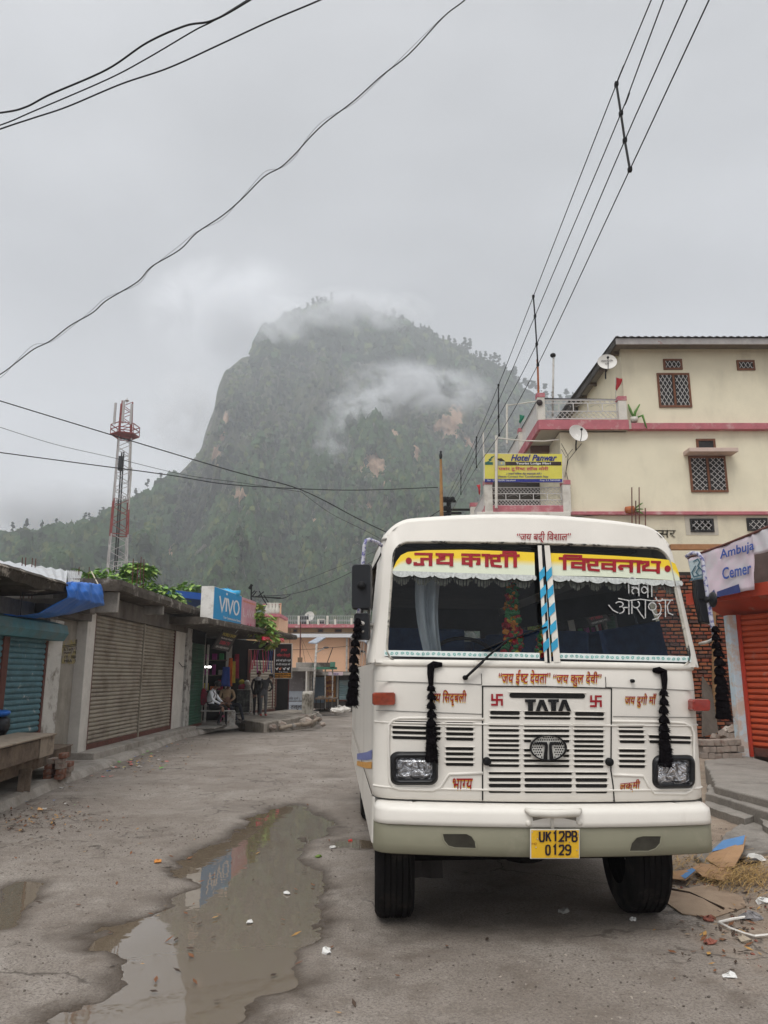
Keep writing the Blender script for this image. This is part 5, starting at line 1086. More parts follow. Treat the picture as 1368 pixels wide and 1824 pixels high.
leafy('leafy_tree', 'bright green leafy tree rising behind the brown shuttered shop roof', (-8.4, 22.6, 0), 4.3, [(-.9, 0, 4.35, .9, .7, .4), (0, .2, 4.3, .8, .7, .5), (.9, .3, 4.05, .9, .8, .5), (1.5, .6, 3.95, .7, .7, .4), (.9, .4, 4.75, .55, .5, .25), (1.8, 1, 3.7, .6, .6, .4)], .20, 2600, LG)
leafy('leafy_bush', 'small green bush top beside the blue roof edge', (-7.3, 28, 0), 4.6, [(0, 0, 4.75, .45, .4, .3), (.4, .2, 4.5, .5, .4, .3)], .22, 300, LG)
# ---- wooden stall, bricks and bag at the left edge
st = thing('wooden_stall', 'weathered wooden vendor table with a plank box at the left edge', 'stall', (-5.2, 11, .1))
A1, A0 = onZ(124, 1338, .40), onZ(-30, 1390, .40); B1 = A1 + Vector((-1.0, .35, 0)); B0 = A0 + Vector((-1.0, .35, 0))
b = MB(); b.beam(A0, A1, .05, .17); b.beam(A1 + Vector((0, 0, .0)), B1, .05, .16); b.build('apron', WOOD, st, bev=.005)
b = MB(); 
for k in range(5):
    t = .06 + k * .2; b.beam(A0.lerp(B0, t) + Vector((0, 0, .095 + random.uniform(-.004, .004))), A1.lerp(B1, t) + Vector((0, 0, .095 + random.uniform(-.004, .004))), .2, .022)
b.build('tabletop', WOOD, st, bev=.003)
for px, py in ((36, 1412), (47, 1410)): f = onZ(px, py, .1); MB().beam(f, Vector((f.x - .02, f.y + .06, .38)), .08, .10).build('leg', WOOD, st, bev=.004)
for q in (B1, B0.lerp(B1, .4)): MB().beam(Vector((q.x - .05, q.y, .08)), Vector((q.x - .05, q.y, .37)), .08, .08).build('leg', WOOD, st, bev=.004)
c0 = onZ(95, 1343, .51); ca = Vector((c0.x, c0.y, .51)); b = MB(); d1 = (A0 - A1).normalized(); d2 = Vector((-d1.y, d1.x, 0)) * -1
b.prism([ca, ca + d1 * .62, ca + d1 * .62 + Vector((0, 0, .26)), ca + Vector((0, 0, .26))], Vector((-.55, .15, 0)))
b.build('plank_box', WOODP, st, bev=.006); b = MB(); b.prism([ca + d1 * .66 + Vector((0, 0, .01)), ca + d1 * 2.6 + Vector((0, 0, .01)), ca + d1 * 2.6 + Vector((0, 0, .25)), ca + d1 * .66 + Vector((0, 0, .25))], Vector((-.55, .15, 0))); b.build('plank_box', WOOD, st, bev=.006)
b = MB(); b.prism([ca + Vector((.03, 0, .265)), ca + d1 * 2.7 + Vector((.03, 0, .265)), ca + d1 * 2.7 + Vector((-.62, .16, .265)), ca + Vector((-.62, .16, .265))], (0, 0, .022)); b.build('box_lid', WOODP, st, bev=.004)
attach(st)
cup = onZ(22, 1354, .51); MB().lathe(cup, [(0, 0), (.028, 0), (.036, .075), (.032, .075), (.026, .01)], 12).build('paper_cup', mat('pale cup', (.62, .52, .46), .6)); tag(bpy.data.objects['paper_cup'], 'small pale paper cup left on the wooden vendor table', 'cup')
bp0 = onZ(99, 1390, .105); n_ = 0
for lay in range(5):
    for i in range(2 if lay < 4 else 1):
        for j in range(2 if lay < 3 else 1):
            o = MB().box((0, 0, 0), (.11 + random.uniform(-.01, .005), .23, .072)).build('brick', BRK if random.random() < .5 else BRKG, None, bev=.007); n_ += 1
            o.location = bp0 + Vector((-.14 * i + random.uniform(-.02, .02) + (.05 if lay == 4 else 0), .12 + .25 * j + random.uniform(-.02, .02), .037 + .075 * lay)); o.rotation_euler = (0, 0, R(8) + random.uniform(-.14, .14)); tag(o, 'old brick in the little pile propping the wooden stall', 'brick', 'bricks piled under the stall corner')
bg_ = thing('black_bag', 'stuffed black bag with a bright blue top standing on the stall lid', 'bag', onX(2, 1316, -5.6)); bl_ = bg_.location
b = MB(); b.ball((-.10, 0, .17), (.20, .18, .19), 14, 9, 0, .02); b.build('sack', mat('black plastic bag', (.012, .012, .016), .35, .3, 9, .6, bscale=9), bg_, True)
b = MB(); b.ball((-.08, .0, .36), (.17, .16, .05), 12, 6, 0, .012); b.build('blue_cover', TARP, bg_, True)
# ---- shop C: phone shop with blue sign, green shutter, dark interior
sc3 = thing('shop_building', 'open phone shop under a mossy slab carrying the blue sign', 'shop', (-5.5, 25, 0))
E0, E1 = (-4.62, 20.0), (-3.25, 28.8)                 # roof edge
def edge(t, off=0.0): return Vector((E0[0] + (E1[0] - E0[0]) * t - off, E0[1] + (E1[1] - E0[1]) * t, 0))
P = []
for i in range(36):
    t = i / 35; w1 = (fbm(np.array([t * 30]), np.array([31.0]), 4)[0] - .5); e_ = edge(t, 0); P.append([Vector((-9, e_.y, 2.96)), e_ + Vector((-.1, 0, 2.93)), e_ + Vector((0 + w1 * .05, 0, 2.95 + w1 * .05)), e_ + Vector((w1 * .06, 0, 3.04)), e_ + Vector((-.03, 0, 3.10 + w1 * .03)), e_ + Vector((-.3, 0, 3.12)), Vector((-9, e_.y, 3.12))])
b = MB().grid(P); b.add(P[0], [tuple(range(7))]); b.add(P[-1], [tuple(range(7))]); b.build('roof', MOSS2, sc3)
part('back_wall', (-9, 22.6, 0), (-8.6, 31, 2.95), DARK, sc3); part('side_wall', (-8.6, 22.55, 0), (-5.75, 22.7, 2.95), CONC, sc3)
gy0, gy1 = onX(322, 1290, -5.62).y, onX(357, 1288, -5.62).y
shutter('roller_shutter', (-5.62, 22.5), (-5.62, gy1), .12, 2.70, GRN, sc3, .08); part('lintel', (-5.8, 22.4, 2.55), (-5.6, gy1 + .1, 2.95), DARK, sc3)
part('door_post', (-5.72, gy1, .1), (-5.60, gy1 + .14, 2.9), CONC, sc3)
Q0 = onZ(403, 1285, .12); part('door_post', (Q0.x - .10, Q0.y, .1), (Q0.x + .06, Q0.y + .2, 2.9), WHITEW, sc3)
part('door_frame', (Q0.x - .55, Q0.y - .9, .1), (Q0.x - .49, Q0.y - .82, 2.6), STEEL, sc3); part('floor', (-8.6, 22.7, .10), (-4.9, 26.5, .13), CONC, sc3, 0)
W0, W1 = (-5.45, 28.6), (-3.95, 33.4)                 # wall line behind the platform
wl = lambda t, o=0.0: Vector((W0[0] + (W1[0] - W0[0]) * t - o, W0[1] + (W1[1] - W0[1]) * t, 0))
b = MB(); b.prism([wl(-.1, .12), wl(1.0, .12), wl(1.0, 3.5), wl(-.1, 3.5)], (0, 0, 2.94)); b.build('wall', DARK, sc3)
yA, yB = onV(441, 1262, W0, W1), onV(489, 1258, W0, W1); shutter('roller_shutter', (yA.x, yA.y), (yB.x, yB.y), .22, 2.2, mat('beige shutter', (.40, .35, .29), .6, .1, 3, .1, dirt=(.2, .16, .12), dscale=2), sc3, .11, .03)
for p in (yA, yB): part('shutter_post', (p.x - .05, p.y - .06, .35), (p.x + .06, p.y + .06, 2.6), RUST, sc3)
# shelves with goods and the lit tubes inside the doorway
for k in range(4): part('shelf', (-7.6, 25.8, .6 + k * .5), (-5.3, 26.3, .63 + k * .5), WOOD, sc3, 0)
attach(sc3)
LAMP = mat('lit tube', (1, .98, .92), .5, 0, 3, 0, emit=4.0)
for px, py in ((364, 1188), (373, 1188)):
    p = onY(px, py, 24.9); o = MB().tube([p - Vector((.05, 0, 0)), p + Vector((.05, 0, .0))], .03, 8).build('tube_lamp', LAMP); tag(o, 'lit white tube lamp inside the phone shop doorway', 'lamp', 'lit lamps in the phone shop')
pal = [(.35, .03, .06), (.55, .12, .02), (.03, .06, .25), (.45, .35, .05), (.30, .28, .25), (.03, .22, .06), (.30, .03, .20), (.02, .02, .03), (.5, .06, .12), (.60, .55, .5)]
PALM = [mat('cloth dye %d' % i, c, .85, .25, 8, .1) for i, c in enumerate(pal)]
for k in range(4):
    for j in range(9):
        w_, h_ = random.uniform(.10, .2), random.uniform(.12, .36); o = MB().box((0, 0, h_ / 2), (w_, .12, h_)).build('goods_box', random.choice(PALM[:8]), None, bev=.008); o.location = (-7.4 + j * .24, 26.05, .632 + .5 * k - (0 if k < 4 else 0)); tag(o, 'small packet of goods on the dark shop shelves', 'box', 'goods on the phone shop shelves')
# ---- the big sign
V0, V1 = (-4.60, 20.0), (-4.12, 24.6)
sv = thing('shop_sign', 'bright blue shop sign box with white lettering on the mossy roof edge', 'sign', (V0[0], V0[1], 3.1))
sl = thing('shop_sign', 'faded pink shop sign panel joined to the blue sign', 'sign', (-4.2, 23, 3.1))
g = lambda px, py, o=0.0: onV(px, py, V0, V1) + Vector((o, -o * .1, 0))
BLUS = mat('blue sign film', (.018, .30, .62), .4, .06, 2, .02, dirt=(.03, .24, .48), dscale=2); PINKS = mat('faded pink film', (.62, .30, .36), .5, .08, 2, .02, dirt=(.66, .42, .44), dscale=2)
SGW = mat('sign white', (.70, .68, .64), .5, .06, 4, .03, dirt=(.45, .42, .37), dscale=3)
def panel(q, d, m, nm, parent): return MB().prism(q, d).build(nm, m, parent)
c1 = [g(381, 1047), g(430, 1065), g(430, 1118), g(380, 1102)]; zt3, zb3 = c1[0].z, c1[3].z
y_at = lambda px: onV(px, 1060, V0, V1).y
def sgn(y, z): return Vector((V0[0] + (V1[0] - V0[0]) * (y - V0[1]) / (V1[1] - V0[1]), y, z))
ya3, yb3, yc3 = y_at(381), y_at(430.5), y_at(457)
bx = MB(); bx.prism([sgn(ya3, 3.08), sgn(yb3 - .02, 3.08), sgn(yb3 - .02, 3.96), sgn(ya3, 3.96)], (-.34, 0, 0)); bx.build('sign_case', SGW, sv)
bx = MB(); bx.prism([sgn(ya3 + .02, 3.10) + Vector((.004, 0, 0)), sgn(yb3 - .03, 3.10) + Vector((.004, 0, 0)), sgn(yb3 - .03, 3.94) + Vector((.004, 0, 0)), sgn(ya3 + .02, 3.94) + Vector((.004, 0, 0))], (.012, 0, 0)); bx.build('sign_face', BLUS, sv)
bx = MB(); bx.prism([sgn(yb3, 3.06), sgn(yc3, 3.06), sgn(yc3, 3.93), sgn(yb3, 3.93)], (-.30, 0, 0)); bx.build('sign_case', PINKS, sl)
def sq(y0, z0, y1, z1, o=.022): return lambda u, v, l=0: sgn(y0 + (y1 - y0) * u, z0 + (z1 - z0) * v) + Vector((o + .001 * (l % 7), 0, 0))
WH = mat('white lettering', (.78, .78, .78), .5, .03, 8, 0)
L = yb3 - ya3; vq = sq(ya3 + L * .17, 3.36, ya3 + L * .88, 3.74); b = MB(); k = 0
for st_ in ([(0, 1), (.13, 0), (.27, 1)], [(.335, 1), (.335, 0)], [(.40, 1), (.53, 0), (.67, 1)], arc(.86, .5, .135, .52, 90, 450, 20), [(.335, 1.22), (.335, 1.38)]):
    for q in stroke2([(x * 2.0, y * 1.0) for x, y in st_], .14 if len(st_) < 5 else .13): b.add([vq(p.x / 2.0, p.y, k) for p in q], [(0, 1, 2, 3)]); k += 1
b.build('lettering', WH, sv); write(MB(), 'Your Communication Partner', sq(ya3 + L * .32, 3.16, ya3 + L * .97, 3.23), 0, 0, .01).build('lettering', WH, sv)
b = MB(); L2 = yc3 - yb3
for s_, x0, x1 in (('L', .12, .28), ('A', .33, .52), ('V', .50, .70), ('A', .68, .88)): write(b, s_, sq(yb3 + L2 * x0, 3.36, yb3 + L2 * x1, 3.62, .006), 0, 0, .03)
b.build('lettering', mat('pale pink lettering', (.72, .52, .56), .5, .03, 8, 0), sl)
MB().add([sq(yb3 + L2 * .1, 3.80, yc3 - .1, 3.86, .006)(*c) for c in ((0, 0), (1, 0), (1, 1), (0, 1))], [(0, 1, 2, 3)]).build('sign_band', mat('orange pink band', (.62, .24, .18), .5), sl)
RMK = mat('red mark', (.55, .05, .12), .5)
for a in (.42, .60): MB().add([sq(yb3 + L2 * a, 3.10, yb3 + L2 * (a + .10), 3.20, .006)(*c) for c in ((0, .3), (.5, 0), (1, .6), (.4, 1))], [(0, 1, 2, 3)]).build('red_mark', RMK, sl)
attach(sv); attach(sl)
b = MB(); b.prism([onX(338, 1076, -6.6), onX(373, 1058, -5.6), onX(373, 1070, -5.6), onX(345, 1083, -6.6)], (-1.6, 1.0, .25)); tag(b.build('blue_roof_sheet', mat('blue roof sheet', (.02, .10, .42), .5, .15, 3, .05)), 'blue sloping roof sheet behind the left end of the blue sign', 'roof sheet')
b = MB(); b.ball(onY(404, 1056, 22.5) + Vector((0, 0, -.05)), (.42, .3, .16), 12, 6, 0, .05); tag(b.build('plastic_sheet', mat('light blue plastic', (.05, .36, .62), .4, .1, 4, .1), None, True), 'crumpled light blue plastic sheet behind the blue sign', 'sheet')
# hanging board
hb_ = thing('hanging_board', 'tilted dark price board hanging under the roof edge', 'board', onY(400, 1140, 22.2)); q = [onY(398, 1122, 22.2), onY(424, 1129, 23.0), onY(408, 1161, 23.0), onY(378, 1155, 22.2)]
MB().prism(q, (-.04, .02, 0)).build('board', mat('dark board', (.03, .026, .024), .6, .2, 4, .05), hb_); n0 = (q[1] - q[0]).cross(q[3] - q[0]).normalized(); n0 = n0 if n0.y < 0 else -n0
def hq(u0, v0, u1, v1): return lambda u, v, l=0: (lambda U, V_: (q[3].lerp(q[2], U)).lerp(q[0].lerp(q[1], U), V_) + n0 * (.012 + .001 * l))(u0 + (u1 - u0) * u, v0 + (v1 - v0) * v)
for tx, m, u0, v0, u1, v1 in (('MOBILE SHOP', mat('board yellow', (.40, .30, .04), .6), .08, .74, .92, .90), ('Recharge Repair', WHITEW, .12, .56, .85, .66), ('DISH TV', mat('board red', (.50, .04, .06), .6), .2, .30, .8, .48), ('SIM CARD PHOTO', WHITEW, .10, .10, .86, .20)): write(MB(), tx, hq(u0, v0, u1, v1), 0, 0, .03).build('lettering', m, hb_)
MB().tube([q[0].lerp(q[1], .8), onY(431, 1114, 22.4)], .008, 5).build('wire', mat('pale wire', (.5, .48, .44)), hb_); attach(hb_)
led = onV(468, 1137, E0, E1); led2 = onV(504, 1140, E0, E1); o = thing('red_sign', 'narrow glowing red sign strip under the far roof edge', 'sign', led); b = MB(); b.beam(led, led2, .05, .11); b.build('strip', mat('red sign strip', (.75, .03, .07), .5, .1, 9, 0, emit=.12), o)
write(MB(), 'CHICKEN SHOP', quadmap(led + Vector((.03, -.03, .045)), led2 + Vector((.03, -.03, .045)), led2 + Vector((.03, -.03, -.045)), led + Vector((.03, -.03, -.045)))).build('lettering', mat('pink lettering', (.8, .4, .45), .5), o); attach(o)
# clothes hanging in a row
for k, (px, c) in enumerate(((447, 0), (452, 8), (456, 0), (460, 6), (464, 7), (469, 8), (473, 0), (477, 6), (481, 2), (485, 2))):
    p = onV(px, 1157, (-4.5, 25.6), (-3.6, 30)); h_ = random.uniform(.55, .85); P = [[p + Vector((.03 * math.sin(7 * j + k), (u - .5) * .17 + .02 * math.sin(9 * u + j), -h_ * j / 5)) for u in (0, .25, .5, .75, 1)] for j in range(6)]
    tag(MB().grid(P).build('hanging_garment', PALM[c], None, True, thick=.01), ('long %s garment hanging in the row under the far roof edge' % {0: 'red', 8: 'crimson', 6: 'purple', 7: 'black', 2: 'navy blue'}[c]), 'garment', 'garments hanging in a row')
MB().tube([onV(444, 1157, (-4.5, 25.6), (-3.6, 30)), onV(488, 1156, (-4.5, 25.6), (-3.6, 30))], .012, 5).build('garment_rail', STEEL); tag(bpy.data.objects['garment_rail'], 'thin steel rail carrying the row of garments', 'rail')
for (px, py, Y, h_, w_, c, lab) in ((403, 1188, 25.2, .62, .22, 2, 'bright blue jacket hanging on the shop door post'), (411, 1172, 25.4, .9, .12, 1, 'orange cloth hanging beside the blue jacket'), (416, 1178, 25.6, .7, .12, 3, 'yellow cloth hanging beside the display cabinet'), (422, 1165, 26, .8, .14, 0, 'dark red cloth hanging in the shop shadow')):
    p = onY(px, py, Y); P = [[p + Vector(((u - .5) * w_ * (1 + .4 * j / 5), .03 * math.sin(8 * u + j), -h_ * j / 5)) for u in (0, .25, .5, .75, 1)] for j in range(6)]
    tag(MB().grid(P).build('hanging_garment', PALM[c], None, True, thick=.02), lab, 'garment')
# display cabinet and bundles
Cb = onZ(428, 1272, .22); cb = thing('display_cabinet', 'grey glass fronted display cabinet on the shop platform', 'cabinet', (Cb.x, Cb.y, .20)); w_ = .68
b = MB(); [b.box((x, y, .45), (.04, .04, .9)) for x in (-w_ / 2, w_ / 2) for y in (0, .5)]; [b.box((0, .25, z), (w_, .5, .03)) for z in (.05, .45, .9)]; b.build('frame', STEEL, cb, bev=.004)
MB().grid([[(-w_ / 2, -.005, .08), (w_ / 2, -.005, .08)], [(-w_ / 2, -.005, .88), (w_ / 2, -.005, .88)]]).build('glass', mat('cabinet glass', (.10, .10, .095), .15, .5, 5, 0, dirt=(.26, .25, .23), dscale=5), cb)
for k, (dx, dz, rr, c) in enumerate(((-.2, 1.06, .16, 8), (.0, 1.08, .17, 0), (.2, 1.05, .15, 4), (.28, 1.0, .11, 9), (-.05, 1.26, .12, 3), (.18, 1.24, .12, 9))): tag(MB().ball(Vector((Cb.x + dx, Cb.y + .2, .20 + dz - .1)), (rr, rr * .8, rr * .75), 10, 6, 0, .03).build('cloth_bundle', PALM[c], None, True), 'bundle of coloured cloth heaped on the display cabinet', 'bundle', 'cloth bundles on the cabinet')
# platform and end wall
pf = MB(); pts = [onZ(428, 1292, 0), onZ(470, 1300, 0), onZ(530, 1289, 0), onZ(557, 1283, 0), Vector((-2.6, 31.5, 0)), Vector((-4.0, 33.6, 0)), Vector((-5.7, 28.8, 0))]
def raised(p, h): return [Vector((q.x, q.y, -.05)) for q in p], h
pl2 = MB().prism([Vector((q.x, q.y, -.35)) for q in pts], (0, 0, .55)).build('platform', mat('rough platform concrete', (.30, .265, .225), .95, .2, 3, .5, dirt=(.12, .10, .075), dscale=2, dirt_lo=.48, dirt_hi=.66, fine=.2), None, bev=.03); tag(pl2, 'rough raised concrete platform in front of the far shops', 'platform')
# black poultry banner on red posts
bn = thing('banner_board', 'black upright banner with white birds and price rows on red posts', 'banner', onY(504, 1262, 29.5)); Y_ = 29.5
MB().prism([onY(489, 1146, Y_), onY(521, 1146, Y_), onY(520, 1209, Y_), onY(487, 1209, Y_)], (0, .04, 0)).build('frame', mat('pale frame', (.5, .46, .42), .6), bn); MB().prism([onY(490.5, 1147, Y_ - .006), onY(519.5, 1147, Y_ - .006), onY(518.8, 1207.6, Y_ - .006), onY(488.6, 1207.6, Y_ - .006)], (0, .012, 0)).build('board', mat('black print', (.014, .008, .009), .4, .3, 3, 0), bn)
for px in (486.5, 514.5): part('post', tuple(onY(px - 1, 1262, Y_ + .06)), tuple(onY(px + 2, 1120, Y_ + .10)), mat('maroon post', (.12, .014, .016), .6), bn, .004)
def bq(x0, y0, x1, y1, o=.02): return lambda u, v, l=0: onY(x0 + (x1 - x0) * u, y1 + (y0 - y1) * v, Y_ - o - .002 * l)
for tx, m, bx_ in (('JMD', mat('banner red', (.5, .03, .04), .5), (500, 1156, 511, 1161)), ('चिकन पोल्ट्री', mat('banner red', (.5, .05, .06), .5), (493, 1164, 517, 1171)), ('हमारे यहाँ मुर्गी व मुर्गे', WH, (492, 1174, 518, 1179)), ('के लिए सम्पर्क करें', WH, (492, 1181, 517, 1186)), ('Prop. Munna', WH, (497, 1196, 513, 1198.5))): write(MB(), tx, bq(*bx_), 0, 0, .02).build('lettering', m, bn)
for x, c in ((493, WH), (498.5, mat('orange bird', (.7, .25, .15), .6)), (506, WH), (513, WH)):
    b = MB(); u = lambda a, b_, x=x: onY(x + a, 1191 + b_, Y_ - .022); b.add([u(-2, 0), u(-.5, 2.6), u(1.2, 2.4), u(2.2, .3), u(2.9, -2.8), u(1.6, -2.2), u(.6, -.4), u(-1, -.8), u(-2.4, -2.2)], [tuple(range(9))]); b.build('bird_print', c, bn)
ORG = mat('banner orange', (.75, .33, .03), .5)
for k, (tx, y_) in enumerate((('9456781289', 1200.0), ('9410536688', 1203.3), ('9719788874', 1206.4))): write(MB(), tx, bq(490, y_ - 1.2, 518, y_ + 1.2), 0, 0, .05).build('lettering', ORG, bn)
attach(bn)
# ---- people
SKIN = mat('brown skin', (.22, .115, .075), .6, .08, 9, 0); HAIRM = mat('black hair', (.012, .010, .010), .5, .3, 40, .3)
def skinned(chains, root):
    """chains: lists of (point, radius); chains that start with an existing point share it"""
    V, E, Rd, key = [], [], [], {}
    def vid(p, r):
        k = tuple(round(c, 4) for c in p)
        if k not in key: key[k] = len(V); V.append(p); Rd.append(r)
        return key[k]
    for ch in chains:
        ids = [vid(Vector(p), r) for p, r in ch]
        for a, b in zip(ids, ids[1:]):
            if a != b: E.append((a, b))
    me = bpy.data.meshes.new('person'); me.from_pydata([tuple(v) for v in V], E, []); o = bpy.data.objects.new('person', me); COL.objects.link(o)
    sk = o.modifiers.new('skin', 'SKIN'); sk.use_smooth_shade = True
    if not me.skin_vertices: 
        bm = bmesh.new(); bm.from_mesh(me); bm.verts.layers.skin.verify(); bm.to_mesh(me); bm.free()
    for i, r in enumerate(Rd):
        q = me.skin_vertices[0].data[i]; rr = r if isinstance(r, tuple) else (r, r); q.radius = rr; q.use_root = (i == root)
    o.modifiers.new('sub', 'SUBSURF').levels = 1; o.modifiers['sub'].render_levels = 1
    dg = bpy.context.evaluated_depsgraph_get(); m2 = bpy.data.meshes.new_from_object(o.evaluated_get(dg)); bpy.data.objects.remove(o); bpy.data.meshes.remove(me); return m2
def person(lab, base, J, mats, pick, hair, rz=0.0, scarf=None, head_r=.092):
    """J: joints in metres, x right, y away, z up, relative to base"""
    h = J['head']; n = J['neck']; fwd = Vector(J.get('face', (0, -1, 0))).normalized(); hd = (Vector(h) - Vector(n)).normalized()
    ch = [[(J['pelvis'], (.145, .105)), (J['waist'], (.13, .095)), (J['chest'], (.155, .105)), (n, .055), (Vector(n).lerp(Vector(h), .35), .052), (h, (.078, .092)), (Vector(h) + hd * .10, .062)]]
    ch.append([(h, .085), (Vector(h) + fwd * .075 - hd * .02, .040), (Vector(h) + fwd * .095 - hd * .055, .030)])
    for s in ('l', 'r'):
        ch.append([(J['chest'], (.155, .105)), (J['sh_' + s], .062), (J['el_' + s], .045), (J['wr_' + s], .032)])
        hnd = Vector(J['wr_' + s]); d = Vector(J['hd_' + s]) - hnd; d.normalize(); sd = d.cross(Vector((0, 0, 1))); sd = sd.normalized() if sd.length > .1 else Vector((1, 0, 0))
        palm = hnd + d * .07; ch.append([(hnd, .032), (palm, (.030, .022))])
        for k, (off, L) in enumerate(((-.024, .068), (-.008, .080), (.008, .076), (.024, .058))):
            b_ = palm + sd * off + d * .015; ch.append([(palm, (.030, .022)), (b_ + d * .02, .009), (b_ + d * (L * .6) + Vector((0, 0, -.008)), .0085), (b_ + d * L * .9 + Vector((0, 0, -.026)), .007)])
        ch.append([(palm, (.030, .022)), (palm - d * .02 + sd * (-.034 if s == 'r' else .034), .010), (palm + d * .02 + sd * (-.046 if s == 'r' else .046), .008)])
        ch.append([(J['pelvis'], (.145, .105)), (J['hip_' + s], .098), (J['kn_' + s], .066), (J['an_' + s], .046), (Vector(J['an_' + s]) + Vector((0, 0, -.05)), .042), (Vector(J['an_' + s]) + Vector(J.get('toe', (0, -1, 0))) * .16 + Vector((0, 0, -.055)), .036)])
    me = skinned(ch, 0)
    for m in mats: me.materials.append(m)
    for p in me.polygons: p.material_index = pick(p.center, J)
    me.polygons.foreach_set('use_smooth', [True] * len(me.polygons))
    o = bpy.data.objects.new('person', me); COL.objects.link(o); o.location = base; o.rotation_euler = (0, 0, rz); tag(o, lab, 'person'); o.scale = (.9,) * 3 if J['pelvis'][2] > .8 else (1,) * 3
    b = MB(); c = Vector(h) + hd * .035 - fwd * .022; P = []
    for i in range(9):
        th = math.pi * .62 * i / 8
        P.append([c + (hd * math.cos(th) * .108 + (fwd.cross(hd).normalized() * math.cos(2 * math.pi * j / 14) * .094 + fwd * math.sin(2 * math.pi * j / 14) * .112) * math.sin(th)) * random.uniform(.97, 1.05) for j in range(14)])
    b.grid(P, 0, True); b.build('hair', hair, o, True)
    for s_ in (-1, 1):                                # eyes and ears
        sd = fwd.cross(hd).normalized() * s_
        MB().ball(Vector(h) + fwd * .088 + sd * .030 + hd * .012, .009, 8, 5).build('eye', HAIRM, o, True); MB().ball(Vector(h) + sd * .086 - hd * .005, (.012, .02, .03), 8, 5).build('ear', SKIN, o, True)
    return o
near = lambda c, a: (c - Vector(a)).length
def picker(sleeve=True):
    def f(c, J):
        if near(c, J['head']) < .155 and c.z > min(J['neck'][2], J['head'][2]) - .02 and near(c, J['neck']) > .05 or near(c, J['head']) < .11: return 0
        for s in ('l', 'r'):
            if near(c, J['wr_' + s]) > near(c, Vector(J['wr_' + s]) + (Vector(J['hd_' + s]) - Vector(J['wr_' + s])).normalized() * .12) - .02 and near(c, J['wr_' + s]) < .25: return 0
            if c.z < J['an_' + s][2] + .01 and near(c, J['an_' + s]) < .25: return 3
        dt = min(near(c, Vector(J['pelvis']).lerp(Vector(J['chest']), t)) for t in (.45, .7, 1)); 
        dl = min([near(c, Vector(J['hip_' + s]).lerp(Vector(J['kn_' + s]), t)) for s in 'lr' for t in (.0, .25, .5, .75, 1)] + [near(c, Vector(J['kn_' + s]).lerp(Vector(J['an_' + s]), t)) for s in 'lr' for t in (.25, .5, .75, 1)] + [near(c, J['pelvis'])])
        da = min([near(c, Vector(J['sh_' + s]).lerp(Vector(J['el_' + s]), t)) for s in 'lr' for t in (0, .5, 1)] + [near(c, Vector(J['el_' + s]).lerp(Vector(J['wr_' + s]), t)) for s in 'lr' for t in (.5, .9)])
        return 2 if dl < min(dt, da) else 1
    return f
SHIRT = mat('white shirt', (.78, .79, .82), .85, .06, 8, .1); TROU = mat('black trousers', (.012, .012, .015), .9, .3, 8, .1); TAN = mat('tan jacket', (.33, .23, .14), .9, .2, 8, .15); NAVY = mat('dark track trousers', (.018, .02, .03), .9, .3, 8, .1)
GREYJ = mat('charcoal jacket', (.048, .046, .048), .9, .2, 8, .15); GREYT = mat('grey trousers', (.10, .10, .105), .9, .25, 8, .15); SHOE = mat('dusty shoe', (.10, .095, .085), .8, .3, 9, .1); BLKC = mat('black cloth', (.014, .012, .013), .9, .3, 8, .1)
# bench with a youth in a white shirt, looking down at a phone
B0_ = onZ(384, 1293, .11)
bn_ = thing('bench', 'narrow grey bench under the youth in the white shirt', 'bench', (B0_.x, B0_.y, .11)); MB().box((-.15, .10, .44), (1.35, .30, .035)).build('seat', STEEL, bn_, bev=.006)
for x in (-.75, .45): MB().beam((x, .10, 0), (x, .10, .42), .05, .24).build('leg', STEEL, bn_, bev=.004)
J = dict(pelvis=(-.12, .10, .55), waist=(-.11, .08, .70), chest=(-.06, .02, .93), neck=(.02, -.02, 1.10), head=(.12, -.07, 1.21), face=(.75, -.35, -.62), sh_l=(-.06, -.16, 1.03), sh_r=(-.04, .20, 1.03), el_l=(.02, -.24, .78), el_r=(.12, .24, .78), wr_l=(.24, -.14, .66), wr_r=(.30, .08, .66), hd_l=(.34, -.06, .66), hd_r=(.40, .02, .67),
         hip_l=(-.06, -.02, .54), hip_r=(-.06, .20, .54), kn_l=(.33, -.10, .54), kn_r=(.36, .22, .54), an_l=(.20, -.14, .09), an_r=(.38, .20, .09), toe=(.9, -.3, 0))
p1_ = person('youth in a white shirt with a dark red backpack sitting bent over a phone', (B0_.x - .1, B0_.y, .11), J, [SKIN, SHIRT, TROU, SHOE], picker(), HAIRM)
bk = MB(); bk.ball((-.34, .06, .86), (.15, .17, .25), 12, 8, 0, .01); o = bk.build('backpack', mat('dark red backpack', (.20, .015, .035), .8, .25, 9, .1, dirt=(.03, .02, .025), dscale=7), None, True); o.location = p1_.location; tag(o, 'dark red backpack on the back of the youth in white', 'backpack')
bk = MB(); [bk.tube([(-.22, y, 1.02), (-.02, y * 1.1 - .01, 1.06), (.07, y * 1.05, .95), (-.03, y, .72), (-.22, y, .68)], .016, 6) for y in (-.12, .17)]; bk.build('strap', mat('grey strap', (.09, .08, .08), .8), o, True)
ph = MB().box(J['hd_r'], (.08, .10, .012), (.2, -.4, 0)).build('phone', BLACKR, None, bev=.003); ph.location = p1_.location; tag(ph, 'black phone held low by the youth in white', 'phone')
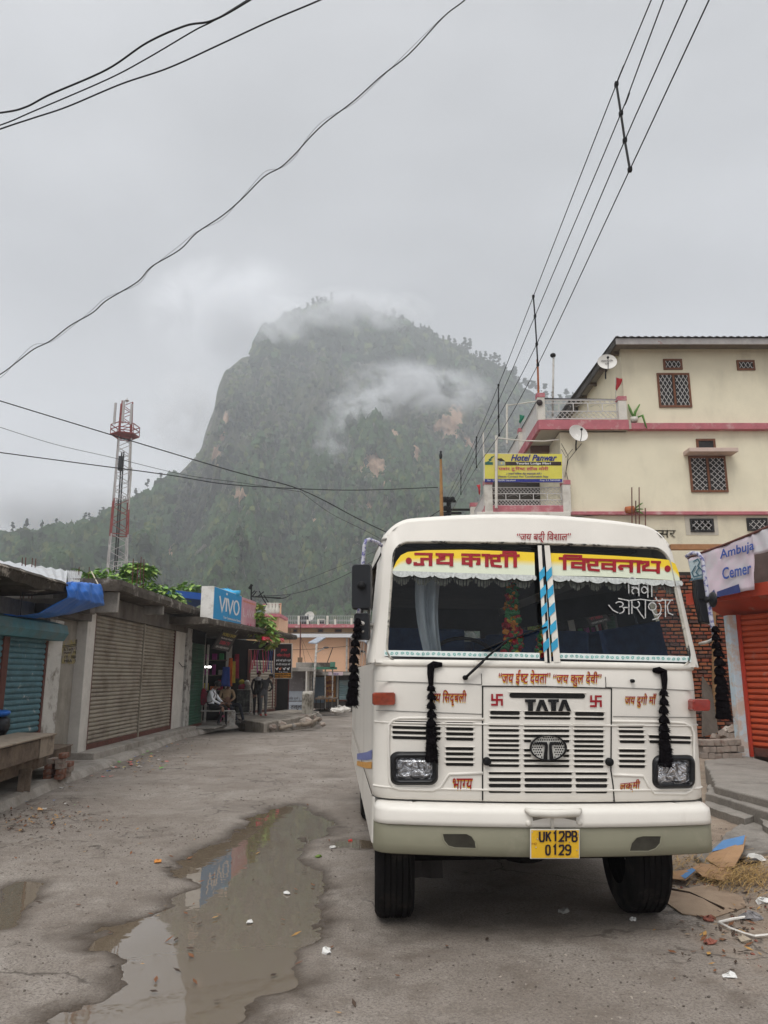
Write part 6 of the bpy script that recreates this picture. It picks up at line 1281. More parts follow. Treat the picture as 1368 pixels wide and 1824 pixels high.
# pink plastic stool with a man in a tan jacket
C0 = onZ(400, 1287, .11); PK = mat('pink plastic', (.62, .16, .26), .45, .06, 6, 0)
sto = thing('plastic_stool', 'pink plastic stool under the man in the tan jacket', 'stool', (C0.x, C0.y, .11)); MB().box((0, 0, .44), (.30, .30, .035)).build('seat', PK, sto, bev=.012)
for sx in (-1, 1):
    for sy in (-1, 1): MB().beam((sx * .17, sy * .17, 0), (sx * .125, sy * .125, .43), .06, .03).build('leg', PK, sto, bev=.006)
b = MB(); [b.box((0, y, .2), (.28, .02, .05)) for y in (-.14, .14)]; [b.box((x, 0, .2), (.02, .28, .05)) for x in (-.14, .14)]; b.build('stretcher', PK, sto, bev=.004)
J = dict(pelvis=(0, .05, .55), waist=(0, .04, .70), chest=(.03, .0, .92), neck=(.06, -.03, 1.08), head=(.10, -.08, 1.19), face=(.3, -.8, -.5), sh_l=(-.15, -.02, 1.03), sh_r=(.21, .02, 1.03), el_l=(-.18, -.12, .76), el_r=(.30, -.08, .78), wr_l=(.02, -.22, .68), wr_r=(.18, -.22, .68), hd_l=(.12, -.25, .66), hd_r=(.10, -.24, .66),
         hip_l=(-.06, 0, .54), hip_r=(.10, .02, .54), kn_l=(.20, -.30, .56), kn_r=(.48, -.10, .57), an_l=(.46, -.34, .09), an_r=(.62, -.12, .09), toe=(.8, -.5, 0))
person('man in a tan jacket and dark trousers sitting hunched on a pink stool', (C0.x, C0.y + .05, .11), J, [SKIN, TAN, NAVY, SHOE], picker(), HAIRM)
# two people standing on the platform, backs to the street
D0 = onZ(470, 1275, .20)
J = dict(pelvis=(0, 0, .90), waist=(.02, .02, 1.05), chest=(.08, .08, 1.27), neck=(.17, .16, 1.44), head=(.24, .24, 1.52), face=(.3, .8, -.45), sh_l=(-.10, .06, 1.37), sh_r=(.26, .06, 1.35), el_l=(-.16, .0, 1.10), el_r=(.34, .10, 1.10), wr_l=(-.10, .10, .90), wr_r=(.22, .26, .98), hd_l=(-.08, .16, .82), hd_r=(.14, .30, .98),
         hip_l=(-.09, 0, .87), hip_r=(.09, 0, .87), kn_l=(-.09, .0, .48), kn_r=(.10, .03, .48), an_l=(-.09, -.02, .09), an_r=(.10, .0, .09), toe=(.2, .9, 0))
person('man in a charcoal jacket and grey trousers bending forward at the shop front', (D0.x, D0.y - .25, .20), J, [SKIN, GREYJ, GREYT, mat('red sandal', (.4, .06, .05), .7)], picker(), HAIRM)
D1 = onZ(458, 1274, .20)
J = dict(pelvis=(0, 0, .92), waist=(0, .0, 1.08), chest=(.02, .02, 1.32), neck=(.04, .03, 1.50), head=(.05, .05, 1.62), face=(.2, .95, -.1), sh_l=(-.16, 0, 1.42), sh_r=(.20, .02, 1.42), el_l=(-.22, -.02, 1.14), el_r=(.25, .06, 1.14), wr_l=(-.18, .06, .90), wr_r=(.2, .2, 1.0), hd_l=(-.17, .10, .80), hd_r=(.16, .28, 1.0),
         hip_l=(-.09, 0, .89), hip_r=(.09, 0, .89), kn_l=(-.09, .02, .49), kn_r=(.09, .02, .49), an_l=(-.09, 0, .09), an_r=(.09, 0, .09), toe=(0, 1, 0))
w2 = person('person in black with a reddish scarf standing beside the bending man', (D1.x - .05, D1.y + .1, .20), J, [SKIN, BLKC, BLKC, SHOE], picker(), mat('reddish head scarf', (.10, .02, .022), .8, .4, 12, .2))
MB().lathe((.03, .03, 1.47), [(.075, .05), (.12, .02), (.15, -.03), (.16, -.09)], 14).build('collar_cloth', mat('pale collar cloth', (.5, .48, .48), .9, .2, 20, .1), w2, True)
# ================================================================== HOTEL ON THE RIGHT
HY = 24.0
CREAM = mat('cream wall paint', (.72, .66, .50), .9, .05, 1.2, .08, dirt=(.54, .49, .37), dscale=.9, dirt_lo=.50, dirt_hi=.82, streak=3)
CREAM2 = mat('dull cream wall', (.64, .58, .44), .9, .06, 1.5, .08, dirt=(.46, .41, .32), dscale=1.1, dirt_lo=.5, dirt_hi=.75, streak=2)
PINK = mat('worn pink trim', (.42, .135, .155), .85, .15, 3, .1, dirt=(.52, .36, .34), dscale=2.4, dirt_lo=.52, dirt_hi=.7)
WHP = mat('white painted post', (.60, .57, .51), .9, .08, 4, .1, dirt=(.42, .38, .33), dscale=2.5)
FRAMEW = mat('brown window frame', (.16, .062, .030), .6, .25, 6, .1)
GRIL = mat('pale iron grille', (.50, .48, .46), .5, .1, 8, .05)
PANE = mat('dark pane', (.018, .016, .016), .6, .3, 4, 0)
hotel = thing('hotel_building', 'cream three storey hotel with pink trim bands behind the bus', 'building', (8, 26, 0))
def H(px, py, y=HY): return onY(px, py, y)
zb1_, zb2_, zb3_ = H(1200, 765).z, H(1200, 915).z, H(1200, 606).z
xw2, xw3 = H(1001, 850).x, H(1110, 690).x
def wall(lo, hi, m=CREAM): return part('wall', lo, hi, m, hotel, 0)
wall((xw2, HY, 0), (22, 36, zb2_ - .05), CREAM2); wall((xw2, HY, zb2_ - .05), (22, 36, zb1_ - .1)); wall((xw3, HY, zb1_ - .1), (22, 36, zb3_ + .05))
part('trim_band', (xw3 + .02, HY - .22, H(1200, 768).z), (22, HY + .1, H(1200, 757).z), PINK, hotel, .01)
part('trim_band', (xw2 + .15, HY - .12, H(1200, 918).z), (22, HY + .1, H(1200, 912).z), PINK, hotel, .01)
# upper terrace slab, its soffit, the pink edge that runs back along the side
xt = H(957, 765).x; zt0, zt1 = H(1040, 769).z, H(1040, 752).z
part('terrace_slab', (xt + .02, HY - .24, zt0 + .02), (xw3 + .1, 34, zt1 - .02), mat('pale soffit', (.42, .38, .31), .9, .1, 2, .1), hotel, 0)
part('terrace_edge', (xt, HY - .26, zt0), (xw3 + .02, HY - .16, zt1), PINK, hotel, .008); part('terrace_edge', (xt - .02, HY - .15, zt0), (xt + .08, 34, zt1), PINK, hotel, .008)
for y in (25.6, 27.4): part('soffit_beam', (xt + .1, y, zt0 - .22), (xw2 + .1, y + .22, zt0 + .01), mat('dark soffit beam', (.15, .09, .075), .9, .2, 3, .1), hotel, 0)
def post(x, y, z0, z1, w=.24, nm='railing_post'):
    o = part(nm, (x - w / 2, y - w / 2, z0), (x + w / 2, y + w / 2, z1), WHP, hotel, .01)
    MB().span((x - w / 2 - .015, y - w / 2 - .015, z1 - .14), (x + w / 2 + .015, y + w / 2 + .015, z1 + .012)).build('post_cap', PINK, o, bev=.008); return o
zp = H(961, 705).z; post(xt + .12, HY - .12, zt1, zp); post(H(1104, 715).x, HY - .12, zt1, H(1104, 711).z, .27); post(xt + .10, 27.3, zt1, zt1 + .85); post(xt + .10, 31, zt1, zt1 + .85)
def lattice(a, b, z0, z1, name='railing', step=.16, w=.022, bars=True, mid=None):
    a, b = Vector(a), Vector(b); a.z = b.z = 0; L = (b - a).length; d = (b - a) / L; m = MB(); P = lambda s, z: a + d * s + Vector((0, 0, z)); h = z1 - z0
    up_ = Vector((d.y, -d.x, 0))
    for z in (z0, z1): m.beam(P(0, z), P(L, z), w * 1.4, w * 1.4)
    if mid:
        for z in mid: m.beam(P(0, z), P(L, z), w, w * 1.2)
        k = max(2, int(L / .42)); [m.beam(P(L * i / k, mid[0]), P(L * i / k, mid[1]), w * 1.2, w * 1.2) for i in range(k + 1)]
        for i in range(k):
            c = L * (i + .5) / k; m.tube([P(c + .16 * math.cos(q), (mid[0] + mid[1]) / 2 + (mid[1] - mid[0]) * .42 * math.sin(q) * math.cos(q * .5)) for q in [math.pi * j / 6 for j in range(13)]], w * .3, 4)
    for (lo, hi) in (((z0, mid[0]), (mid[1], z1)) if mid else ((z0, z1),)):
        hh = hi - lo; s = -hh
        while s < L:
            for sg in (0, 1):
                q0, q1 = max(s, 0), min(s + hh, L)
                if q1 > q0:
                    f0, f1 = (q0 - s) / hh, (q1 - s) / hh
                    if sg: f0, f1 = 1 - f0, 1 - f1
                    m.beam(P(q0, lo + hh * f0), P(q1, lo + hh * f1), w * .55, w * .55)
            s += step
    return m.build(name, GRIL, hotel)
lattice((xt + .24, HY - .12, 0), (H(1097, 730).x, HY - .12, 0), zt1 + .08, H(1030, 715).z, mid=(zt1 + .34, zt1 + .62))
def bars(a, b, z0, z1, step=.13):
    a, b = Vector(a), Vector(b); m = MB(); L = (b - a).length; k = int(L / step)
    for z in (z0 + .08, z1): m.beam(Vector((a.x, a.y, z)), Vector((b.x, b.y, z)), .03, .03)
    for i in range(k + 1): p = a.lerp(b, i / k); m.beam((p.x, p.y, z0), (p.x, p.y, z1), .018, .018)
    return m.build('railing', GRIL, hotel)
bars((xt + .1, HY + .1, 0), (xt + .1, 27.2, 0), zt1, zt1 + .8); bars((xt + .1, 27.4, 0), (xt + .1, 33, 0), zt1, zt1 + .8); MB().beam((xt + .1, HY, zt1 + .84), (xt + .1, 33, zt1 + .84), .05, .04).build('handrail', mat('black handrail', (.02, .018, .018), .5), hotel)
MB().tube([H(967, 712) + Vector((0, -.1, 0)), H(1098, 714) + Vector((0, -.1, 0))], .025, 6).build('handrail', bpy.data.materials['black handrail'], hotel)
# roof
ex = H(1096, 598, HY - .7).x; ze = H(1200, 600, HY - .7).z; b = MB(); P = []
for i in range(0, 241):
    x = ex + i * .06; P.append([(x, HY - .72, ze + .02 * math.sin(i * 1.6)), (x, 36, ze + .35 + .02 * math.sin(i * 1.6))])
b.grid(P); b.build('roof_sheet', mat('grey tin roof', (.10, .10, .10), .55, .2, 2, .05, metal=.3, dirt=(.06, .05, .045), dscale=2), hotel, thick=.015)
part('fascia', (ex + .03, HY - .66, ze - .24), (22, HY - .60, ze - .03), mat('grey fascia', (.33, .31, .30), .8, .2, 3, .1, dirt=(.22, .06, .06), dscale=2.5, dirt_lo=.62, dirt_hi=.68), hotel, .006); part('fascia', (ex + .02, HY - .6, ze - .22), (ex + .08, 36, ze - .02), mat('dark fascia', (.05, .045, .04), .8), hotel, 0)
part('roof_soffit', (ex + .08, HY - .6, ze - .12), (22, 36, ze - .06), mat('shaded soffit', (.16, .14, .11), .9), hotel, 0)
for k in range(6): MB().beam((ex + .1, HY + .2 + k * 1.4, ze - .2), (xw3 + .1, HY + .2 + k * 1.4, ze - .2), .09, .12).build('rafter', WOOD, hotel)
# windows
def window(px0, py0, px1, py1, leaves=1, gr='diamond', frame=FRAMEW, y=HY):
    a, c = H(px0, py1, y), H(px1, py0, y); w, h = c.x - a.x, c.z - a.z; fw = min(.07, w * .13)
    f = MB(); f.span((a.x, y - .05, c.z - fw), (c.x, y + .02, c.z)); f.span((a.x, y - .05, a.z), (c.x, y + .02, a.z + fw)); xs_ = [a.x + w * i / leaves for i in range(leaves + 1)]
    for i, x in enumerate(xs_): f.span((x - (0 if i == 0 else fw if i == leaves else fw / 2), y - .048, a.z + fw), (x + (fw if i == 0 else 0 if i == leaves else fw / 2), y + .02, c.z - fw))
    fr = f.build('window', frame, hotel, bev=.006); MB().span((a.x + fw * .5, y - .012, a.z + fw * .5), (c.x - fw * .5, y - .004, c.z - fw * .5)).build('pane', PANE, fr)
    g = MB()
    for i in range(leaves):
        x0, x1 = xs_[i] + fw, xs_[i + 1] - fw; z0, z1 = a.z + fw, c.z - fw; W_, Hh = x1 - x0, z1 - z0; st = .145 if gr == 'diamond' else .19; asp = 1.7 if gr == 'diamond' else 1.0; s = -Hh / asp
        while s < W_:
            for sg in (0, 1):
                q0, q1 = max(s, 0), min(s + Hh / asp, W_)
                if q1 > q0:
                    f0, f1 = (q0 - s) * asp / Hh, (q1 - s) * asp / Hh
                    if sg: f0, f1 = 1 - f0, 1 - f1
                    g.beam((x0 + q0, y - .03, z0 + Hh * f0), (x0 + q1, y - .03, z0 + Hh * f1), .016, .016)
            s += st
    if gr: g.build('grille', GRIL, fr)
    return fr
window(1174, 665, 1227, 726, 2); window(1182, 640, 1214, 659); window(1313, 642, 1343, 660); window(1241, 782, 1273, 804, 1, None); window(1231, 813, 1291, 877, 2, 'square'); window(1230, 924, 1270, 948, 1, 'square', PANE); window(1331, 923, 1366, 946, 1, 'square', PANE)
part('sunshade', (H(1217, 808).x, HY - .5, H(1250, 812).z), (H(1303, 808).x, HY + .02, H(1250, 805).z), mat('pale pink sunshade', (.52, .40, .34), .9, .1, 4, .1), hotel, .01)
for (x0, y0, x1, y1) in ((1222, 919, 1277, 953),): part('patch', (H(x0, y1).x, HY - .012, H(x0, y1).z), (H(x1, y0).x, HY + .01, H(x1, y0).z), mat('grey plaster patch', (.47, .43, .36), .95, .1, 4, .2), hotel, 0)
write(MB(), 'पसर', quadmap(H(1158, 944, HY - .02), H(1204, 944, HY - .02), H(1204, 958, HY - .02), H(1158, 958, HY - .02)), 0, 0, .03).build('raised_lettering', mat('relief shade', (.40, .36, .28), .9), hotel)
MB().tube([H(1010, 922), H(1100, 914), H(1250, 918), H(1368, 912)], .012, 5).build('loose_cable', BLACKR, hotel)
# lower balcony
xb = H(862, 890).x; zl0, zl1 = H(940, 932).z, H(940, 915).z
part('balcony_slab', (xb - .28, HY - .3, zl0), (xw2 + .15, 33, zl1), WHP, hotel, .02); part('balcony_edge', (xb - .02, HY - .24, zl1), (xw2 + .12, HY - .10, H(940, 903).z), PINK, hotel, .01); part('balcony_edge', (xb - .02, HY - .1, zl1), (xb + .10, 33, H(940, 905).z), PINK, hotel, .01)
zr0, zr1 = H(940, 903).z, H(940, 870).z; ztp = H(869, 859).z
for x, y in ((xb + .12, HY - .12), (H(1006, 880).x, HY - .12), (xb + .10, 27.6), (xb + .1, 31)): post(x, y, zl1, ztp if y < 25 else ztp + .1, .26)
lattice((xb + .25, HY - .12, 0), (H(998, 890).x, HY - .12, 0), zr0 + .02, zr1, mid=(H(940, 892).z, H(940, 881).z), step=.11)
bars((xb + .1, HY + .1, 0), (xb + .1, 27.4, 0), zr0, zr1)
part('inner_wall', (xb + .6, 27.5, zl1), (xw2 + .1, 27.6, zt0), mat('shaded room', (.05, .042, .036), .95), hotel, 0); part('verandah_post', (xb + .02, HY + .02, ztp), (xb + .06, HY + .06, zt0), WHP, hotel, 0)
for (pts, r) in (([(884, 776), (884, 905)], .045), ([(903, 720), (903, 790)], .04)): MB().tube([H(*p, HY - .35 if r > .04 else 26.5) for p in pts], r, 8).build('pipe', WHP, hotel)
MB().tube([H(884, 780, HY - .35), H(930, 785, HY - .3), H(968, 786, HY - .2), H(996, 783)], .022, 6).build('pipe', WHP, hotel); MB().tube([H(904, 722, 26.5), H(955, 715, 25)], .022, 6).build('pipe', WHP, hotel); MB().tube([H(1010, 868), H(1013, 920), H(1005, 938)], .02, 6).build('pipe', WHP, hotel)
for pts in ([(1000, 790), (1012, 812), (1008, 840), (1016, 870)], [(1020, 800), (1008, 815), (1000, 800)], [(1036, 790), (1012, 820), (1006, 850)], [(880, 895), (868, 865), (862, 862)]): MB().tube([H(*p, HY - .06) for p in pts], .009, 4).build('loose_cable', BLACKR, hotel)
attach(hotel)
# board on the balcony
hs = thing('hotel_sign', 'yellow hotel sign board with blue lettering fixed to the lower balcony', 'sign', H(932, 835, HY - .3)); SY = HY - .3
def hsq(x0, y0, x1, y1, o=.012): return lambda u, v, l=0: onY(x0 + (x1 - x0) * u, y1 + (y0 - y1) * v, SY - o - .001 * l)
def hrect(x0, y0, x1, y1, m, nm='printed_band', o=.010): b = MB(); b.add([hsq(x0, y0, x1, y1, o)(*c) for c in ((0, 0), (1, 0), (1, 1), (0, 1))], [(0, 1, 2, 3)]); return b.build(nm, m, hs)
SYL = mat('sign yellow', (.62, .56, .085), .5, .06, 3, .02, dirt=(.58, .46, .18), dscale=1.6, dirt_lo=.5, dirt_hi=.7); SBL = mat('sign blue', (.022, .028, .20), .5); SMAG = mat('sign magenta', (.50, .03, .13), .5); SBK = mat('sign brown black', (.03, .017, .017), .5)
MB().prism([onY(862, 807, SY), onY(1003, 809, SY), onY(1003, 860, SY), onY(862, 857, SY)], (0, .05, 0)).build('frame', WHP, hs); hrect(863.5, 808.5, 1001.5, 858.5, SYL, 'sign_face', .004); hrect(863.5, 853, 1001.5, 858.8, SBL); hrect(900, 822.5, 1000, 829, SBK)
hrect(864, 823, 878, 828, mat('sign green', (.02, .11, .09), .5)); b = MB(); b.add([hsq(863, 808, 883, 830, .014)(*p) for p in ((.15, .1), (.5, .25), (.35, .3), (.7, .5), (.55, .52), (.95, .85), (.6, .75), (.5, .6), (.35, .55), (.42, .42), (.2, .35))], [tuple(range(11))]); b.build('tree_print', bpy.data.materials['sign green'], hs)
hrect(887, 821, 899, 829, mat('sign grey', (.3, .34, .28), .5), o=.013); b = MB(); b.add([hsq(884, 816, 900, 822, .015)(*p) for p in ((0, .75), (.55, 1), (1, .1), (.45, .05))], [tuple(range(4))]); b.build('house_print', SBK, hs); hrect(892, 823, 895, 827, SYL, o=.016)
WHL = mat('sign white lettering', (.72, .72, .68), .5)
write(MB(), ['Hotel', ' ', 'Panwar'], hsq(910, 809.5, 992, 821, .014), 0, .35, .05).build('lettering', SBL, hs); write(MB(), 'Tourist Lodge Mori', hsq(919, 823.5, 981, 828.5, .014), 0, 0, .05).build('lettering', WHL, hs)
write(MB(), ['पवांर', ' ', 'टू', 'िर', ('ष', .62), 'ट', ' ', 'लॉज', ' ', 'मोरी'], hsq(888, 831, 977, 839.5, .014), 0, 0, .03).build('lettering', SMAG, hs); write(MB(), '( रात्रि निवास हेतु सम्पर्क करें )', hsq(902, 841.5, 965, 846, .014), 0, .3, .02).build('lettering', SBL, hs)
write(MB(), 'Please Contact For Comfortable Stay', hsq(888, 847, 977, 851.2, .014), 0, 0, .02).build('lettering', SBL, hs); write(MB(), 'Mori   UTTARKASHI, Uttarakhand', hsq(868, 854, 918, 857.5, .014)).build('lettering', WHL, hs); write(MB(), 'Prop. R.S. PANWAR', hsq(962, 854, 998, 857.5, .014)).build('lettering', WHL, hs); attach(hs)
# dishes
def dish(px, py, y, r, lab, yaw=-.3, letters=False):
    c = H(px, py, y); t = thing('satellite_dish', lab, 'satellite dish', c); rot = Euler((R(72), 0, yaw)).to_matrix()
    b = MB(lambda x, y_, z: rot @ Vector((x, y_, z))); b.lathe((0, 0, 0), [(0, .0)] + [(r * i / 6, .35 * (r * i / 6) ** 2 / r) for i in range(1, 7)] + [(r * 1.01, .36 * r)], 28); b.build('reflector', mat('dish white', (.62, .60, .56), .5, .06, 4, .03), t, True, thick=.012)
    b = MB(lambda x, y_, z: rot @ Vector((x, y_, z))); b.tube([(0, -r, .3 * r), (0, -r * .5, r * .8), (0, 0, r * 1.0)], .012, 6); b.ball((0, 0, r), .045); b.build('feed_arm', BLACKR, t, True); MB().tube([(0, .1, -.05), (0, .22, -.3), (0, .25, -r * 1.4)], .025, 6).build('mount', BLACKR, t)
    if letters:
        q = lambda u0, z0, u1, z1: (lambda u, v, l=0: rot @ Vector(((u0 + (u1 - u0) * u), (z0 + (z1 - z0) * v), .12 * r + .02)))
        write(MB(), 'VIDEOCON', q(-.62 * r, .15 * r, .62 * r, .4 * r), 0, 0, .03).build('lettering', SBK, t); write(MB(), 'd2h', q(-.2 * r, -.25 * r, .2 * r, .02 * r), 0, 0, .04).build('lettering', SBK, t)
    return t
dish(1081, 648, HY - .4, .31, 'white lettered satellite dish below the hotel roof eave', -.15, True); dish(1028, 775, HY - .35, .32, 'plain white satellite dish under the pink terrace edge', .25)
# poles and flags on the parapets
def pole(name, pts, r, lab, cat, m=STEEL): o = MB().tube(pts, r, 7).build(name, m, None, True); return tag(o, lab, cat)
def flag(base, top, cl, lab, m, dx=-.15):
    t = thing('flag', lab, 'flag', base); b_, t_ = Vector(base), Vector(top); MB().tube([(0, 0, 0), t_ - b_], .012, 6).build('pole', STEEL, t)
    z = t_ - b_; P = [[z * (1 - .55 * j / 5) + Vector((dx * u * (1 - j / 6) + .02 * math.sin(j + 6 * u), .03 * math.sin(4 * u + j), -.06 * u)) for u in (0, .33, .66, 1)] for j in range(6)]; MB().grid(P).build('cloth', m, t, True, thick=.006); return t
RFL = mat('red flag', (.40, .025, .03), .8); GFL = mat('green flag', (.01, .14, .08), .8)
flag(H(1097, 712), H(1097, 672), 0, 'small red flag on the terrace post of the hotel', RFL, .22); flag(H(925, 765, 27.3), H(925, 738, 27.3), 0, 'small dark green flag on the rear terrace post', GFL, .2); flag(H(855, 892, 27.6), H(856, 862, 27.6), 0, 'small red flag on the rear balcony post', RFL, -.15)
pole('lamp_pole', [H(984, 742, HY), H(985, 690, HY), H(986, 636, HY)], .035, 'thin grey pole with a dark lamp rising from the hotel terrace', 'pole'); MB().ball(H(985, 633, HY), (.10, .1, .08), 10, 6).build('lamp_head', BLACKR, bpy.data.objects['lamp_pole'], True)
MB().tube([H(959, 700, HY), H(958, 655, HY), H(957, 640, HY)], .035, 6).build('flag_pole', mat('rusty orange pole', (.30, .09, .03), .8, .3, 6, .1)); tag(bpy.data.objects['flag_pole'], 'short rusty orange pole on the corner post of the hotel terrace', 'pole')
o = MB().ball(H(961, 717, HY - .28), (.11, .06, .11), 10, 6).build('demon_mask', mat('dark mask', (.03, .02, .02), .6), None, True); tag(o, 'small dark round mask hung on the terrace corner post', 'mask')
# pots
def pot(px, py, y, r, h, lab, m, lf):
    c = H(px, py, y); t = thing('potted_plant', lab, 'potted plant', c); MB().lathe((0, 0, 0), [(0, 0), (r * .75, 0), (r, h), (r * .9, h), (r * .8, h * .9), (0, h * .9)], 14).build('pot', m, t, True)
    b = MB()
    for s_ in lf: b.tube([Vector((0, 0, h * .8))] + [Vector(p) for p in s_], [.035, .045, .02][:len(s_) + 1], 7)
    b.build('stems', LG[1], t, True)
pot(1130, 752, HY - .14, .13, .16, 'cactus in a pale pot on the pink ledge of the hotel', WHP, [[(-.12, 0, .45), (-.16, 0, .62)], [(.05, 0, .35), (.22, 0, .62)], [(.25, -.1, .2), (.34, -.14, -.25)]])
pt = thing('potted_plant', 'small plant in an orange pot lying on the lower pink ledge', 'potted plant', H(1122, 908, HY - .15)); MB().lathe((0, 0, 0), [(0, -.14), (.10, -.14), (.13, .12), (.11, .12), (0, .08)], 14, 'x').build('pot', mat('terracotta', (.42, .13, .05), .8, .15, 6, .1), pt, True)
b = MB(); [b.tube([(.12, 0, 0), (.3, -.03, a), (.42, -.03, a * 1.6 - .02)], [.02, .03, .012], 6) for a in (.15, .02, -.08)]; b.build('stems', LG[1], pt, True)
for px, y0_, y1_ in ((1126, 868, 950), (1133, 892, 952), (1139, 868, 955), (1150, 905, 950)):
    o = MB().tube([H(px, y1_, HY - .3), H(px - .5, y0_, HY - .3)], .02, 5).build('reinforcing_bar', RUST); tag(o, 'bare rusty reinforcing bar sticking up beside the orange pot', 'steel bar', 'bars beside the orange pot')
# ================================================================== BRICK WALL AND RED SHUTTER SHOP
BR = [mat('fired brick %d' % i, c, .95, .25, 9, .4, dirt=(.16, .10, .075), dscale=5, dirt_lo=.5, dirt_hi=.75) for i, c in enumerate(((.25, .062, .032), (.17, .05, .03), (.30, .10, .045), (.10, .045, .035)))]
bw = thing('brick_wall', 'rough unplastered red brick wall between the bus and the red shutter', 'wall', (7.6, 17.4, 0)); b = MB(); BYY = 17.4; MORT = mat('dark mortar', (.03, .024, .02), .95, .3, 6, .4)
x0_, x1_ = 6.0, onY(1322, 1200, BYY).x
MB().span((x0_, BYY + .03, 0), (x1_ + .5, BYY + .2, 3.95)).build('mortar', MORT, bw); zz = .1; k = 0
while zz < 3.85:
    x = x0_ - (.12 if k % 2 else 0)
    while x < x1_:
        L_ = .215 + random.uniform(-.03, .02); b.box((x + L_ / 2, BYY + .04 + random.uniform(-.014, .012), zz + .038), (L_ - .034, .09, .058 + random.uniform(-.008, .006)), (random.uniform(-.02, .02), random.uniform(-.03, .03), random.uniform(-.02, .02)), random.choice((0, 0, 1, 2, 2, 3))); x += L_
    zz += .086; k += 1
b.build('bricks', BR, bw, bev=.006, seg=1); attach(bw)
ps = onY(1271, 1275, 17.1); o = MB().beam(Vector((ps.x, 17.15, .2)), onY(1271, 1075, 17.1), .09, .07).build('wooden_prop', mat('tan timber', (.26, .15, .07), .9, .2, 6, .2), None, bev=.006); tag(o, 'slim tan timber prop standing against the brick wall', 'timber')
o = MB().prism([onY(1252, 1312, 16.2), onY(1280, 1305, 16.6), onY(1268, 1228, 17.2), onY(1252, 1205, 17.2)], (.0, .06, 0)).build('leaning_slab', mat('grey brown slab', (.10, .08, .065), .95, .25, 4, .3)); tag(o, 'grey brown slab leaning on the foot of the brick wall', 'slab')
# low rubble wall
lw = thing('low_wall', 'low wall of dusty pale bricks at the right of the bus', 'wall', (6.9, 15.9, 0)); b = MB(); a0, a1 = onZ(1250, 1353, .28), onZ(1328, 1352, .28)
for r_ in range(3):
    for i in range(6): L_ = (a1 - a0).length / 6; b.box(a0 + (a1 - a0) * ((i + .5 + (.3 if r_ % 2 else 0)) / 6.4) + Vector((0, .1, .05 + .105 * r_ + random.uniform(-.008, .008))), (L_ - .012, .22, .095), (0, 0, random.uniform(-.05, .05)))
b.build('bricks', BRKG, lw, bev=.012); attach(lw); zw = .28 + .32
RUB = [mat('pale rubble', (.36, .31, .265), .95, .15, 6, .4, dirt=(.22, .14, .10), dscale=5), BRKG]
for k, (px, py, s_) in enumerate(((1270, 1322, .13), (1284, 1324, .15), (1297, 1322, .17), (1311, 1323, .15), (1276, 1313, .12), (1290, 1310, .16), (1304, 1312, .16), (1317, 1311, .13), (1300, 1299, .13), (1310, 1297, .14), (1318, 1288, .12), (1308, 1306, .11), (1322, 1301, .12), (1262, 1324, .10), (1293, 1301, .10))):
    p = onY(px, py, 16.15); b = MB(); b.box((0, 0, 0), (s_ * 1.5, s_, s_ * .95)); 
    b.v = [tuple(Vector(v) * random.uniform(.72, 1.2)) for v in b.v]; o = b.build('rubble_stone', random.choice(RUB), None, bev=.012); o.location = p; o.rotation_euler = tuple(random.uniform(-.5, .5) for _ in 'xyz'); tag(o, 'pale broken block in the rubble heap on the low wall', 'rubble stone', 'rubble heap on the low wall')
# red shutter shop
S0 = onZ(1331, 1346, .30); S1 = Vector((S0.x + 1.75, S0.y - 4.3, 0)); rs = thing('shop_building', 'small shop with an orange red roller shutter and a blue white post', 'shop', (S0.x, S0.y, 0))
REDS = mat('orange red shutter', (.43, .065, .022), .55, .14, 2.2, .08, dirt=(.34, .20, .15), dscale=3.2, dirt_lo=.58, dirt_hi=.78)
zs1 = onV(1311, 1096, S0, S1).z; dS = (S1 - Vector((S0.x, S0.y, 0))).normalized(); nS = Vector((dS.y, -dS.x, 0))
shutter('roller_shutter', (S0.x + dS.x * .12, S0.y + dS.y * .12), (S0.x + dS.x * 2.9, S0.y + dS.y * 2.9), .36, zs1, REDS, rs, .092, .034)
b = MB(); b.beam(Vector((S0.x, S0.y, .2)) + nS * .05, Vector((S0.x, S0.y, zs1)) + nS * .05, .20, .20); b.build('post', mat('flaking blue post', (.50, .60, .66), .85, .12, 4, .2, dirt=(.52, .44, .38), dscale=4, dirt_lo=.48, dirt_hi=.58), rs, bev=.012)
b = MB(); b.beam(Vector((S0.x, S0.y, .3)) + dS * .14 + nS * .05, Vector((S0.x, S0.y, zs1)) + dS * .14 + nS * .05, .06, .05); b.build('shutter_guide', mat('red guide', (.40, .04, .02), .6, .2, 5, .1), rs)
b = MB(); q = Vector((S0.x, S0.y, 0)); b.prism([q + nS * .55 - dS * .5 + Vector((0, 0, zs1 + .40)), q + nS * .5 + dS * 3 + Vector((0, 0, zs1 + .46)), q + nS * .5 + dS * 3 + Vector((0, 0, zs1 + .26)), q + nS * .55 - dS * .5 + Vector((0, 0, zs1 + .2))], -nS * .08); b.prism([q + nS * .47 - dS * .45 + Vector((0, 0, zs1 + .30)), q + nS * .42 + dS * 3 + Vector((0, 0, zs1 + .30)), q + dS * 3 - nS * .1 + Vector((0, 0, zs1 + .0)), q - dS * .3 - nS * .1 + Vector((0, 0, zs1 + .0))], Vector((0, 0, .05)))
b.build('canopy', mat('red canopy', (.36, .045, .02), .6, .2, 2, .1, dirt=(.3, .2, .15), dscale=2.5, dirt_lo=.6, dirt_hi=.75), rs)
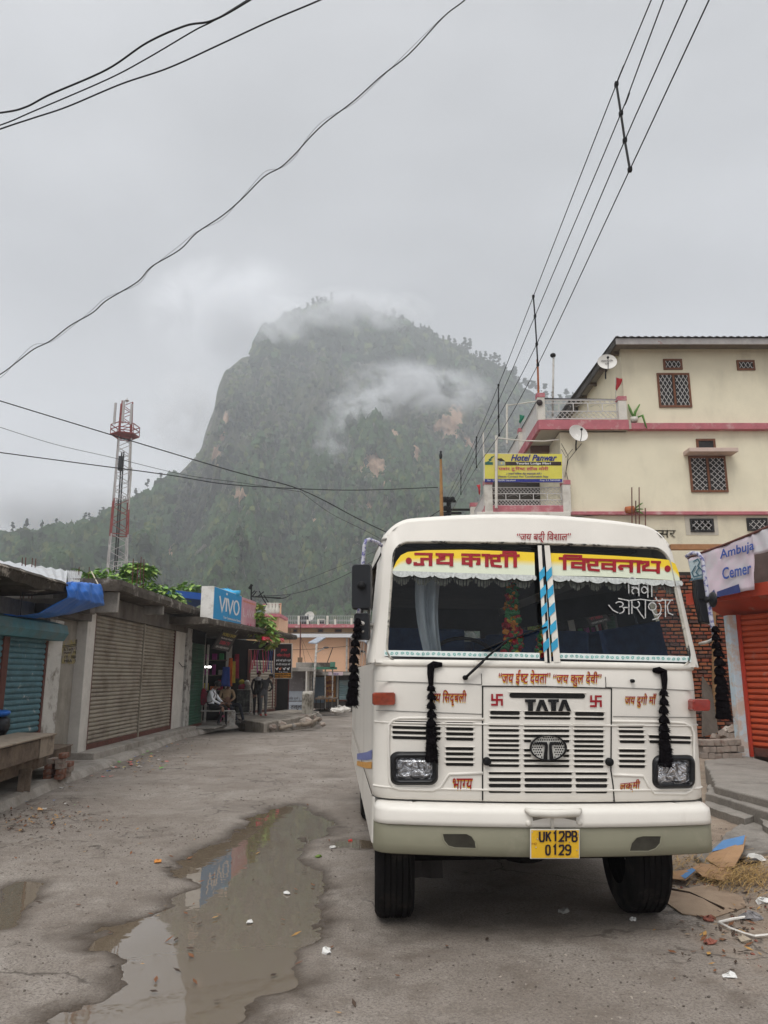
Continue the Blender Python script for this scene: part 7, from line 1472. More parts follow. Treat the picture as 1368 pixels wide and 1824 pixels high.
b = MB(); b.prism([q - nS * .15 + Vector((0, 0, 0)), q - nS * .15 + dS * 4, q - nS * 2.5 + dS * 4, q - nS * 2.5], (0, 0, zs1 + 1.25)); b.build('wall', mat('shop wall dark', (.12, .09, .08), .9, .2, 3, .2), rs); b = MB(); b.beam(q + nS * .06 + dS * .25 + Vector((0, 0, .38)), q + nS * .06 + dS * 2.8 + Vector((0, 0, .38)), .05, .12); b.build('bottom_rail', RUST, rs)
attach(rs); part('timber_beam', tuple(onY(1196, 979, 20)), tuple(onY(1300, 969, 20) + Vector((0, .15, 0))), mat('tan beam', (.34, .17, .08), .8, .2, 4, .1), None); tag(bpy.data.objects['timber_beam'], 'tan timber beam below the ground floor windows behind the banner', 'beam')
# the cement banner
bnr = thing('banner', 'torn pink cement banner with blue lettering above the red shutter', 'banner', (q.x - .3, q.y, zs1 + .5)); bo = q + nS * .66
U0, U1 = (bo.x - dS.x * .9, bo.y - dS.y * .9), (bo.x + dS.x * 3, bo.y + dS.y * 3); gv = lambda px, py, o=0.0: onV(px, py, U0, U1) + nS * o
top_ = [(1225, 996), (1250, 986), (1290, 972), (1330, 956), (1345, 950), (1372, 938)]; bot_ = [(1242, 1074), (1262, 1066), (1296, 1060), (1330, 1052), (1346, 1050), (1376, 1052)]
def bpt(u, v):
    i = min(int(u), len(top_) - 2); f = u - i; a = Vector(top_[i]).lerp(Vector(top_[i + 1]), f); c = Vector(bot_[i]).lerp(Vector(bot_[i + 1]), f); return c.lerp(a, v)
P = [[gv(*bpt(u, v), .007 * math.sin(u * 5 + v * 7) + .005 * math.sin(v * 17 - u * 9)) for u in np.linspace(0, 3.85, 32)] for v in np.linspace(0, 1, 14)]
MB().grid(P).build('cloth', mat('faded pink banner', (.62, .50, .56), .8, .05, 2, .08, dirt=(.56, .54, .56), dscale=1.5, dirt_lo=.45, dirt_hi=.6), bnr, True, thick=.005)
P = [[gv(*bpt(3.85 + u * 1.1, .62 + .38 * v), .012 * math.sin(u * 8 + v * 3)) for u in np.linspace(-.15, 1, 10)] for v in np.linspace(0, 1, 8)]; MB().grid(P).build('torn_flap', bpy.data.materials['faded pink banner'], bnr, True, thick=.005); MB().tube([gv(*(Vector(p) + Vector((0, -1.5))), .0) for p in top_], .022, 6).build('top_batten', RUST, bnr, True)
BNB = mat('banner blue', (.05, .10, .36), .6, .1, 4, 0, dirt=(.30, .33, .50), dscale=9, dirt_lo=.6, dirt_hi=.75)
def bnq(p0, p1, p2, p3, o=.035): return lambda u, v, l=0: gv(*((Vector(p3).lerp(Vector(p2), u)).lerp(Vector(p0).lerp(Vector(p1), u), v)), o + .0015 * l)
write(MB(), 'Ambuja', bnq((1285, 980), (1346, 962), (1346, 984), (1286, 1001)), 0, 0, .03).build('lettering', BNB, bnr); write(MB(), 'Cemer', bnq((1289, 1012), (1341, 1000), (1341, 1022), (1290, 1033)), 0, 0, .03).build('lettering', BNB, bnr)
for a_, c_ in ((1269, 1278), (1280, 1322)): MB().add([gv(*p, .035) for p in ((a_, 1056 - (a_ - 1269) * .18), (a_, 1066 - (a_ - 1269) * .2), (c_, 1066 - (c_ - 1269) * .2), (c_ - 3, 1052 - (c_ - 1269) * .22))], [(0, 1, 2, 3)]).build('printed_band', mat('band navy', (.035, .05, .16), .6), bnr)
MB().add([gv(*p, .03) for p in ((1229, 1000), (1256, 992), (1260, 1062), (1240, 1068))], [(0, 1, 2, 3)]).build('printed_panel', mat('pale blue print', (.42, .50, .52), .7, .12, 12, 0), bnr)
b = MB(); k = 0
for st_ in ([(1238, 1001), (1246, 996), (1250, 1002), (1246, 1008)], [(1246, 1008), (1256, 1018), (1254, 1030), (1240, 1032)], [(1243, 1008), (1236, 1020), (1240, 1028), (1254, 1024)], [(1238, 1030), (1234, 1034), (1258, 1032)], [(1250, 1010), (1244, 1020), (1250, 1026)]):
    for qd in stroke2(st_, 2.2): b.add([gv(p.x, p.y, .042 + .001 * k) for p in qd], [(0, 1, 2, 3)]); k += 1
b.build('figure_print', mat('figure print', (.06, .13, .17), .6), bnr); attach(bnr)
# steps and broken apron
STEPM = mat('rough step concrete', (.225, .205, .18), .95, .16, 3, .5, dirt=(.12, .105, .09), dscale=2.2, dirt_lo=.5, dirt_hi=.7, fine=.2)
def slab(pts, z, th, nm, m, parent=None, bev=.025):
    b = MB(); Q = []
    for i, p in enumerate(pts):
        a, c = onZ(*p, z), onZ(*pts[(i + 1) % len(pts)], z); n = max(1, int((c - a).length / .12)) if (c - a).length < 6 else 1
        for k in range(n): w = a.lerp(c, k / n); Q.append(w + Vector((random.uniform(-.018, .018), random.uniform(-.018, .018), 0)) * (n > 1))
    b.prism([Vector((v.x, v.y, z - th)) for v in Q], (0, 0, th)); return b.build(nm, m, parent, bev=bev)
ap = slab([(1253, 1354), (1330, 1346), (1420, 1372), (1460, 1448), (1368, 1424), (1275, 1400)], .30, .32, 'shop_apron', STEPM); tag(ap, 'grey concrete apron in front of the red shutter', None, None, 'structure')
s1_ = slab([(1262, 1396), (1282, 1400), (1368, 1426), (1430, 1446), (1440, 1480), (1362, 1444), (1300, 1424), (1258, 1412)], .21, .24, 'step', STEPM); tag(s1_, 'upper worn concrete step below the red shutter', None, None, 'structure')
s2_ = slab([(1258, 1412), (1300, 1424), (1362, 1446), (1430, 1480), (1420, 1520), (1345, 1452), (1325, 1458), (1290, 1447), (1254, 1432)], .12, .16, 'step', STEPM); tag(s2_, 'lower cracked concrete step beside the bus bumper', None, None, 'structure')
bs = slab([(1236, 1522), (1262, 1512), (1300, 1478), (1345, 1446), (1400, 1440), (1420, 1500), (1368, 1516), (1310, 1520), (1260, 1545)], .055, .075, 'broken_slab', STEPM); tag(bs, 'cracked pale concrete slab tilted at the right edge of the street', 'slab')
# ================================================================== FAR END OF THE STREET
FY = 46.0
PEACH = mat('peach wall', (.66, .40, .255), .9, .04, 1, .04, dirt=(.58, .36, .25), dscale=.6, dirt_lo=.5, dirt_hi=.8)
def Fp(px, py, y): return onY(px, py, y)
ph_ = thing('peach_building', 'plain peach coloured building with a pale flat roof edge at the street end', 'building', Fp(575, 1235, 50)); a, c = Fp(505, 1240, 50), Fp(622, 1136, 50)
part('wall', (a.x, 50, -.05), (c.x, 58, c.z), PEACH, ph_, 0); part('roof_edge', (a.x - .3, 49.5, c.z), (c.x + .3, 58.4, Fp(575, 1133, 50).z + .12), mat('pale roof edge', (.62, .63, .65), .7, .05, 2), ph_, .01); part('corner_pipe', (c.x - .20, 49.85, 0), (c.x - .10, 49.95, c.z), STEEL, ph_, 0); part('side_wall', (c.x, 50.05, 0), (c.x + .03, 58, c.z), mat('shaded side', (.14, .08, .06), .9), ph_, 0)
MB().tube([Fp(505, 1158, 49.9), Fp(560, 1156, 49.9), Fp(622, 1151, 49.9)], .012, 4).build('loose_cable', BLACKR, ph_); attach(ph_)
lb = thing('long_building', 'long cream building with a red slab edge and white terrace railing far down the street', 'building', Fp(560, 1130, 62)); LY = 62.0
zf0, zf1 = Fp(560, 1119, LY).z, Fp(560, 1113, LY).z; xl0, xl1 = Fp(440, 1120, LY).x, Fp(690, 1120, LY).x
part('wall', (xl0, LY, 0), (xl1, LY + 9, zf0), mat('ochre wall', (.50, .34, .17), .9, .1, 2, .05, dirt=(.34, .24, .14), dscale=1), lb, 0); part('slab_edge', (xl0, LY - .9, zf0), (xl1, LY + 9, zf1), PINK, lb, 0); part('lower_band', (xl0, LY - .35, Fp(560, 1128, LY).z), (xl1, LY - .02, Fp(560, 1127, LY).z), mat('grey band', (.30, .25, .19), .9), lb, 0)
for x0, x1 in ((491, 500), (522, 530), (566, 576), (596, 609)):
    w = MB(); A, Bq = Fp(x0, 1126.5, LY), Fp(x1, 1120.5, LY); w.span((A.x, LY - .06, A.z), (Bq.x, LY + .05, Bq.z)); f = w.build('window', FRAMEW, lb); MB().span((A.x + .08, LY - .08, A.z + .06), (Bq.x - .08, LY - .05, Bq.z - .06)).build('pane', PANE, f)
zr = Fp(560, 1098.5, LY).z; b = MB()
for z in (zr, zf1 + .25, (zr + zf1) / 2): b.beam((xl0, LY - .8, z), (xl1, LY - .8, z), .04, .04)
x = xl0
while x < xl1: b.beam((x, LY - .8, zf1), (x, LY - .8, zr), .03, .03); x += .18
b.build('railing', mat('grey railing', (.34, .34, .34), .6), lb)
for px, h_ in ((532, 1097), (548, 1104), (583, 1097), (597, 1103), (626, 1101), (567, 1103)): part('railing_post', tuple(Fp(px - 2, 1113, LY - .9)), tuple(Fp(px + 2, h_, LY - .8) + Vector((0, .2, 0))), WHP, lb, 0)
attach(lb)
tk = MB(); c = Fp(540, 1112.5, LY - .2); tk.lathe(c, [(0, 0), (.5, 0), (.52, .2), (.48, .25), (.52, .45), (.48, .5), (.5, .62), (.2, .72), (0, .72)], 18); tag(tk.build('water_tank', mat('black tank', (.02, .02, .022), .5), None, True), 'black plastic water tank on the far terrace', 'water tank')
dish(552, 1099, LY - .3, .42, 'grey satellite dish beside the black water tank'); o = part('cooler', tuple(Fp(566, 1112.5, LY - .6)), tuple(Fp(579, 1103, LY - .1)), WHP, None); tag(o, 'white box cooler on the far terrace railing', 'cooler'); MB().add([Fp(568.5, 1111, LY - .64), Fp(577, 1111, LY - .64), Fp(577, 1105, LY - .64), Fp(568.5, 1105, LY - .64)], [(0, 1, 2, 3)]).build('grille', PANE, o)
# balustrade house behind the blue sign
bh = thing('balustrade_house', 'pink and white balustraded house corner behind the bushy plant', 'building', Fp(480, 1100, 52)); part('wall', tuple(Fp(455, 1150, 52)), tuple(Fp(497, 1093, 52) + Vector((0, 5, 0))), PEACH, bh, 0); part('slab_edge', tuple(Fp(452, 1098, 51.4)), tuple(Fp(500, 1093, 51.4) + Vector((0, 4, 0))), PINK, bh, 0); part('top_rail', tuple(Fp(468, 1077.5, 51.5)), tuple(Fp(500, 1075.5, 51.5) + Vector((0, .25, 0))), PINK, bh, 0)
for px in (476, 482, 488, 494): MB().lathe(Fp(px, 1093, 51.6), [(.14, 0), (.22, .22), (.10, .45), (.16, .66), (.16, .72)], 10).build('baluster', WHP, bh, True)
part('pier', tuple(Fp(498, 1094, 51.5)), tuple(Fp(500.5, 1074, 51.5) + Vector((0, .3, 0))), PEACH, bh, 0); attach(bh)
leafy('bushy_plant', 'bushy yellow green plant growing over the end of the shop roof', tuple(Vector((onV(470, 1120, E0, E1).x - .35, onV(470, 1120, E0, E1).y, 3.0))), .5, [(0, 0, .55, .42, .35, .4), (.25, .3, .1, .35, .3, .45), (.1, .9, .35, .5, .5, .35), (.35, 1.2, -.1, .35, .4, .35)], .26, 520, [LG[2], leafmat('yellow leaf', (.30, .32, .07)), LG[0]], .03)
# market stalls at the bend
ms = thing('market_stall', 'far market shop with grey flat roof and white painted notice wall', 'shop', Fp(515, 1260, 36)); part('wall', tuple(Fp(486, 1275, 37)), tuple(Fp(543, 1193, 37) + Vector((0, 4, 0))), mat('speckled wall', (.27, .24, .24), .95, .1, 3, .1, dirt=(.55, .53, .50), dscale=6, dirt_lo=.58, dirt_hi=.62), ms, 0); part('roof', tuple(Fp(482, 1196, 36)), tuple(Fp(560, 1189, 36) + Vector((0, 5, 0))), CONC, ms, .02); part('roof_parapet', tuple(Fp(527, 1190, 37)), tuple(Fp(556, 1180, 37) + Vector((0, 3, 0))), CONC, ms, .02)
part('notice_panel', tuple(Fp(499, 1248, 36.95)), tuple(Fp(541, 1231, 36.95) + Vector((0, .05, 0))), mat('pale blue white', (.50, .54, .60), .9, .06, 3, .05), ms, 0); part('notice_panel', tuple(Fp(508, 1274, 36.9)), tuple(Fp(543, 1250, 36.9) + Vector((0, .05, 0))), bpy.data.materials['pale blue white'], ms, 0)
qf = lambda x0, y0, x1, y1, Y: (lambda u, v, l=0: onY(x0 + (x1 - x0) * u, y1 + (y0 - y1) * v, Y - .002 * l))
write(MB(), '( ओ पुलिस ठाणे )', qf(502, 1241, 534, 1248, 36.92)).build('lettering', SBK, ms); write(MB(), 'बोरी पुर तल्ला', qf(488, 1253, 539, 1265, 36.86), 0, 0, .03).build('lettering', SBK, ms); part('wall_end', tuple(Fp(543, 1272, 36)), tuple(Fp(547, 1195, 36) + Vector((0, 1.2, 0))), WHITEW, ms, 0); attach(ms)
ew = MB(); pe = onZ(545, 1286, 0); ew.prism([onZ(537, 1283, 0), onZ(556, 1281, 0), onZ(557, 1270, 0), onZ(538, 1271, 0)], (0, 0, .95)); tag(ew.build('end_wall', mat('whitewashed stub', (.46, .43, .38), .95, .15, 4, .3, dirt=(.12, .10, .07), dscale=2.5, dirt_lo=.45, dirt_hi=.6), None, bev=.05), 'stained whitewashed stub wall at the far end of the platform', 'wall')
ra = MB(); [ra.beam(Fp(490, y_, 33), Fp(505, y_, 33), .04, .05) for y_ in (1251, 1262)]; [ra.beam(Fp(x_, 1251, 33), Fp(x_, 1266, 33), .04, .04) for x_ in (490, 495, 500, 505)]; tag(ra.build('iron_rail', BLACKR), 'low black iron rail beside the banner post', 'railing')
# green shade stand with poles
gs = thing('shade_stand', 'green topped shade stand with thin poles in front of the orange door', 'stall', Fp(575, 1262, 38)); part('roof', tuple(Fp(551, 1192, 37)), tuple(Fp(597, 1188, 37) + Vector((0, 1.6, 0))), mat('green sheet', (.05, .17, .11), .6), gs, 0); part('roof_goods', tuple(Fp(557, 1189, 38)), tuple(Fp(590, 1180, 38) + Vector((0, .8, 0))), mat('piled goods', (.08, .06, .05), .9, .5, 3, .2, dirt=(.22, .2, .18), dscale=3), gs, .03); part('goods_crate', tuple(Fp(588, 1190, 37)), tuple(Fp(596, 1179, 37) + Vector((0, .6, 0))), mat('green crate', (.08, .22, .15), .7), gs, 0)
for px in (554, 579, 592): MB().tube([Fp(px, 1262, 37.2), Fp(px + .5, 1190, 37.2)], .035, 6).build('pole', STEEL, gs)
MB().tube([Fp(583, 1180, 38), Fp(593, 1153, 38)], .02, 5).build('loose_rod', BLACKR, gs); attach(gs)
fs = thing('far_shop', 'row of far shops with orange painted door and pale teal shutter', 'shop', Fp(590, 1258, 41)); part('wall', tuple(Fp(552, 1262, 41.3)), tuple(Fp(640, 1196, 41.3) + Vector((0, 4, 0))), mat('shop dusk', (.10, .09, .085), .9, .3, 3, .1), fs, 0); part('roof', tuple(Fp(550, 1203, 40.2)), tuple(Fp(645, 1198, 40.2) + Vector((0, 4, 0))), CONC, fs, .02)
part('door', tuple(Fp(579, 1250, 41.2)), tuple(Fp(598, 1204, 41.2) + Vector((0, .06, 0))), mat('orange door', (.55, .22, .03), .6, .15, 3, .1, dirt=(.3, .1, .02), dscale=2), fs, 0); part('pillar', tuple(Fp(599, 1258, 41)), tuple(Fp(603, 1202, 41) + Vector((0, .2, 0))), WHITEW, fs, 0)
p0_, p1_2 = Fp(604, 1258, 41.1), Fp(628, 1258, 41.1); shutter('roller_shutter', (p0_.x, 41.1), (p1_2.x, 41.1), .3, Fp(610, 1212, 41.1).z, mat('pale teal shutter', (.28, .42, .46), .6, .1, 3, .1, dirt=(.4, .4, .4), dscale=2), fs, .12, .03); part('blue_doors', tuple(Fp(556, 1252, 41.2)), tuple(Fp(578, 1206, 41.2) + Vector((0, .05, 0))), mat('blue grey door', (.13, .18, .24), .7, .2, 3, .1), fs, 0)
for ln_, y_ in (('बियर', 1216), ('शॉप', 1226), ('ठेका', 1236)): write(MB(), ln_, qf(581, y_ - 4, 596, y_ + 3, 41.15), 0, 0, .03).build('lettering', mat('dark red print', (.16, .02, .015), .6), fs)
sgw = part('shop_board', tuple(Fp(585, 1203, 40.1)), tuple(Fp(611, 1197, 40.1) + Vector((0, .08, 0))), mat('pink white board', (.58, .45, .48), .6), fs, 0); write(MB(), 'पंकज', qf(593, 1198.5, 603, 1202, 40.05), 0, 0, .03).build('lettering', SBL, fs); attach(fs)
tb_ = thing('market_table', 'dark wooden market table under the green shade stand', 'table', Fp(580, 1262, 37)); part('top', tuple(Fp(561, 1246, 36.5)), tuple(Fp(601, 1243, 36.5) + Vector((0, 1, 0))), WOOD, tb_, 0)
for px in (562, 570, 577, 584, 592, 599): part('leg', tuple(Fp(px, 1264, 36.5)), tuple(Fp(px + 1.6, 1246, 36.5) + Vector((0, .1, 0))), mat('black wood', (.02, .016, .014), .9), tb_, 0)
attach(tb_)
for x_, y_ in ((566, 1241), (572, 1240.5), (585, 1241)): o = part('market_crate', tuple(Fp(x_, 1243, 36.8)), tuple(Fp(x_ + 5, y_ - 1, 36.8) + Vector((0, .3, 0))), WOODP, None); tag(o, 'small pale crate on the far market table', 'crate', 'crates on the market table')
# solar street lamp
sl_ = thing('solar_street_lamp', 'solar street lamp with a tilted grey panel on a thin pole', 'street lamp', onZ(556, 1269, 0)); bz = sl_.location; tp = Fp(564, 1147, bz.y)
MB().tube([bz, tp], .05, 8).build('pole', STEEL, sl_, True); MB().prism([Fp(549, 1146, bz.y), Fp(564, 1147, bz.y), Fp(580, 1137, bz.y + .9), Fp(566, 1136.5, bz.y + .9)], (0, 0, .05)).build('solar_panel', mat('solar panel', (.30, .33, .38), .2, .1, 6, 0), sl_)
MB().tube([Fp(563, 1163, bz.y), Fp(573, 1157, bz.y), Fp(578, 1155, bz.y)], .025, 6).build('arm', STEEL, sl_); b = MB(); b.ball(Fp(581, 1153.5, bz.y), (.14, .07, .045), 10, 6); b.build('lamp_head', mat('lamp head', (.05, .05, .05), .5), sl_, True); attach(sl_)
pp = thing('roof_mast', 'thin rusty mast with a brick base on the far flat roof', 'mast', Fp(534, 1180, 40)); part('base', tuple(Fp(530, 1182, 40)), tuple(Fp(538, 1171, 40) + Vector((0, .25, 0))), mat('brown base', (.16, .10, .06), .9), pp, 0); MB().tube([Fp(534.5, 1172, 40.1), Fp(535.5, 1108, 40.1)], .035, 6).build('pole', RUST, pp)
for q_ in (544, 558): MB().tube([Fp(536, 1135, 40.1), Fp(q_, 1182, 41)], .008, 4).build('guy_wire', BLACKR, pp)
attach(pp)
an = thing('roof_antenna', 'black rooftop aerial with crossed arms behind the pink sign', 'antenna', Fp(448, 1080, 30)); b = MB(); b.tube([Fp(447, 1085, 30), Fp(448, 1043, 30)], .03, 6); b.tube([Fp(444, 1049, 30), Fp(449, 1041, 30)], .06, 6)
for p0, p1 in (((449, 1057), (454, 1052)), ((449, 1063), (457, 1053)), ((450, 1063), (500, 1065)), ((462, 1053), (468, 1066)), ((468, 1066), (476, 1078)), ((460, 1062), (470, 1054)), ((478, 1073), (470, 1060))): b.tube([Fp(*p0, 30), Fp(*p1, 30)], .022, 5)
b.build('arms', BLACKR, an); attach(an)
rb = MB(); rb.tube([onZ(500, 1297, .03), onZ(525, 1291, .06), onZ(545, 1290, .05), onZ(560, 1284, .08), onZ(568, 1279, .05)], .06, 8); tag(rb.build('log', WOODP, None, True), 'bent pale branch lying in the road below the platform', 'branch')
for px, py, s_ in ((500, 1291, .22), (486, 1295, .16), (545, 1286, .25), (556, 1279, .2), (562, 1275, .25), (520, 1293, .14), (567, 1281, .14), (575, 1290, .12), (540, 1281, .3)):
    b = MB(); b.ball((0, 0, 0), (s_, s_ * .8, s_ * .6), 8, 5, 0, s_ * .12); o = b.build('road_stone', random.choice(RUB + [CONC]), None); o.location = onZ(px, py, s_ * .3); tag(o, 'rough stone lying at the road edge below the platform', 'stone', 'stones at the foot of the platform')
gx, gy = onZ(600, 1284)[:2]
# white cloth rubbish at the end of the road
for px, py in ((606, 1262), (612, 1264), (600, 1266)): b = MB(); b.ball((0, 0, 0), (.35, .25, .12), 8, 5, 0, .05); o = b.build('paper_heap', WHITEW); o.location = onZ(px, py, .06); tag(o, 'crumpled white paper heap at the far bend of the street', 'paper', 'paper heaps at the bend')
# ================================================================== LATTICE MAST
TY = 70.0; mast = thing('lattice_mast', 'tall red and white lattice telecom mast behind the left shops', 'tower', Fp(199, 1035, TY)); mb0 = Fp(199, 1100, TY)
WM_ = mat('mast white', (.36, .34, .33), .6, .08, 2, .02); RM_ = mat('mast red', (.21, .030, .024), .6, .12, 2, .02); AX = lambda py: (199 + (219 - 199) * (1030 - py) / 325)
def mw(py): return 1.16 - .48 * (1030 - py) / 325       # half width in metres
def corner(py, k): c = Fp(AX(py), py, TY); w = mw(py); sx, sy = ((-1, -1), (1, -1), (1, 1), (-1, 1))[k]; q = R(25); x, y = sx * w * .72, sy * w * .72; return Vector((c.x + x * math.cos(q) - y * math.sin(q), TY + 1.2 + x * math.sin(q) + y * math.cos(q), c.z))
def section(p0, p1, m, nb):
    b = MB()
    for k in range(4): b.beam(corner(p0, k), corner(p1, k), .10, .10)
    for i in range(nb):
        a_, c_ = p0 + (p1 - p0) * i / nb, p0 + (p1 - p0) * (i + 1) / nb
        for k in range(4):
            k2 = (k + 1) % 4; b.beam(corner(a_, k), corner(c_, k2), .055, .055) if (i + k) % 2 else b.beam(corner(a_, k2), corner(c_, k), .055, .055)
            if i in (0,): b.beam(corner(a_, k), corner(a_, k2), .08, .08)
    b.build('mast_section', m, mast)
section(1062, 949, WM_, 7); section(949, 886, RM_, 4); section(886, 775, WM_, 9); section(775, 710, RM_, 6)
b = MB(); ctr = lambda py: Fp(AX(py), py, TY + 1.2) if False else (lambda c: Vector((c.x, TY + 1.2, c.z)))(Fp(AX(py), py, TY))
for k in range(2): b.tube([ctr(1060) + Vector((-.12 + .2 * k, -.3, 0)), ctr(800) + Vector((-.1 + .2 * k, -.3, 0))], .07, 6)
b.build('cable_run', mat('mast cables', (.015, .015, .015), .7), mast)
b = MB(); hexp = lambda py, r, n=6: [ctr(py) + Vector((r * math.cos(2 * math.pi * i / n + .4), r * math.sin(2 * math.pi * i / n + .4), 0)) for i in range(n)]
for py, r in ((769, 1.35), (752, 1.35), (760, 1.35)): pts = hexp(py, r); [b.beam(pts[i], pts[(i + 1) % 6], .07, .07) for i in range(6)]
A_p, B_p = hexp(769, 1.35), hexp(752, 1.35); [b.beam(A_p[i], B_p[i], .06, .06) for i in range(6)]; C_p = hexp(776, .6); [b.beam(A_p[i], C_p[i], .07, .07) for i in range(6)]; b.prism(hexp(769.5, 1.3), (0, 0, -.06)); b.build('platform', RM_, mast)
for dx, p0, p1 in ((-.80, 754, 716), (.80, 754, 718), (.0, 752, 712)): q_ = ctr(p0); MB().span((q_.x + dx - .10, q_.y - 1.0, q_.z), (q_.x + dx + .10, q_.y - .85, ctr(p1).z)).build('panel_antenna', WM_, mast)
for dx, p0, p1 in ((.80, 840, 780), (1.0, 905, 830), (.75, 820, 785)): q_ = ctr(p0); MB().tube([(q_.x + dx, q_.y - .6, q_.z), (q_.x + dx, q_.y - .6, ctr(p1).z)], .06, 6).build('whip_antenna', STEEL, mast)
q_ = ctr(836); MB().span((q_.x - .15, q_.y - 1.0, q_.z), (q_.x + .2, q_.y - .6, ctr(811).z)).build('radio_box', BLACKR, mast); MB().tube([ctr(712), ctr(701)], .03, 5).build('lightning_rod', STEEL, mast); MB().ball(ctr(706), (.22, .22, .10)).build('beacon', STEEL, mast)
b = MB(); q_ = Fp(218, 1012, TY - 2); 
for k in range(7): b.beam(q_ + Vector((-.8 + k * .35, 0, -.2)), q_ + Vector((-.8 + k * .35, 0, .6)), .05, .05)
for z in (-.2, .2, .6): b.beam(q_ + Vector((-.8, 0, z)), q_ + Vector((1.3, 0, z)), .05, .05)
b.build('cage', WM_, mast); attach(mast)
# ================================================================== OVERHEAD LINES
CAB = mat('black cable', (.012, .012, .013), .6, .2, 3, 0); PXW = 2.8
def span_(pts, r, lab, n=10, grp=None, name='overhead_cable', wob=0.0):
    Q = []
    for i in range(len(pts) - 1):                     # Catmull-Rom through the measured points
        p0, p1, p2, p3 = pts[max(i - 1, 0)], pts[i], pts[i + 1], pts[min(i + 2, len(pts) - 1)]
        for k in range(n): t = k / n; Q.append(.5 * ((2 * p1) + (p2 - p0) * t + (2 * p0 - 5 * p1 + 4 * p2 - p3) * t * t + (3 * p1 - p0 - 3 * p2 + p3) * t ** 3))
    Q.append(pts[-1]); o = MB().tube(Q, r, 6).build(name, CAB, None, True); return tag(o, lab, 'cable', grp)
ups = thing('utility_pole', 'black utility pole with insulators behind the hotel', 'utility pole', Vector((2.9, 32.5, 0))); uz = onY(800, 886, 32.5).z
MB().tube([(2.85, 32.5, 0), (2.85, 32.5, uz)], [.14, .10], 10).build('pole', BLACKR, ups, True); b = MB(); [b.beam(onY(x0, y_, 32.4), onY(x1, y_, 32.4), .09, .09) for x0, x1, y_ in ((786, 812, 893), (788, 822, 914), (790, 842, 908), (790, 826, 926))]; b.tube([onY(797, 940, 32.4), onY(797, 885, 32.4)], .05, 6); b.build('cross_arm', BLACKR, ups); b = MB(); [b.ball(onY(x, y_, 32.3), .12, 8, 5) for x, y_ in ((792, 889), (806, 889), (794, 905), (793, 918), (805, 925))]; b.build('insulators', BLACKR, ups); attach(ups)
bb = thing('bamboo_pole', 'tall tan bamboo pole standing beside the utility pole', 'pole', onY(787, 945, 31)); MB().tube([onY(787, 945, 31), onY(786, 880, 31), onY(785, 818, 31)], [.09, .07, .05], 7).build('pole', mat('bamboo', (.32, .17, .06), .8, .3, 4, .1), bb); attach(bb)
def bird(px, py, y, lab):
    c = onY(px, py, y); b = MB(); b.ball((0, 0, .0), (.07, .10, .15), 10, 7); b.ball((.01, -.03, .17), .055, 8, 6); b.tube([(0, -.05, .17), (0, -.13, .16)], [.018, .006], 5); b.tube([(0, .05, -.08), (0, .14, -.27)], [.05, .025], 5); o = b.build('crow', mat('crow black', (.01, .01, .012), .6), None, True); o.location = c + Vector((0, 0, .12)); tag(o, lab, 'bird')
bird(785, 817, 31, 'dark crow perched on top of the bamboo pole')
WPT = [((1160, 0), (1098, 150), (950, 528), (888, 686), (849, 779), (821, 838), (797, 886)), ((1182, 0), (1106, 202), (953, 563), (888, 714), (848, 795), (821, 852), (799, 890)), ((1224, 0), (1113, 250), (956, 613), (888, 742), (848, 813), (821, 868), (800, 903)), ((1263, 0), (1122, 302), (958, 650), (889, 775), (849, 832), (821, 880), (802, 915))]
for k, ln_ in enumerate(WPT):
    pts = [onX(px, py, PXW) for px, py in ln_]; d = (pts[0] - pts[1]).normalized(); pts = [pts[0] + d * 14] + pts; span_(pts, .0075, ('topmost', 'second from the top', 'third from the top', 'lowest')[k] + ' of the four parallel power lines running up over the bus', 8)
for k, (pts, lab) in enumerate((([(1098, 150), (1106, 202), (1113, 250), (1122, 302)], 'black spacer bar clipped to the four power lines high over the bus'), ([(950, 528), (953, 563), (956, 613), (958, 650)], 'black spacer bar on the power lines above the hotel terrace post'), ([(888, 686), (888, 714), (888, 742), (889, 775)], 'black spacer bar on the power lines just left of the hotel terrace'), ([(849, 779), (848, 795), (848, 813), (849, 832)], 'short spacer bar on the power lines above the hotel sign'), ([(821, 838), (821, 852), (821, 868), (821, 880)], 'shortest spacer bar on the power lines near the utility pole'))):
    sp_ = thing('line_spacer', lab, 'cable spacer', onX(*pts[0], PXW)); Q = [onX(*p, PXW - .01) for p in pts]; MB().tube(Q, .014, 7).build('rod', BLACKR, sp_)
    for q_ in Q: MB().box(q_, (.045, .05, .055)).build('clip', BLACKR, sp_, bev=.008)
    attach(sp_)
Lx = lambda px, py, y: onY(px, py, y)
span_([Lx(-120, 214, 7.6), Lx(0, 201, 7.3), Lx(45, 191, 7.2), Lx(90, 168, 7.1), Lx(190, 124, 6.9), Lx(262, 76, 6.7), Lx(330, 46, 6.5), Lx(380, 36, 6.4), Lx(445, 0, 6.3), Lx(520, -50, 6.2)], .0105, 'topmost of the heavy black cables in the upper left sky', 8)
span_([Lx(-120, 262, 7.6), Lx(0, 223, 7.3), Lx(60, 198, 7.2), Lx(190, 142, 6.9), Lx(262, 104, 6.7), Lx(345, 55, 6.5), Lx(382, 36, 6.42), Lx(450, -6, 6.3), Lx(525, -56, 6.2)], .0075, 'thin black cable that joins the topmost cable in the upper left sky', 8)
span_([Lx(-120, 274, 7.6), Lx(0, 230, 7.3), Lx(60, 210, 7.2), Lx(120, 190, 7.1), Lx(215, 150, 6.9), Lx(300, 121, 6.7), Lx(390, 80, 6.5), Lx(480, 38, 6.4), Lx(570, 0, 6.3), Lx(680, -50, 6.2)], .0085, 'lower long black cable crossing the upper left corner of the sky', 8)
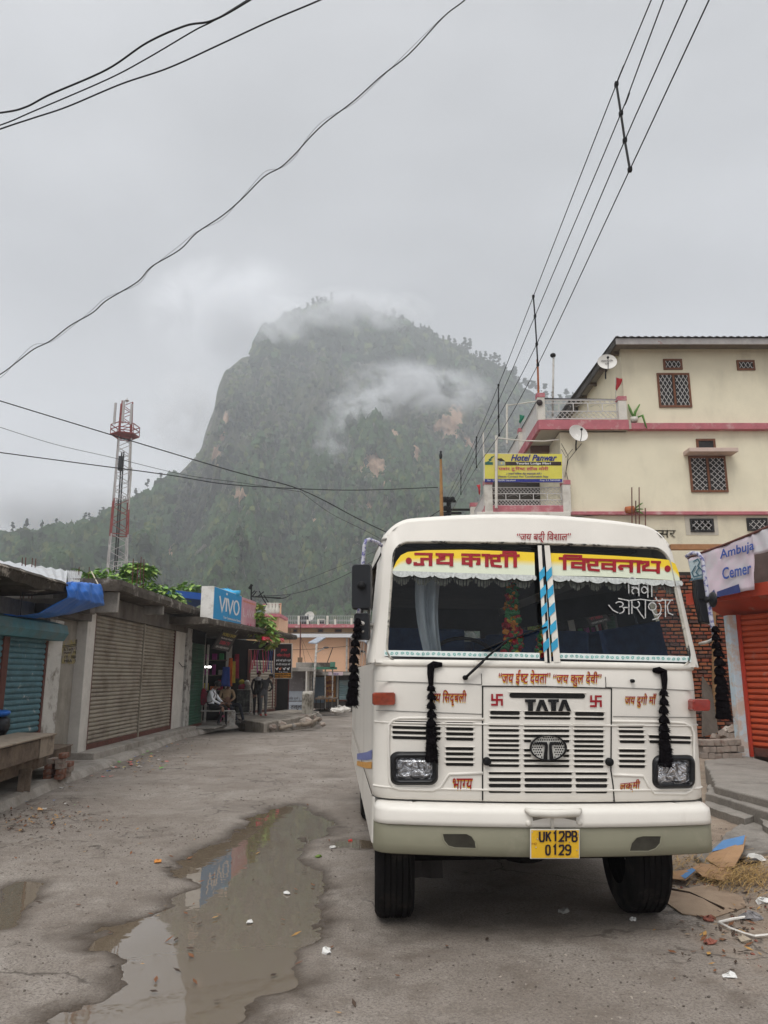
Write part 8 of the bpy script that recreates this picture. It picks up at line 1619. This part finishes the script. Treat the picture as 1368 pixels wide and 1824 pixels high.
zz_ = [(-60, 700), (0, 667), (30, 645), (60, 622), (90, 607), (125, 580), (165, 557), (190, 535), (245, 502), (270, 475), (320, 445), (350, 415), (395, 385), (430, 355), (470, 315), (500, 298), (525, 275), (550, 247), (580, 218), (630, 180), (680, 135), (730, 95), (790, 30), (828, 0), (880, -50)]
zz2 = [(x, y + (7 * math.sin(i * 1.7) if 0 < i < 22 else 0) - 1) for i, (x, y) in enumerate(zz_)]; yy_ = lambda i: 9.5 - 2.5 * i / 24
span_([Lx(*p, yy_(i)) for i, p in enumerate(zz_)], .007, 'long wavy black cable sweeping diagonally across the middle of the sky', 5); span_([Lx(*p, yy_(i) + .02) for i, p in enumerate(zz2)], .0022, 'hair thin wire twisted round the long diagonal cable', 5, None, 'thin_wire')
span_([Lx(-60, 695, 26), Lx(0, 714, 26), Lx(190, 772, 27), Lx(410, 838, 29), Lx(535, 872, 31), Lx(640, 925, 33), Lx(700, 953, 35), Lx(780, 985, 37)], .022, 'black cable dropping from the left edge past the mast towards the bus roof', 8); span_([Lx(-60, 740, 26), Lx(0, 761, 26), Lx(100, 792, 27), Lx(200, 815, 28), Lx(330, 846, 29), Lx(430, 860, 30), Lx(535, 876, 31)], .010, 'faint thin wire running between two cables behind the mast', 8, None, 'thin_wire')
span_([Lx(-40, 800, 26), Lx(8, 807, 26), Lx(150, 826, 27), Lx(300, 846, 29), Lx(400, 862, 30), Lx(520, 870, 31), Lx(640, 873, 33), Lx(780, 868, 33)], .020, 'level black cable from the left edge to the pole behind the hotel', 8); span_([Lx(535, 875, 31), Lx(590, 915, 32), Lx(660, 950, 33), Lx(720, 985, 34)], .009, 'thin sagging wire parallel to the cable above the bus roof', 6, None, 'thin_wire')
span_([Lx(455, 1062, 30), Lx(520, 1058, 33), Lx(580, 1040, 36), Lx(640, 1012, 40), Lx(760, 950, 48)], .016, 'black wire rising from the rooftop aerial behind the bus mirror', 6, None, 'thin_wire'); span_([Lx(455, 1062, 30), Lx(500, 1066, 32), Lx(517, 1060, 33)], .02, 'short drooping black wire at the rooftop aerial', 6, None, 'thin_wire'); span_([Lx(500, 1050, 35), Lx(590, 1015, 38), Lx(650, 990, 42), Lx(760, 940, 48)], .010, 'upper faint wire behind the bus mirror', 6, None, 'thin_wire'); span_([Lx(790, 905, 32), Lx(770, 918, 33), Lx(745, 935, 35)], .02, 'short black wire leaving the utility pole to the left', 5, None, 'thin_wire')
# ================================================================== MIST ON THE MOUNTAIN
def mist(px, py, dist, w, h, d, dens, lab, lo=.46, hi=.66, sc=3.0, tilt=0.0):
    c = Vector((0, 0, EYE)) + ray(px, py) * (dist / ray(px, py).y); b = MB().ball((0, 0, 0), 1.0, 24, 14); m = bpy.data.materials.new('mist'); o = b.build('mist', m)
    o.location = c; o.scale = (w * dist / FPX / 2, d, h * dist / FPX / 2); o.rotation_euler = (0, tilt, -math.atan2(c.x, c.y)); tag(o, lab, None, None, 'stuff')
    m.use_nodes = True; t = m.node_tree; t.nodes.clear(); new, ln = t.nodes.new, t.links.new; out_ = new('ShaderNodeOutputMaterial'); v = new('ShaderNodeVolumePrincipled'); ln(v.outputs[0], out_.inputs['Volume'])
    v.inputs['Color'].default_value = (.97, .98, 1, 1); v.inputs['Anisotropy'].default_value = .3
    g = new('ShaderNodeTexCoord'); ln_ = new('ShaderNodeVectorMath'); ln_.operation = 'LENGTH'; ln(g.outputs['Object'], ln_.inputs[0])
    f = new('ShaderNodeMapRange'); ln(ln_.outputs['Value'], f.inputs[0]); f.interpolation_type = 'SMOOTHSTEP'
    for k, x in ((1, .25), (2, 1.0), (3, 1.0), (4, 0.0)): f.inputs[k].default_value = x
    n = new('ShaderNodeTexNoise'); n.inputs['Scale'].default_value = sc; n.inputs['Detail'].default_value = 8; n.inputs['Roughness'].default_value = .68; n.inputs['Distortion'].default_value = .5
    mp_ = new('ShaderNodeMapping'); mp_.inputs['Location'].default_value = (px * .01, py * .013, 0); mp_.inputs['Scale'].default_value = (w / max(w, h) * .8, .5, h / max(w, h)); ln(g.outputs['Object'], mp_.inputs[0]); ln(mp_.outputs[0], n.inputs['Vector'])
    q = new('ShaderNodeMapRange'); ln(n.outputs['Fac'], q.inputs[0]); q.interpolation_type = 'SMOOTHSTEP'
    for k, x in ((1, lo), (2, hi), (3, 0.0), (4, dens)): q.inputs[k].default_value = x
    mu = new('ShaderNodeMath'); mu.operation = 'MULTIPLY'; ln(f.outputs[0], mu.inputs[0]); ln(q.outputs[0], mu.inputs[1]); ln(mu.outputs[0], v.inputs['Density']); m.cycles.volume_step_rate = .6; return o
mist(745, 690, 505, 330, 120, 26, .15, 'white mist wisp drifting across the upper right face of the mountain', .44, .62, 3.2, .12)
mist(650, 725, 480, 230, 110, 24, .11, 'thin mist wisp trailing down the middle of the mountain face', .45, .64, 3.4, -.35)
mist(590, 790, 440, 90, 110, 20, .05, 'faint tail of mist hanging below the wisps', .42, .64, 3.0)
mist(640, 552, 640, 340, 70, 40, .10, 'low cloud brushing the flat summit of the mountain', .40, .62, 3.2)
mist(500, 580, 640, 170, 80, 40, .05, 'low cloud lapping the left shoulder of the summit', .38, .62, 3.0)
mist(420, 565, 900, 420, 260, 90, .05, 'bright cloud bank rising behind the left shoulder of the mountain', .36, .62, 2.2)
mist(330, 740, 640, 170, 230, 40, .045, 'mist filling the gap beside the steep left cliff', .36, .62, 2.4)
mist(110, 915, 500, 420, 150, 40, .12, 'mist bank lying on the low left ridge behind the mast', .38, .62, 2.6)
# ================================================================== LITTER, GRAVEL, STRAW
def ground_z(x, y): return float(road_z(np.array([x]), np.array([y]))[0])
def gpt(px, py, dz=0.0): p = onZ(px, py, 0); return Vector((p.x, p.y, max(ground_z(p.x, p.y), -.012) + dz))
def gravel(name, lab, n, x0, x1, y0, y1, s0, s1, m, dens=None):
    x, y = RNG.uniform(x0, x1, n), RNG.uniform(y0, y1, n); d = np.minimum(inside_sd(PW[0], x, y), inside_sd(PW[1], x, y)); k = (d > .12) & ~((x > -.15) & (x < 2.2) & (y > 4.9)) & (fbm(x * 1.7, y * 1.7, 4) > RNG.uniform(.3, .62, n)) & (x > np.interp(y, [p[1] for p in KE], [p[0] for p in KE]) + .1)
    x, y = x[k], y[k]; z = road_z(x, y); s = s0 + (s1 - s0) * RNG.random(len(x)) ** 3; V, F = scatter(clump(5, 3, 9), np.stack([x, y, z], -1), s, s * .7, RNG.uniform(0, 6, len(x)))
    tag(np_mesh(name, V, F, m, False, np.repeat(RNG.choice(len(m), len(x), p=(.45, .4, .15)), 15)), lab, None, None, 'stuff')
GRM = [mat('grit dark', (.11, .092, .078), .95, .2, 30, 0), mat('grit grey', (.25, .215, .185), .95, .2, 30, 0), mat('grit pale', (.33, .29, .245), .95, .2, 30, 0)]
gravel('gravel', 'loose grit and small stones over the broken asphalt', 26000, -4.6, 3.6, 1.9, 9, .002, .010, GRM); gravel('gravel', 'coarser gravel further up the street', 6000, -5, 2, 8, 24, .003, .014, GRM)
gravel('rubble_grit', 'brick crumbs and dirt clods on the right verge', 7000, 2.1, 4.6, 3.2, 8, .003, .016, [mat('crumb red', (.23, .085, .06), .95, .2, 20, 0), mat('crumb tan', (.27, .20, .14), .95, .2, 20, 0), GRM[0]])
LT = [mat('leaf brown', (.16, .065, .028), .8, .3, 9, 0), mat('leaf ochre', (.36, .20, .06), .8, .3, 9, 0), mat('leaf dark', (.05, .032, .022), .8, .3, 9, 0), mat('leaf green', (.12, .15, .04), .8, .3, 9, 0)]
def leaves(n, cx, cy, rx, ry, lab):
    V, F, MI = [], [], []
    for _ in range(n):
        px, py = random.gauss(cx, rx), random.gauss(cy, ry); p = gpt(px, py, .012); a = random.uniform(0, 6.3); L = random.uniform(.012, .038); u, w = Vector((math.cos(a), math.sin(a), random.uniform(-.1, .4))) * L, Vector((-math.sin(a), math.cos(a), random.uniform(-.3, .3))) * L * .35; k = len(V)
        V += [p - u, p + w, p + u, p - w]; F.append((k, k + 1, k + 2, k + 3)); MI.append(random.choice((0, 0, 1, 2, 2, 2)))
    tag(np_mesh('leaf_litter', np.array([tuple(v) for v in V]), np.array(F), LT, False, np.array(MI)), lab, None, None, 'stuff')
leaves(420, 60, 1462, 70, 16, 'brown leaves scattered on the road by the left kerb'); leaves(160, 250, 1352, 60, 16, 'leaves swept against the kerb before the brown shutters'); leaves(120, 330, 1560, 260, 120, 'a few leaves strewn across the wet street'); leaves(170, 1290, 1640, 50, 45, 'dead leaves and chips on the right verge')
def straw(n, cx, cy, rx, ry):
    b = MB()
    for _ in range(n):
        p = gpt(random.gauss(cx, rx), random.gauss(cy, ry), random.uniform(.01, .07)); a = random.gauss(.3, .8); L = random.uniform(.06, .22); d = Vector((math.cos(a), math.sin(a), random.uniform(-.15, .15))) * L; w = Vector((-math.sin(a), math.cos(a), 0)) * .0022; b.add([p - d / 2 - w, p - d / 2 + w, p + Vector((0, 0, .02)) + w, p + d / 2, p + Vector((0, 0, .02)) - w], [(0, 1, 2, 4), (2, 3, 4)], random.choice((0, 0, 1)))
    tag(b.build('straw', [mat('straw', (.40, .26, .10), .9, .2, 9, 0), mat('dark straw', (.20, .12, .05), .9, .2, 9, 0)]), 'dry straw strewn over the cardboard at the right verge', None, None, 'stuff')
straw(900, 1325, 1568, 38, 13); straw(160, 1225, 1548, 40, 10)
CB = mat('brown cardboard', (.36, .215, .115), .9, .08, 5, .1, dirt=(.24, .15, .09), dscale=3); CBB = mat('blue cardboard print', (.10, .22, .42), .85, .1, 5, .1); CBP = mat('muddy cardboard', (.34, .25, .175), .95, .1, 4, .2, dirt=(.21, .145, .10), dscale=3, dirt_lo=.45, dirt_hi=.7)
def sheet(name, pts, m, lab, cat, z=.02, lift=(), th=.006, band=None):
    P = [gpt(*p, z) + Vector((0, 0, (lift[i] if i < len(lift) else 0))) for i, p in enumerate(pts)]; c = sum(P, Vector()) / len(P); n = len(P); b = MB().add(P + [c + Vector((0, 0, .015))], [(i, (i + 1) % n, n) for i in range(n)]); o = b.build(name, m, None, thick=th); tag(o, lab, cat)
    if band: MB().add([gpt(*p, z + .009) + Vector((0, 0, l)) for p, l in band], [tuple(range(len(band)))]).build('printed_band', CBB, o)
    return o
sheet('cardboard', [(1188, 1592), (1262, 1580), (1322, 1600), (1330, 1618), (1270, 1640), (1215, 1632), (1186, 1612)], CBP, 'large muddy flattened cardboard beside the right front wheel', 'cardboard', .008)
sheet('cardboard', [(1186, 1564), (1228, 1562), (1240, 1572), (1222, 1582), (1186, 1574)], CB, 'small cardboard flap with a blue corner behind the front wheel', 'cardboard', .03, (0, .02, .05, .02), .006, [((1210, 1573), .02), ((1234, 1564), .03), ((1241, 1572), .05), ((1222, 1582), .02)])
sheet('cardboard', [(1234, 1560), (1250, 1552), (1296, 1558), (1310, 1566), (1290, 1578), (1252, 1574)], CB, 'folded brown cardboard panel half covered by straw', 'cardboard', .03, (.02, .02, .03, 0, 0, .02))
sheet('cardboard', [(1258, 1545), (1290, 1520), (1332, 1516), (1326, 1540), (1310, 1560), (1282, 1562)], CB, 'big brown carton lid with a broad blue band', 'cardboard', .06, (.0, .03, .05, .04, .01, 0), .008, [((1266, 1537), .015), ((1290, 1520), .035), ((1330, 1517), .055), ((1326, 1530), .047)])
for k, (px, py, c, s_, lab, cat) in enumerate(((1128, 1641, 0, .035, 'crumpled silver foil wrapper in front of the right wheel', 'wrapper'), (1006, 1627, 1, .045, 'dull plastic wrapper in the shadow under the bus', 'wrapper'), (581, 1697, 0, .045, 'torn white paper strip at the edge of the long puddle', 'paper'), (511, 1589, 0, .03, 'small pale leaf floating on the long puddle', 'leaf'), (592, 1510, 0, .04, 'white bottle cap near the small puddle by the bus', 'crown cork'), (624, 1496, 2, .03, 'red bottle cap beside the bus bumper', 'crown cork'), (567, 1527, 3, .035, 'green seed pod on the wet asphalt', 'seed pod'), (281, 1537, 4, .045, 'orange leaf alone on the asphalt left of the puddle', 'leaf'), (1300, 1742, 0, .04, 'crushed white paper cup at the lower right', 'cup'), (445, 1640, 0, .03, 'tiny white scrap on the puddle rim', 'paper'), (1338, 1640, 5, .08, 'grey crumpled rag at the right verge', 'rag'), (1346, 1536, 0, .09, 'white plastic bottle among the straw', 'bottle'), (1336, 1543, 6, .10, 'black plastic pouch beside the white bottle', 'pouch'), (1262, 1642, 7, .05, 'flat reddish brick fragment on the verge', 'brick fragment'), (1266, 1683, 7, .045, 'dark red brick chip at the lower right', 'brick fragment'), (1325, 1678, 8, .055, 'pale tan stone beside the white ribbon', 'stone'), (160, 1345, 4, .06, 'orange peel on the step below the shutters', 'peel'), (1358, 1610, 0, .06, 'white plastic scrap at the right picture edge', 'wrapper'))):
    m = (mat('litter white', (.66, .65, .62), .5, .1, 20, .1), mat('litter grey', (.30, .29, .27), .4, .2, 20, .1), mat('litter red', (.55, .05, .04), .5), mat('litter green', (.14, .22, .04), .6), mat('litter orange', (.60, .25, .06), .7), mat('litter rag', (.20, .19, .19), .9, .5, 14, .3), mat('litter black', (.015, .015, .018), .4), mat('litter brick', (.24, .085, .06), .95, .2, 14, .3), mat('litter stone', (.36, .30, .23), .95, .2, 9, .3))[c]
    b = MB(); b.ball((0, 0, s_ * .22), (s_, s_ * .7, s_ * .3), 8, 5, 0, s_ * .2); o = b.build(cat.replace(' ', '_'), m); o.location = gpt(px, py) if k != 16 else onX(px, py, -5.5); o.rotation_euler = (0, 0, random.uniform(0, 6)); tag(o, lab, cat)
o = MB().tube([gpt(*p, .02) for p in ((1330, 1642), (1305, 1645), (1281, 1650), (1300, 1660), (1325, 1670), (1345, 1676), (1375, 1672))], .008, 5).build('ribbon', mat('white ribbon', (.68, .65, .60), .6)); tag(o, 'white plastic ribbon lying in a loop at the right verge', 'ribbon')
o = MB().tube([gpt(*p, .02) for p in ((1190, 1588), (1230, 1597), (1262, 1613), (1290, 1626))], .008, 5).build('twig', LT[2]); tag(o, 'long dark twig across the muddy cardboard', 'twig')
SCR = [mat('scrap %d' % i, c, .6, .1, 20, 0) for i, c in enumerate(((.62, .60, .57), (.45, .43, .40), (.55, .30, .12), (.18, .45, .10), (.12, .22, .45), (.55, .18, .15), (.50, .44, .20)))]
for k in range(85):
    t = random.random(); px = 150 + 190 * t + random.gauss(0, 14); py = 1392 - 78 * t + random.gauss(0, 6)
    if k < 34: px, py = random.gauss(243, 26), random.gauss(1362, 7)
    elif k > 70: px, py = random.uniform(20, 150), random.uniform(1395, 1445)
    s_ = random.uniform(.02, .07); p = gpt(px, py, .012); q = [Vector((random.uniform(.5, 1) * s_ * math.cos(a), random.uniform(.5, 1) * s_ * math.sin(a), random.uniform(0, .5) * s_)) for a in (.3, 1.6, 2.9, 4.2, 5.4)]; o = MB().add(q, [(0, 1, 2, 3, 4)]).build('litter_scrap', random.choice(SCR)); o.location = p; tag(o, 'small scrap of paper or plastic in the gutter before the left shops', 'scrap', 'litter along the left gutter')
# ================================================================== AIR
HZ = MB().span((-1230, -215, -1.2), (1230, 1240, 470)).build('haze', bpy.data.materials.new('haze air')); tag(HZ, 'thin grey monsoon haze filling the valley', None, None, 'stuff')
m = HZ.data.materials[0]; m.use_nodes = True; t = m.node_tree; t.nodes.clear(); o_ = t.nodes.new('ShaderNodeOutputMaterial'); v_ = t.nodes.new('ShaderNodeVolumePrincipled')
v_.inputs['Color'].default_value = (.90, .93, .97, 1); v_.inputs['Density'].default_value = .00085; v_.inputs['Anisotropy'].default_value = .2
t.links.new(v_.outputs[0], o_.inputs['Volume'])
